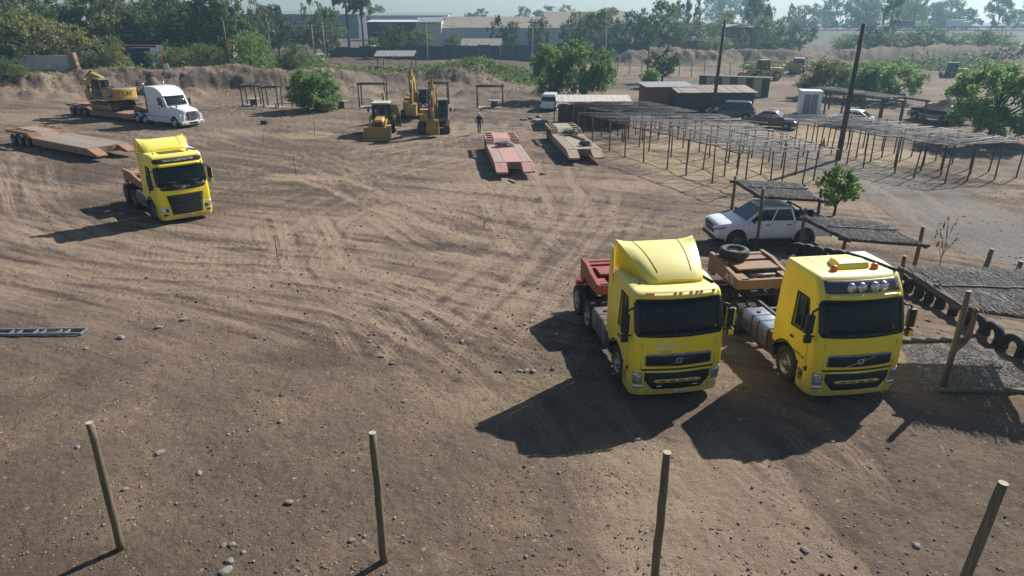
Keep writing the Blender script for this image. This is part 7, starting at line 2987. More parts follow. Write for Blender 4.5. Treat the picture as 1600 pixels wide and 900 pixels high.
D1 = G(900, 190).y
h_ = px_h(148, D1 - 1)
A = G(878, 190)
t = shed('low open shelter with a bleached sheet roof beside the willow', 874, 985, 63, 2.15, 4.2, 'brownwall', 'roof_light', rz=R(-2), slope=.3, name='shelter', cat='shelter')
t = shed('small brick hut with a thin sheet roof behind the pole shelters', 1010, 1083, 74, 2.6, 3.5, 'brick', 'roof_grey', rz=R(4), win=0)
wb = at(1015, 73.2)
mb = MB(); mb.box(-.9, .5, -.06, 0, 0.0, 1.1)
o = mb.build('whitewashed_board', M['whitewall']); o.location = (wb.x + .3, wb.y - .55, 0)
tag(o, 'whitewashed board leaning on the front of the small brick hut', 'board')
t = shed('long dark board hut with a rusty sheet roof behind the dark green SUV', 1060, 1178, 71.5, 2.3, 3.4, 'brownwall', 'roof_tan', rz=R(2), win=0, slope=.35)
pn = MB(); pn.box(-1.2, 1.4, .3, 2.6, 0, .02)
fr_ = at(1062, 64.5)
mb = MB(); mb.box(-.25, .25, -.25, .25, 0, 1.0)
mb.build
o = mb.build('cool_box', M['whitewall'], bevel=.03); g = at(1047, 70); o.location = (g.x, g.y, 0)
tag(o, 'white upright box standing by the small brick hut', 'box')
# striped panel wall
A, B = at(1090, 92), at(1200, 88)
t = thing('striped_panel_wall', 'wall of alternating dark green and cream panels before the wheel loader', 'panel wall', (A.x, A.y, 0), math.atan2(B.y - A.y, B.x - A.x))
L = (B - A).length
for k in range(9):
    m = MB()
    m.box(L * k / 9 + .01, L * (k + 1) / 9 - .01, 0, .12 + .02 * (k % 2), 0, 2.25)
    m.build('panel', M['green_panel' if k % 2 == 0 else 'cream_panel'], t)
m = MB(); m.box(-.1, L + .1, -.05, 2.0, 2.26, 2.34); m.build('roof', M['green_panel'], t)
# white cabin
g = G(1264, 181)
t = thing('site_cabin', 'white metal site cabin with ribbed door standing by the pergola', 'cabin', (g.x, g.y, 0), R(-14))
m = MB(); m.box(-1.0, 1.0, 0, 2.2, .1, 2.35); m.build('body', M['white'], t, bevel=.03)
m = MB(); m.box(-1.06, 1.06, -.06, 2.26, 2.35, 2.45); m.build('roof', M['white'], t, bevel=.02)
m = MB()
for x in (-.7, .0):
    m.box(x, x + .62, -.03, .0, .2, 2.1)
d = m.build('door', M['roof_grey'], t)
m = MB(); m.box(-.1, -.06, -.06, -.03, 1.0, 1.2); m.build('handle', M['black'], d)
m = MB()
for k in range(9):
    m.box(1.0, 1.02, .1 + k * .24, .2 + k * .24, .2, 2.25)
m.build('side_ribs', M['white'], t)
m = MB()
m.box(-.9, -.7, .1, 2.0, 0, .1); m.box(.7, .9, .1, 2.0, 0, .1)
m.build('skid', M['chassis'], t)
# black canvas tent
g = G(1474, 191)
t = thing('canvas_tent', 'black canvas gazebo with a low peaked top beside the silver SUV', 'tent', (g.x, g.y, 0), R(12))
m = MB()
S2, zt0, n = 2.1, 1.15, 10
rows = []
for i in range(n + 1):
    row = []
    for j in range(n + 1):
        x, y = (2 * i / n - 1), (2 * j / n - 1)
        q = max(abs(x), abs(y))
        z = zt0 + 1.25 * (1 - q) ** 1.5 + .12 * (x * y) ** 2 - .10 * (1 - abs(x * y)) * (q > .95)
        row.append(Vector((x * S2, y * S2, z)))
    rows.append(row)
m.grid(rows)
o = m.build('canvas', M['tent'], t)
s_ = o.modifiers.new('thick', 'SOLIDIFY'); s_.thickness = .03
m = MB()
for i in range(n):
    for a, b in (((i, 0), (i + 1, 0)), ((i, n), (i + 1, n)), ((0, i), (0, i + 1)), ((n, i), (n, i + 1))):
        p, q = rows[a[0]][a[1]], rows[b[0]][b[1]]
        m.add([p, q, q - Vector((0, 0, .22)), p - Vector((0, 0, .22))], [(0, 1, 2, 3)])
m.build('valance', M['tent'], t)
for x in (-1, 1):
    for y in (-1, 1):
        m = MB(); m.cyl((x * S2 * .97, y * S2 * .97, 0), (x * S2 * .97, y * S2 * .97, zt0 + .1), .03); m.build('leg', M['chassis'], t)


# barbecue shelters: four posts, top rails, a stone table
def bbq(label, l, r, zt=2.15, table=.7, w=1.3, dpt=1.4, rot=0.0, rails=True):
    A, B = G(*l), G(*r)
    t = thing('barbecue_shelter', label, 'shelter', ((A.x + B.x) / 2, A.y, 0), rot, 'open barbecue frames along the bank')
    w = max(.8, (B - A).length / 2)
    for x in (-w, w):
        for y in (0, dpt):
            m = MB(); m.tube([(x, y, -.1), (x + rnd(-.06, .06), y, zt + rnd(.1, .25))], .075, 8); m.build('post', M['pole'], t)
    if rails:
        for y in (0, dpt):
            m = MB(); m.tube([(-w - .15, y, zt), (w + .15, y, zt)], .075, 8); m.build('beam', M['pole'], t)
        for x in (-w, w):
            m = MB(); m.tube([(x, -.15, zt + .12), (x, dpt + .15, zt + .12)], .07, 8); m.build('beam', M['pole'], t)
    if table:
        m = MB(); m.cyl((w * .3, dpt * .4, 0), (w * .3, dpt * .4, table), .36, .33, 14); o = m.build('table_base', M['brownwall'], t)
        m = MB(); m.cyl((w * .3, dpt * .4, table), (w * .3, dpt * .4, table + .1), .72, n=18); m.build('table_top', M['concrete'], t)
    m = MB(); m.box(-w - .1, w + .1, -.15, dpt + .1, 0, .05); m.build('slab', M['concrete'], t)
    return t


bbq('open frame shelter with a round table left of the big bush', (384, 166), (400, 165))
bbq('empty narrow frame shelter standing right beside the big bush', (419, 168), (434, 166), table=0)
bbq('tall open frame shelter directly behind the backhoe loader', (562, 168), (602, 168), zt=2.5)
bbq('partly hidden open frame shelter behind the two excavators', (672, 166), (700, 166), zt=2.5)
bbq('open frame shelter alone between the excavators and the willow', (746, 169), (786, 169), zt=2.3)
g = G(533, 169)
t = thing('stone_table', 'round concrete table on a drum base at the right of the big bush', 'table', (g.x, g.y, 0))
m = MB(); m.cyl((0, 0, 0), (0, 0, .7), .4, .36, 14); m.build('base', M['brownwall'], t)
m = MB(); m.cyl((0, 0, .7), (0, 0, .82), .78, n=18); m.build('top', M['concrete'], t)
g = G(452, 169)
t = thing('bench', 'thin metal bench in front of the big bush', 'bench', (g.x - .5, g.y - .3, 0))
m = MB(); m.box(-1.0, 1.0, 0, .4, .48, .53); m.build('seat', M['chassis'], t)
for x in (-.9, .9):
    m = MB(); m.box(x - .03, x + .03, .02, .38, 0, .48); m.build('leg', M['chassis'], t)


# tall poles, stakes, cone
def tall_pole(label, px, py, top, r=.16, lean=(0, 0)):
    g = G(px, py)
    h = zat(top[1], g.y)
    dx = at(top[0], g.y, h).x - g.x
    m = MB()
    m.tube([(0, 0, -.2), (dx * .5, 0, h * .5), (dx, 0, h)], [r, r * .85, r * .65], 12)
    o = m.build('tall_pole', M['pole'])
    o.location = (g.x, g.y, 0)
    return tag(o, label, 'pole', 'tall dark timber poles over the pergolas')


tall_pole('tall dark pole leaning at the near corner of the pergolas', 1309, 250, (1350, 37), .2)
tall_pole('tall dark pole with a small white box rising by the dark hut', 1112, 186, (1133, 32), .19)
for (px, py, top), lab in zip(((492, 214, 183), (463, 276, 246), (381, 190, 176), (412, 223, 211), (433, 402, 368), (488, 172, 148)),
                              ('thin stake standing in the larger straw coloured circle', 'thin stake standing in the smaller straw coloured circle', 'short pale stake far left of the backhoe loader', 'short dark leaning stake left of the straw circle', 'thin dark stick leaning in the churned tracks', 'pale square stake in front of the big bush')):
    g = G(px, py)
    h = max(.4, zat(top, g.y))
    m = MB(); m.tube([(0, 0, -.05), (.04, 0, h)], .016, 6)
    o = m.build('stake', M['eucpost' if 'pale' not in lab else 'cane'])
    o.location = (g.x, g.y, 0)
    o.rotation_euler.y = rnd(-.1, .1)
    tag(o, lab, 'stake')
g = G(1286, 229)
t = thing('traffic_cone', 'orange traffic cone on straw ground between the two pergolas', 'cone', (g.x, g.y, 0))
m = MB(); m.lathe([(.17, .04), (.03, .72), (.001, .72)], axis='Z', n=16, closed=False); m.build('cone', M['orange'], t)
m = MB(); m.box(-.2, .2, -.2, .2, 0, .04); m.build('base', M['orange'], t)
g = G(414, 194)
m = MB(); m.prism([(-.4, 0), (.4, 0), (.3, .35), (-.3, .35)], -.3, .3, 'X')
o = m.build('dark_crate', M['chassis'], bevel=.03); o.location = (g.x, g.y, 0)
tag(o, 'small dark crate lying on the dirt left of the straw circle', 'crate')
# stone heaps beside the tan low loader
for i, (px, py, r, lab) in enumerate(((818, 188, .28, 'lone dark stone at the near end of the boulder row'), (830, 186, .4, 'pale boulder starting the row beside the tan low loader'), (838, 190, .45, 'dark boulder in the middle of the row by the tan low loader'),
                                      (846, 194, .5, 'big pale boulder ending the row by the tan low loader'), (842, 184, .35, 'small pale boulder behind the row by the tan low loader'), (866, 262, .0, ''))):
    if not r:
        continue
    g = G(px, py)
    o = bpy.data.objects.new('boulder', _rm[(i * 3) % 8])
    COL.objects.link(o)
    o.location = (g.x, g.y, r * .3); o.scale = (r * 1.2, r, r * .8); o.rotation_euler.z = i * 2.1
    tag(o, lab, 'boulder', 'boulders beside the tan low loader')
g = G(800, 284)
m = MB(); m.beam((0, -.4, .05), (0, .4, .05), .12, .08)
o = m.build('wooden_wedge', M['plank']); o.location = (g.x, g.y, 0); o.rotation_euler.z = .5
tag(o, 'pale wooden wedge on the ground at the nose of the red low loader', 'wedge')
# ------------------------------------------------------------------ trees
def leaf_mesh(name, pts, size, m, seed, droop=0.0, aspect=1.6):
    rr = np.random.RandomState(seed)
    n = len(pts)
    u = rr.randn(n, 3); u[:, 2] = u[:, 2] * .6 - droop
    u /= np.linalg.norm(u, axis=1)[:, None]
    w = rr.randn(n, 3)
    v = np.cross(u, w); v /= np.linalg.norm(v, axis=1)[:, None] + 1e-9
    s = size * rr.uniform(.6, 1.4, n)[:, None]
    a, b = u * s * aspect * .5, v * s * .5
    V = np.stack([pts - a, pts + b * .9 - a * .1, pts + a, pts - b * .9 - a * .1], 1).reshape(-1, 3)
    me = bpy.data.meshes.new(name)
    me.vertices.add(4 * n); me.vertices.foreach_set('co', V.ravel())
    me.loops.add(4 * n); me.loops.foreach_set('vertex_index', np.arange(4 * n, dtype=np.int32))
    me.polygons.add(n)
    me.polygons.foreach_set('loop_start', (np.arange(n) * 4).astype(np.int32))
    me.polygons.foreach_set('loop_total', np.full(n, 4, np.int32))
    me.update(calc_edges=True)
    at_ = me.attributes.new('tone', 'FLOAT', 'POINT')
    at_.data.foreach_set('value', np.repeat(rr.rand(n), 4).astype(np.float32))
    me.materials.append(m)
    return me


_tree = {}
def tree_mesh(kind, leaf, n, size, seed):
    """unit-height tree: trunk and crown meshes"""
    key = (kind, leaf, n, size, seed)
    if key in _tree:
        return _tree[key]
    rr = np.random.RandomState(seed + 77)
    cl = []
    if kind == 'round':
        N = 46
        for k in range(N):
            d = rr.randn(3); d /= np.linalg.norm(d)
            r = .45 + .55 * rr.rand() ** .5
            cl.append((d[0] * .5 * r, d[1] * .5 * r, .60 + d[2] * .36 * r, .08 + .06 * rr.rand()))
    elif kind == 'bush':
        N = 72
        for k in range(N):
            d = rr.randn(3); d /= np.linalg.norm(d)
            r = .15 + .85 * rr.rand() ** .45
            cl.append((d[0] * .5 * r, d[1] * .5 * r, max(.06, .46 + d[2] * .46 * r), .11 + .05 * rr.rand()))
    elif kind == 'tall':
        N = 44
        for k in range(N):
            z = .22 + .74 * rr.rand()
            w = .5 * (math.sin(math.pi * min(1, (z - .12) / .92)) ** .6) * (.6 + .5 * vnoise(np.array([z * 6.0 + seed]), np.array([seed * 1.0]))[0])
            a = rr.rand() * 6.28
            q = w * (.35 + .65 * rr.rand() ** .6)
            cl.append((q * math.cos(a), q * math.sin(a), z, .06 + .06 * rr.rand()))
    elif kind == 'poplar':
        N = 44
        for k in range(N):
            z = .10 + .86 * rr.rand()
            w = .5 * min(1, (1 - z) * 3.2) * min(1, z * 4) * (.7 + .3 * rr.rand())
            a = rr.rand() * 6.28
            q = w * rr.rand() ** .5
            cl.append((q * math.cos(a), q * math.sin(a), z, .05 + .04 * rr.rand()))
    elif kind == 'willow':
        N = 60
        for k in range(N):
            d = rr.randn(3); d /= np.linalg.norm(d)
            r = .5 + .5 * rr.rand() ** .5
            z = .56 + d[2] * .40 * r
            cl.append((d[0] * .5 * r, d[1] * .5 * r, max(.16, z), .08 + .045 * rr.rand()))
    elif kind == 'sparse':
        for k in range(16):
            d = rr.randn(3); d /= np.linalg.norm(d)
            cl.append((d[0] * .4, d[1] * .4, .66 + d[2] * .3, .07))
    cl = np.array(cl)
    per = n // len(cl)
    P = []
    for x, y, z, r in cl:
        nt_ = 9
        tf = rr.randn(nt_, 3)
        tf /= np.linalg.norm(tf, axis=1)[:, None]
        tf *= (r * (.45 + .75 * rr.rand(nt_)))[:, None]
        g = tf[rr.randint(nt_, size=per)] + rr.randn(per, 3) * r * .20
        if kind == 'willow':
            g[:, 2] *= 1.25
            g[:, 2] -= np.abs(rr.randn(per)) * r * .35
        P.append(np.array([x, y, z]) + g * np.array([1, 1, .85]))
    P = np.vstack(P)
    P = P[P[:, 2] > .01]
    crown = leaf_mesh('crown', P, size, M[leaf], seed, droop=.8 if kind == 'willow' else .15)
    t = MB()
    rad = {'round': .03, 'bush': .022, 'tall': .022, 'poplar': .018, 'willow': .03, 'sparse': .014}[kind]
    top = .7 if kind != 'poplar' else .9
    tr = [(0, 0, -.03)] + [(rr.uniform(-.02, .02), rr.uniform(-.02, .02), top * k / 4) for k in range(1, 5)]
    t.tube(tr, [rad * 1.3, rad, rad * .8, rad * .6, rad * .3], 8)
    for k in range(12):
        c = cl[rr.randint(len(cl))]
        z0 = min(max(.06 if kind == 'bush' else .15, c[2] - .22 - .2 * rr.rand()), top * .9)
        b = Vector((0, 0, z0))
        e = Vector((c[0], c[1], c[2]))
        t.tube([b, b.lerp(e, .5) + Vector((0, 0, .03)), e], [rad * .55, rad * .35, rad * .12], 6)
    o = t.build('trunk', M['barkpale' if kind in ('tall', 'poplar') else 'bark'])
    tm = o.data
    bpy.data.objects.remove(o)
    _tree[key] = (tm, crown)
    return _tree[key]


def tree(label, loc, h, w, kind, leaf, n=3200, size=.032, seed=0, group=None, name='tree', cat='tree'):
    tm, cm = tree_mesh(kind, leaf, n, size, seed)
    t = thing(name, label, cat, loc, rnd(0, 6.28), group)
    t.scale = (w, w, h)
    for nm, me in (('trunk', tm), ('crown', cm)):
        o = bpy.data.objects.new(nm, me)
        COL.objects.link(o)
        o.parent = t
    return t


def tree_px(label, px, D, ytop, wpx, kind, leaf, n=3200, size=.032, seed=0, group=None, name='tree', cat='tree', base=None):
    z0 = hz(at(px, D).x, D) if base is None else base
    h = zat(ytop, D) - z0
    p = at(px, D, z0 + h / 2)
    dep = D * math.cos(PITCH) + (H - z0 - h / 2) * math.sin(PITCH)
    w = wpx / F * dep
    return tree(label, (p.x, D, z0 - .05), h, w, kind, leaf, n, size, seed, group, name, cat)


# near trees
tree_px('large bright willow reaching over the yard at the right edge', 1562, 56, 97, 150, 'willow', 'leaf_willow', 26000, .021, 1)
tree_px('big rounded willow with pale green top above the low shelter', 912, 84, 62, 96, 'willow', 'leaf_willow', 20000, .022, 2)
tree_px('smaller willow leaning out left of the big rounded willow', 860, 85, 68, 62, 'willow', 'leaf_willow', 12000, .025, 3)
tree_px('dusty green bush tree behind the small brick hut', 1036, 108, 72, 52, 'round', 'leaf_mid', 6000, .036, 4)
tree_px('small bright green shrub left of the small brick hut', 1016, 100, 104, 32, 'bush', 'leaf_bright', 4000, .05, 5, name='shrub', cat='shrub')
tree_px('dull olive tree at the left of the shade frame', 1288, 88, 87, 78, 'bush', 'leaf_olive', 12000, .026, 6)
tree_px('light green tree behind the tall leaning pole', 1340, 85, 90, 72, 'bush', 'leaf_bright', 13000, .025, 7)
tree_px('willow green tree at the right end of the shade frame', 1392, 83, 92, 88, 'willow', 'leaf_willow', 13000, .024, 8)
tree_px('big dense green bush between the barbecue frames', 490, 75.5, 106, 82, 'bush', 'leaf_bright', 17000, .026, 9, name='bush', cat='bush')
g = G(1303, 337)
tree('young leafy tree beside the white pickup tailgate', (g.x, g.y, 0), 2.5, 2.0, 'round', 'leaf_bright', 2600, .05, 10)
g = G(1467, 420)
tree('bare thin sapling with a few yellowish leaves by the gravel road', (g.x, g.y, 0), 2.2, .9, 'sparse', 'leaf_pale', 110, .05, 11, name='sapling', cat='sapling')

# tree belt behind the bank
KIND = {
    'dark': 'dense dark green', 'olive': 'olive green rounded', 'mid': 'mid green bushy', 'grey': 'greyish green loose', 'pale': 'pale thin leaved', 'bright': 'fresh green'}
BELT = [
    (12, 114, 8, 90, 'round', 'dark'), (55, 112, 16, 95, 'round', 'olive'), (25, 130, -14, 90, 'tall', 'pale'), (95, 122, -6, 90, 'round', 'mid'), (118, 114, 38, 64, 'round', 'olive'), (150, 128, -10, 90, 'tall', 'dark'),
    (176, 108, 51, 46, 'bush', 'olive'), (205, 126, -10, 92, 'round', 'mid'), (248, 130, -14, 90, 'tall', 'dark'), (295, 128, -8, 84, 'round', 'dark'), (335, 130, -18, 80, 'tall', 'dark'), (368, 128, -24, 64, 'tall', 'mid'),
    (396, 134, -2, 56, 'round', 'grey'), (432, 160, 6, 44, 'tall', 'grey'), (458, 150, 28, 60, 'round', 'grey'), (489, 165, -8, 40, 'tall', 'mid'), (518, 160, 12, 50, 'tall', 'mid'), (505, 150, 34, 56, 'round', 'grey'),
    (612, 150, 33, 46, 'round', 'dark'), (660, 170, 42, 34, 'round', 'mid'), (708, 168, 46, 22, 'round', 'mid'), (778, 172, 25, 36, 'poplar', 'dark'), (799, 172, 30, 28, 'round', 'dark'), (840, 168, 25, 38, 'round', 'dark'), (895, 168, 20, 40, 'round', 'dark'),
    (925, 172, 18, 44, 'tall', 'dark'), (950, 168, 12, 52, 'tall', 'mid'), (985, 172, 18, 44, 'tall', 'dark'), (1032, 165, 2, 66, 'tall', 'bright'), (1008, 168, 22, 42, 'round', 'dark'), (1052, 160, 32, 44, 'round', 'dark'),
    (1076, 200, -26, 52, 'poplar', 'pale'), (1100, 175, 28, 56, 'round', 'mid'), (1118, 168, 55, 66, 'bush', 'olive'), (1184, 190, -12, 50, 'tall', 'pale'), (1160, 170, 45, 30, 'poplar', 'mid'),
    (1224, 176, 50, 56, 'bush', 'dark'), (1252, 178, 36, 46, 'round', 'dark'), (1210, 172, 52, 44, 'bush', 'dark'), (1332, 172, 48, 66, 'bush', 'mid'), (1372, 170, 34, 66, 'bush', 'dark'), (1393, 176, -26, 36, 'tall', 'dark'), (1420, 168, 46, 56, 'bush', 'mid'), (1450, 170, 38, 68, 'bush', 'dark'), (1490, 170, 48, 40, 'bush', 'mid'), (1530, 170, 44, 50, 'bush', 'dark'), (1560, 172, 46, 54, 'bush', 'mid'),
    (390, 108, 44, 70, 'bush', 'bright'), (456, 107, 64, 58, 'bush', 'dark'), (262, 106, 70, 60, 'bush', 'mid'), (300, 106, 66, 60, 'bush', 'olive'), (335, 107, 64, 52, 'bush', 'mid'), (8, 92, 86, 60, 'bush', 'dark'), (148, 107, 80, 50, 'bush', 'mid'), 
    (583, 160, 56, 22, 'round', 'bright'), (320, 150, -6, 60, 'tall', 'mid'), (70, 142, -18, 70, 'tall', 'grey'), (180, 145, -16, 70, 'tall', 'grey'), (275, 148, -14, 60, 'tall', 'dark'),
]
rb = random.Random(77)
for k in range(23):
    px = rb.uniform(-30, 420) if k < 15 else rb.uniform(900, 1240)
    BELT.append((px, rb.uniform(122, 150) if k < 15 else rb.uniform(172, 215), rb.uniform(-6, 30) if k < 15 else rb.uniform(14, 44), rb.uniform(50, 80) if k < 15 else rb.uniform(36, 56), rb.choice(['round', 'tall']), rb.choice(['dark', 'mid', 'olive', 'mid'])))
BL = {}
for i, (px, D, yt, w, kind, leaf) in enumerate(BELT):
    nm, cat = ('bush', 'bush') if kind == 'bush' else ('tree', 'tree')
    shape = {'round': 'broad', 'tall': 'tall', 'poplar': 'narrow', 'bush': 'low'}[kind]
    where = ('at the far left edge' if px < 60 else 'over the white wall' if px < 140 else 'above the loaded trailer' if px < 240 else 'above the white truck' if px < 330 else 'behind the big barbecue bush' if px < 400 else
             'near the utility pylons' if px < 480 else 'left of the two palms' if px < 535 else 'between palms and pale warehouse' if px < 690 else 'in front of the warehouse gable' if px < 815 else 'in front of the long warehouse' if px < 910 else
             'behind the big willow' if px < 975 else 'behind the brick hut' if px < 1065 else 'left of the red brick block' if px < 1135 else 'around the red brick block' if px < 1240 else 'beside the far end of the highway' if px < 1345 else 'in the clump before the highway' if px < 1470 else 'before the highway at the far right')
    lab = f'{shape} {KIND[leaf]} {nm} {where}'
    BL.setdefault(lab, []).append(tree_px(lab, px, D, yt, w, kind, 'leaf_' + leaf, 6500, .024, (i * 3) % 4, 'trees and bushes beyond the yard', nm, cat))
for lab, L_ in BL.items():
    if len(L_) > 1:
        L_.sort(key=lambda o: o.location.x / o.location.y)
        for k, o in enumerate(L_):
            o['label'] = lab + ', ' + ('first', 'second', 'third', 'fourth', 'fifth', 'sixth', 'seventh', 'eighth', 'ninth')[k] + ' from the left'

# far hazy trees along the horizon
rr = random.Random(31)
FAR = []
for k in range(74):
    px = rr.uniform(-60, 1660)
    right = px > 1030
    D = rr.uniform(260, 520)
    yt = rr.uniform(-22, 12) if right else rr.uniform(8, 24)
    if 1465 < px < 1600:
        yt = rr.uniform(6, 24) if rr.random() < .7 else -6
    o = tree_px('distant tree fading into the haze on the horizon', px, D, yt, rr.uniform(26, 60), rr.choice(['tall', 'round', 'tall', 'poplar']), rr.choice(['leaf_dark', 'leaf_mid', 'leaf_grey']), 6500, .024, k % 4, 'distant trees fading into the haze', base=0)
    FAR.append(o)
    o['label'] = ('distant hazy tree on the horizon behind the highway' if right else 'distant hazy tree on the horizon over the warehouse roofs')
    o['group'] = 'distant trees fading into the haze, ' + ('behind the highway' if right else 'over the roofs')

# undergrowth strip along the back of the bank, dry grass on the banks
rs = np.random.RandomState(8)
n = 52000
D_ = 106 + rs.randn(n) * 3.2 + 3
px_ = rs.uniform(30, 850, n)
X_ = (px_ - 800) / F * (D_ * math.cos(PITCH) + 7 * math.sin(PITCH))
keep = fbm(X_ * .14 + 5, D_ * .3, 3) + .1 * rs.rand(n) > .42
X_, D_ = X_[keep], D_[keep]
Z_ = height(X_, D_) + rs.rand(len(X_)) ** 1.2 * (.2 + 1.2 * fbm(X_ * .3, D_ * .3, 3))
X2 = rs.uniform(-100, -32, 26000); D2 = rs.uniform(116, 128, 26000)
X_ = np.concatenate([X_, X2]); D_ = np.concatenate([D_, D2])
Z_ = np.concatenate([Z_, height(X2, D2) + rs.rand(26000) * (.6 + 3.0 * fbm(X2 * .2, D2 * .2, 3))])
me = leaf_mesh('undergrowth', np.stack([X_, D_, Z_], 1), .22, M['leaf_mid'], 3)
o = bpy.data.objects.new('undergrowth', me); COL.objects.link(o)
tag(o, 'green undergrowth growing in a strip behind the earth bank', 'undergrowth', kind='stuff')
n = 16000
X_ = rs.uniform(45, 130, n); D_ = 138 + rs.randn(n) * 3
keep = fbm(X_ * .1 + 15, D_ * .3, 3) > .5
X_, D_ = X_[keep], D_[keep]
me = leaf_mesh('ground_cover', np.stack([X_, D_, height(X_, D_) + rs.rand(len(X_)) * .9], 1), .4, M['leaf_mid'], 5)
o = bpy.data.objects.new('ground_cover', me); COL.objects.link(o)
tag(o, 'low green weeds growing at the foot of the right bank', 'weeds', kind='stuff')
n = 9000
X_ = np.concatenate([rs.uniform(-85, 12, n // 2), rs.uniform(15, 150, n // 2)])
D_ = np.concatenate([rs.uniform(87, 104, n // 2), rs.uniform(110, 158, n // 2)])
keep = fbm(X_ * .16 + 13, D_ * .2, 4, .6) > .48
X_, D_ = X_[keep], D_[keep]
me = leaf_mesh('dry_grass', np.stack([X_, D_, height(X_, D_) + rs.rand(len(X_)) * .22], 1), .12, M['dry'], 9, droop=-1.2, aspect=2.6)
o = bpy.data.objects.new('dry_grass', me); COL.objects.link(o)
tag(o, 'tufts of straw coloured dry grass over the earth banks', 'dry grass', kind='stuff')
# straw tufts in the near yard
n = 9000
D_ = rs.uniform(9, 20, n); X_ = rs.uniform(-1, 1, n) * (D_ * .8 + 2)
keep = (fbm(X_ * .9 + 31, D_ * .9, 5, .65) > .52) & (X_ < 3)
X_, D_ = X_[keep], D_[keep]
me = leaf_mesh('straw', np.stack([X_, D_, height(X_, D_) + .012], 1), .028, M['dry'], 19, droop=0, aspect=3.0)
o = bpy.data.objects.new('straw', me); COL.objects.link(o)
tag(o, 'bits of dry straw strewn over the near dirt', 'straw', kind='stuff')


# palms
for px, lab in ((543, 'tall slim palm at the left of the pair'), (566, 'tall slim palm at the right of the pair')):
    D = 172
    ht = zat(-6 if px < 550 else 4, D)
    p = at(px, D, ht / 2)
    t = thing('palm_tree', lab, 'palm', (p.x, D, 0), 0, 'pair of tall palms before the warehouses')
    m = MB(); m.tube([(0, 0, -.2), (.1, 0, ht * .5), (0, 0, ht)], [.32, .25, .22], 10); m.build('trunk', M['bark'], t)
    q = []
    rs2 = np.random.RandomState(px)
    for k in range(34):
        a = rs2.rand() * 6.28; e = rs2.uniform(-.7, 1.1)
        for s_ in np.linspace(.1, 1, 22):
            r = 3.0 * s_
            q.append((r * math.cos(a) * math.cos(e * .7), r * math.sin(a) * math.cos(e * .7), ht + r * math.sin(e) * .8 - 1.3 * s_ ** 2 * 1.2))
    q = np.array(q) + rs2.randn(len(q), 3) * .10
    o = bpy.data.objects.new('crown', leaf_mesh('crown', q, .55, M['leaf_dark'], px, droop=.5, aspect=2.2)); COL.objects.link(o); o.parent = t


# ------------------------------------------------------------------ buildings beyond
def gable(label, px0, px1, D, eave, ridge, depth, wall, roof, along_x=True, name='warehouse', windows=0, gable_left=False, group=None, doors=0, chim=0, posts=False):
    ze, zr = zat(eave, D), zat(ridge, D + depth / 2)
    A, B = at(px0, D, ze / 2), at(px1, D, ze / 2)
    w = B.x - A.x
    t = thing(name, label, 'building', ((A.x + B.x) / 2, D, 0), 0, group)
    b = MB(); b.box(-w / 2, w / 2, 0, depth, -.3, ze)
    b.prism([(0, ze), (depth, ze), (depth / 2, zr - .06)], -w / 2 + .02, w / 2 - .02, 'X')
    if posts:
        for x in (-w / 2 + .2, w / 2 - .2):
            for y in (.2, depth - .2):
                q_ = MB(); q_.tube([(x, y, -.3), (x, y, ze)], .08, 7); q_.build('post', M['pole'], t)
    else:
        b.build('wall', M[wall], t)
    r = MB()
    o_ = .4
    for s_ in (0, 1):
        y0 = -o_ if s_ == 0 else depth + o_
        zz = ze - o_ * (zr - ze) / (depth / 2)
        n = max(8, int(w / .55))
        for k in range(n):
            x0, x1 = -w / 2 - .3 + (w + .6) * k / n, -w / 2 - .3 + (w + .6) * (k + 1) / n
            xm = (x0 + x1) / 2
            r.add([(x0, y0, zz), (xm, y0, zz + .03), (xm, depth / 2, zr + .03), (x0, depth / 2, zr)], [(0, 1, 2, 3)])
            r.add([(xm, y0, zz + .03), (x1, y0, zz), (x1, depth / 2, zr), (xm, depth / 2, zr + .03)], [(0, 1, 2, 3)])
    ro = r.build('roof', M[roof], t)
    for k in range(windows):
        x = -w / 2 + w * (k + .6) / (windows + .2)
        f = MB(); f.box(x - .8, x + .8, -.08, .05, ze * .45, ze * .72)
        fo = f.build('window', M['trim'], t)
        g_ = MB(); g_.box(x - .7, x + .7, -.11, -.07, ze * .48, ze * .69); g_.build('pane', M['carglass'], fo)
    for k in range(doors):
        x = -w / 2 + w * (k + .35) / doors
        f = MB(); f.box(x - 1.2, x + 1.2, -.07, .05, 0, min(3.2, ze * .6)); f.build('door', M['roof_grey'], t)
    for k in range(chim):
        f = MB(); f.cyl((w * .1, depth * .3, zr - .8), (w * .1, depth * .3, zr + .7), .2); f.build('vent_pipe', M['roof_grey'], ro)
    return t


gable('pale blue warehouse with a tan roof and a gable end, left of the trees', 688, 872, 185, 43, 26, 17, 'bluewall', 'roof_tan', windows=0, doors=0)
gable('long grey warehouse with a weathered tan roof further back', 852, 985, 205, 38, 18, 20, 'bluewall', 'roof_tan', windows=3)
gable('low dark building with blue glass front right of the palms', 575, 652, 180, 34, 31, 14, 'navy', 'bluewall', windows=4)
gable('small white block with flat face beside the warehouse gable', 652, 690, 183, 34, 27, 10, 'whitewall', 'roof_grey', windows=0)
gable('little pale house with a tan roof in front of the warehouse', 722, 782, 162, 70, 60, 7, 'whitewall', 'roof_tan', name='house', windows=3, doors=1)
gable('long far building closing the horizon left of the palms', 380, 560, 330, 22, 17, 20, 'navy', 'roof_grey')
gable('far pale building on the horizon behind the white block', 580, 700, 300, 24, 20, 18, 'whitewall', 'roof_grey')
gable('red brick block among the trees left of the highway', 1133, 1176, 185, 42, 38, 10, 'brick', 'roof_tan', name='brick_block', windows=2)
gable('small house with a pale roof below the red brick block', 1074, 1108, 172, 63, 57, 7, 'brick', 'roof_grey', name='house', windows=1)
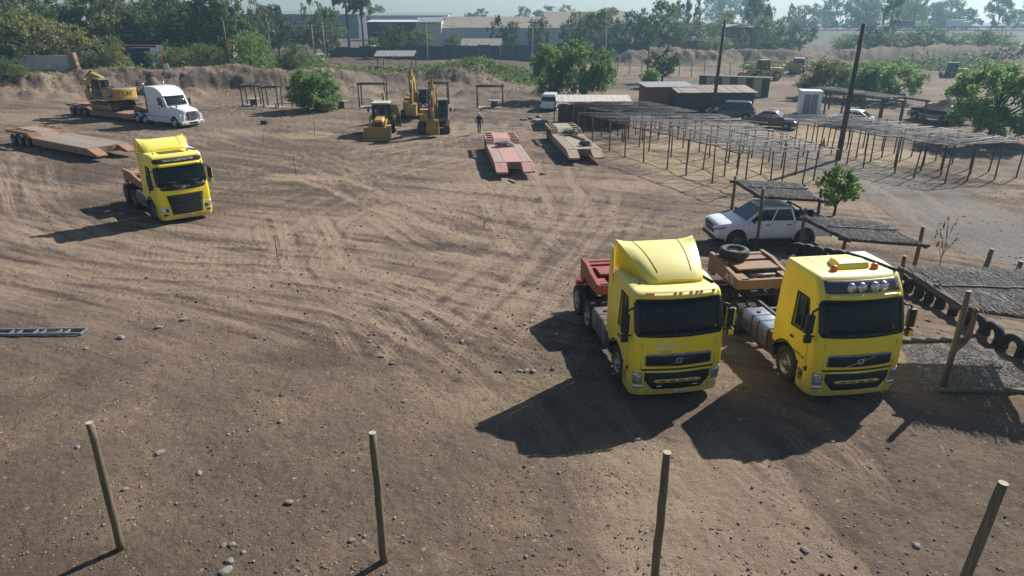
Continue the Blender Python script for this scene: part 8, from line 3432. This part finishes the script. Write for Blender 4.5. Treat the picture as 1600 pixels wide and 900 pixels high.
gable('white garage at the right of the red brick block', 1176, 1202, 190, 46, 42, 8, 'whitewall', 'roof_grey', name='house')
gable('low grey roofed shed in the bushes above the white truck', 290, 356, 132, 73, 65, 6, 'whitewall', 'roof_grey', name='shed')
gable('open grey tarpaulin roof on posts behind the bank near the palms', 588, 645, 121, 87, 79, 6, 'roof_grey', 'roof_grey', name='tarpaulin_shelter', posts=True)
gable('far white hall behind the tall dark trees at the left', 225, 300, 240, 28, 20, 20, 'whitewall', 'roof_light')

# long white wall with orange end pillar at the left
A, B = at(30, 110, 2), at(112, 109, 2)
t = thing('garden_wall', 'low whitewashed wall with an orange end pillar at the left', 'wall', (A.x, A.y, hz(A.x, A.y) - .3), math.atan2(B.y - A.y, B.x - A.x))
L = (B - A).length
hw_ = zat(86, 110) - hz(A.x, A.y) + .3
m = MB(); m.box(0, L, 0, .3, 0, hw_); m.build('wall', M['whitewall'], t)
m = MB(); m.prism([(L - .3, 0), (L + 1.3, 0), (L + .9, hw_ + .4), (L - .1, hw_ + .4)], -.2, .5, 'Y'); m.build('pillar', M['trailrust'], t)
# white and blue containers below the left trees
for px0, px1, D, top, hgt, m_, lab in ((198, 236, 112, 75, 2.4, 'blue', 'blue shipping container in the shade below the left trees'), (190, 245, 115, 71, 2.4, 'darkred', 'dark red shipping container behind the blue one')):
    zt = zat(top, D)
    A, B = at(px0, D, zt - 1), at(px1, D, zt - 1)
    t = thing('shipping_container', lab, 'container', (A.x, D, zt - hgt), 0, 'containers below the left trees')
    m = MB()
    w = B.x - A.x
    n = 26
    for k in range(n):
        m.box(w * k / n, w * (k + .55) / n, -.05, 0, .1, hgt - .1)
    m.build('ribs', M[m_], t)
    m = MB(); m.box(0, w, 0, 2.4, -1.5, hgt); m.build('body', M[m_], t)
# dark steel fence before the warehouses
for px0, px1, D, top, lab in ((640, 872, 158, 70, 'long dark steel fence in front of the pale blue warehouse'), (872, 1012, 160, 67, 'dark steel fence continuing behind the big willow'), (505, 640, 156, 72, 'dark low fence between the pylons and the warehouse')):
    A, B = at(px0, D, 2), at(px1, D, 2)
    t = thing('steel_fence', lab, 'fence', (A.x, D, 0), 0, 'dark steel fences before the warehouses')
    w = B.x - A.x
    zt = zat(top, D)
    n = max(6, int(w / 2.5))
    m = MB()
    for k in range(n):
        m.box(w * k / n + .1, w * (k + 1) / n - .1, 0, .06 + .03 * (k % 2), .1, zt - .15 * ((k * 7) % 3))
    m.build('panels', M['navy'], t)
    for k in range(n + 1):
        m = MB(); m.box(w * k / n - .08, w * k / n + .08, -.06, .12, 0, zt + .2); m.build('post', M['chassis'], t)
# wire fence with posts behind the willows
A, B = at(945, 122), at(1180, 118)
t = thing('wire_fence', 'thin wire fence on dark posts behind the brick hut', 'fence', (A.x, A.y, 0), math.atan2(B.y - A.y, B.x - A.x))
L = (B - A).length
for k in range(13):
    m = MB(); m.tube([(L * k / 12, 0, -.2), (L * k / 12 + rnd(-.1, .1), 0, 2.4)], .06, 6); m.build('post', M['pole'], t)
m = MB()
for z in (.5, 1.1, 1.7, 2.2):
    m.tube([(0, 0, z), (L, 0, z)], .015, 4)
m.build('wires', M['chassis'], t)


# utility poles
def upole(label, px, D, top, kind='pole', lean=0.0, m='concrete'):
    z0 = hz(at(px, D).x, D)
    h = zat(top, D) - z0
    p = at(px, D, z0 + h / 2)
    t = thing('utility_pole', label, 'utility pole', (p.x, D, z0), 0, 'utility poles beyond the bank')
    k = MB(); k.tube([(lean, 0, -.3), (0, 0, h)], [.17, .11], 8); k.build('pole', M[m], t)
    if kind != 'plain':
        k = MB(); k.box(-1.0, 1.0, -.06, .06, h - .55, h - .43); k.build('crossarm', M['pole'], t)
        for x in (-.8, -.3, .3, .8):
            k = MB(); k.cyl((x, 0, h - .43), (x, 0, h - .2), .05, n=8); k.build('insulator', M['trim'], t)
    if kind == 'trafo':
        k = MB(); k.box(-1.1, 1.1, -.5, .5, h * .66, h * .68); k.cyl((0, -.1, h * .68), (0, -.1, h * .84), .45, n=14); k.build('transformer', M['roof_grey'], t)
    return t


upole('leaning pale pole beside the orange end pillar at the left', 102, 118, 37, 'plain', 1.2, 'galv')
upole('twin pole carrying a transformer drum left of the pylons', 420, 135, 22, 'trafo')
upole('pale pole standing left of the light blue car', 489, 138, 38)
upole('pale pole standing right of the light blue car', 506, 138, 34)
upole('pale pole in front of the dark building', 667, 150, 33)
upole('pale pole in front of the long warehouse', 832, 150, 31)
upole('thin pole rising through the big willow', 946, 140, 40)
upole('thin pole behind the dusty bush tree', 1013, 118, 70, 'plain', 0, 'pole')
upole('slim pole carrying the orange banner', 354, 104, 32, 'plain', 0, 'chassis')
D = 103.6
m = MB(); m.box(-.28, .28, -.02, .02, -.7, .7)
o = m.build('banner', mat('orange_cloth', (.55, .22, .05), .8, var=.2)); p = at(355, D, zat(68, D)); o.location = (p.x + .2, D, zat(68, D))
tag(o, 'small orange banner hanging on the slim pole', 'banner')
p = at(263, 99, 3.6)
m = MB(); m.box(-.32, .32, -.03, .03, 0, 1.05)
o = m.build('notice_board', M['letter_white']); o.location = (p.x, 98.5, hz(p.x, 98.5) - .1); o.rotation_euler.y = -.2
tag(o, 'small blank white board stuck in the top of the bank', 'board')
p = at(40, 116, 3)
m = MB(); m.tube([(0, 0, -.5), (0, 0, 4.2)], .04, 6); m.prism([(-.3, 3.0), (.3, 3.0), (.0, 4.3)], -.03, .03, 'Y')
o = m.build('pennant', M['trailrust']); o.location = (p.x, 116, hz(p.x, 116))
tag(o, 'rust red pennant on a thin rod before the white wall', 'pennant')
# overhead wires
for a, b, lab in ((( 420, 135, 24), (667, 150, 35), 'power line from the transformer pole to the dark building pole'), ((667, 150, 35), (832, 150, 33), 'power line between the warehouse poles'), ((832, 150, 33), (946, 140, 42), 'power line from the warehouse pole to the willow pole')):
    A = at(a[0], a[1], zat(a[2], a[1])); B = at(b[0], b[1], zat(b[2], b[1]))
    A.z, B.z = zat(a[2], a[1]), zat(b[2], b[1])
    m = MB()
    for k in (-.6, .6):
        m.tube([A.lerp(B, q / 12) + Vector((0, k, -1.2 * math.sin(math.pi * q / 12))) for q in range(13)], .025, 4)
    o = m.build('power_line', M['chassis'])
    tag(o, lab, 'power line')
# vehicles beyond the bank
p = at(500, 132)
car('light blue car parked between the two pale poles beyond the bank', (p.x, p.y, hz(p.x, p.y) - .1), R(10), 'bluewall', 'suv', group='vehicles beyond the bank', Ht=1.7)
p = at(585, 165)
t = thing('delivery_van', 'white box van parked behind the fence by the palms', 'van', (p.x, p.y, 0), R(15), 'vehicles beyond the bank')
m = MB(); m.prism([(0, .5), (0, 1.3), (.5, 1.5), (1.2, 2.5), (1.6, 3.1), (6.2, 3.1), (6.2, .5)], -1.05, 1.05, 'X'); m.build('body', M['white'], t, bevel=.08)
m = MB(); m.prism([(.45, 1.52), (1.15, 2.45), (1.2, 2.42), (.6, 1.5)], -.95, .95, 'X'); m.build('windscreen', M['carglass'], t)
for sx in (-1, 1):
    for y in (1.0, 5.0):
        small_wheel(t, (sx * .95, y, .38), .38, .24, sx, rim='steel')


# ------------------------------------------------------------------ highway embankment at the far right
def highway():
    D = 245
    z = zat(46, D)
    xs = [at(px, D, z).x for px in (1030, 1200, 1400, 1620, 2200)]
    m = MB()
    prof = [(-14, -.2), (0, z), (18, z), (30, -.2)]
    m.prism(prof, xs[0], xs[-1], 'X')
    o = m.build('highway_embankment', mat('embankment_earth', (.16, .15, .13), .95, var=.3, scale=.2)); o.location.y = D; o['kind'] = 'structure'
    m = MB(); m.add([(xs[0], D + .6, z + .02), (xs[-1], D + .6, z + .02), (xs[-1], D + 17, z + .02), (xs[0], D + 17, z + .02)], [(0, 1, 2, 3)])
    o = m.build('highway', mat('asphalt', (.06, .06, .062), .9, var=.15)); o['kind'] = 'structure'
    t = thing('guard_rail', 'long pale guard rail along the hazy highway', 'guard rail', (xs[0], D + .3, z))
    L = xs[-1] - xs[0]
    m = MB(); m.box(0, L, 0, .12, .55, .95); m.build('rail', M['concrete'], t)
    m = MB()
    for k in range(int(L / 4)):
        m.box(k * 4, k * 4 + .2, .12, .3, 0, .9)
    m.build('supports', M['chassis'], t)
    for px, lab, hh, Ln in ((1512, 'white lorry glinting on the hazy highway', 3.0, 7), (1436, 'dark lorry on the hazy highway', 2.8, 9)):
        p = at(px, D + 5, z + 1)
        t = thing('lorry', lab, 'lorry', (p.x, D + 5, z + .02), R(90), 'lorries on the highway')
        m = MB(); m.box(-1.2, 1.2, 2.2, Ln, .9, hh); m.build('cargo_box', M['white' if 'white' in lab else 'darkgrey'], t, bevel=.04)
        m = MB(); m.prism([(0, .6), (0, 1.5), (.3, 2.5), (2.0, 2.5), (2.0, .6)], -1.15, 1.15, 'X'); m.build('cab', M['white'], t, bevel=.06)
        m = MB(); m.prism([(-.02, 1.5), (.27, 2.4), (.32, 2.4), (.05, 1.5)], -1.0, 1.0, 'X'); m.build('windscreen', M['carglass'], t)
        for sx in (-1, 1):
            for y in (1.0, Ln - 2.2, Ln - 1.0):
                small_wheel(t, (sx * 1.0, y, .5), .5, .3, sx, rim='steel')


highway()

# ------------------------------------------------------------------ air
m = MB(); m.box(-1300, 1300, -1300, 1300, -1.5, 48)
hzo = m.build('haze', [])
hm = bpy.data.materials.new('haze_air'); hm.use_nodes = True
nt = hm.node_tree
nt.nodes.remove(nt.nodes['Principled BSDF'])
pv = nt.nodes.new('ShaderNodeVolumePrincipled')
pv.inputs['Color'].default_value = (.48, .78, 1.0, 1)
pv.inputs['Density'].default_value = .0006
pv.inputs['Anisotropy'].default_value = .4
nt.links.new(pv.outputs[0], nt.nodes['Material Output'].inputs['Volume'])
hzo.data.materials.append(hm)
hzo['kind'] = 'stuff'
hzo['label'] = 'pale blue summer haze lying over the whole place'
hzo['category'] = 'haze'
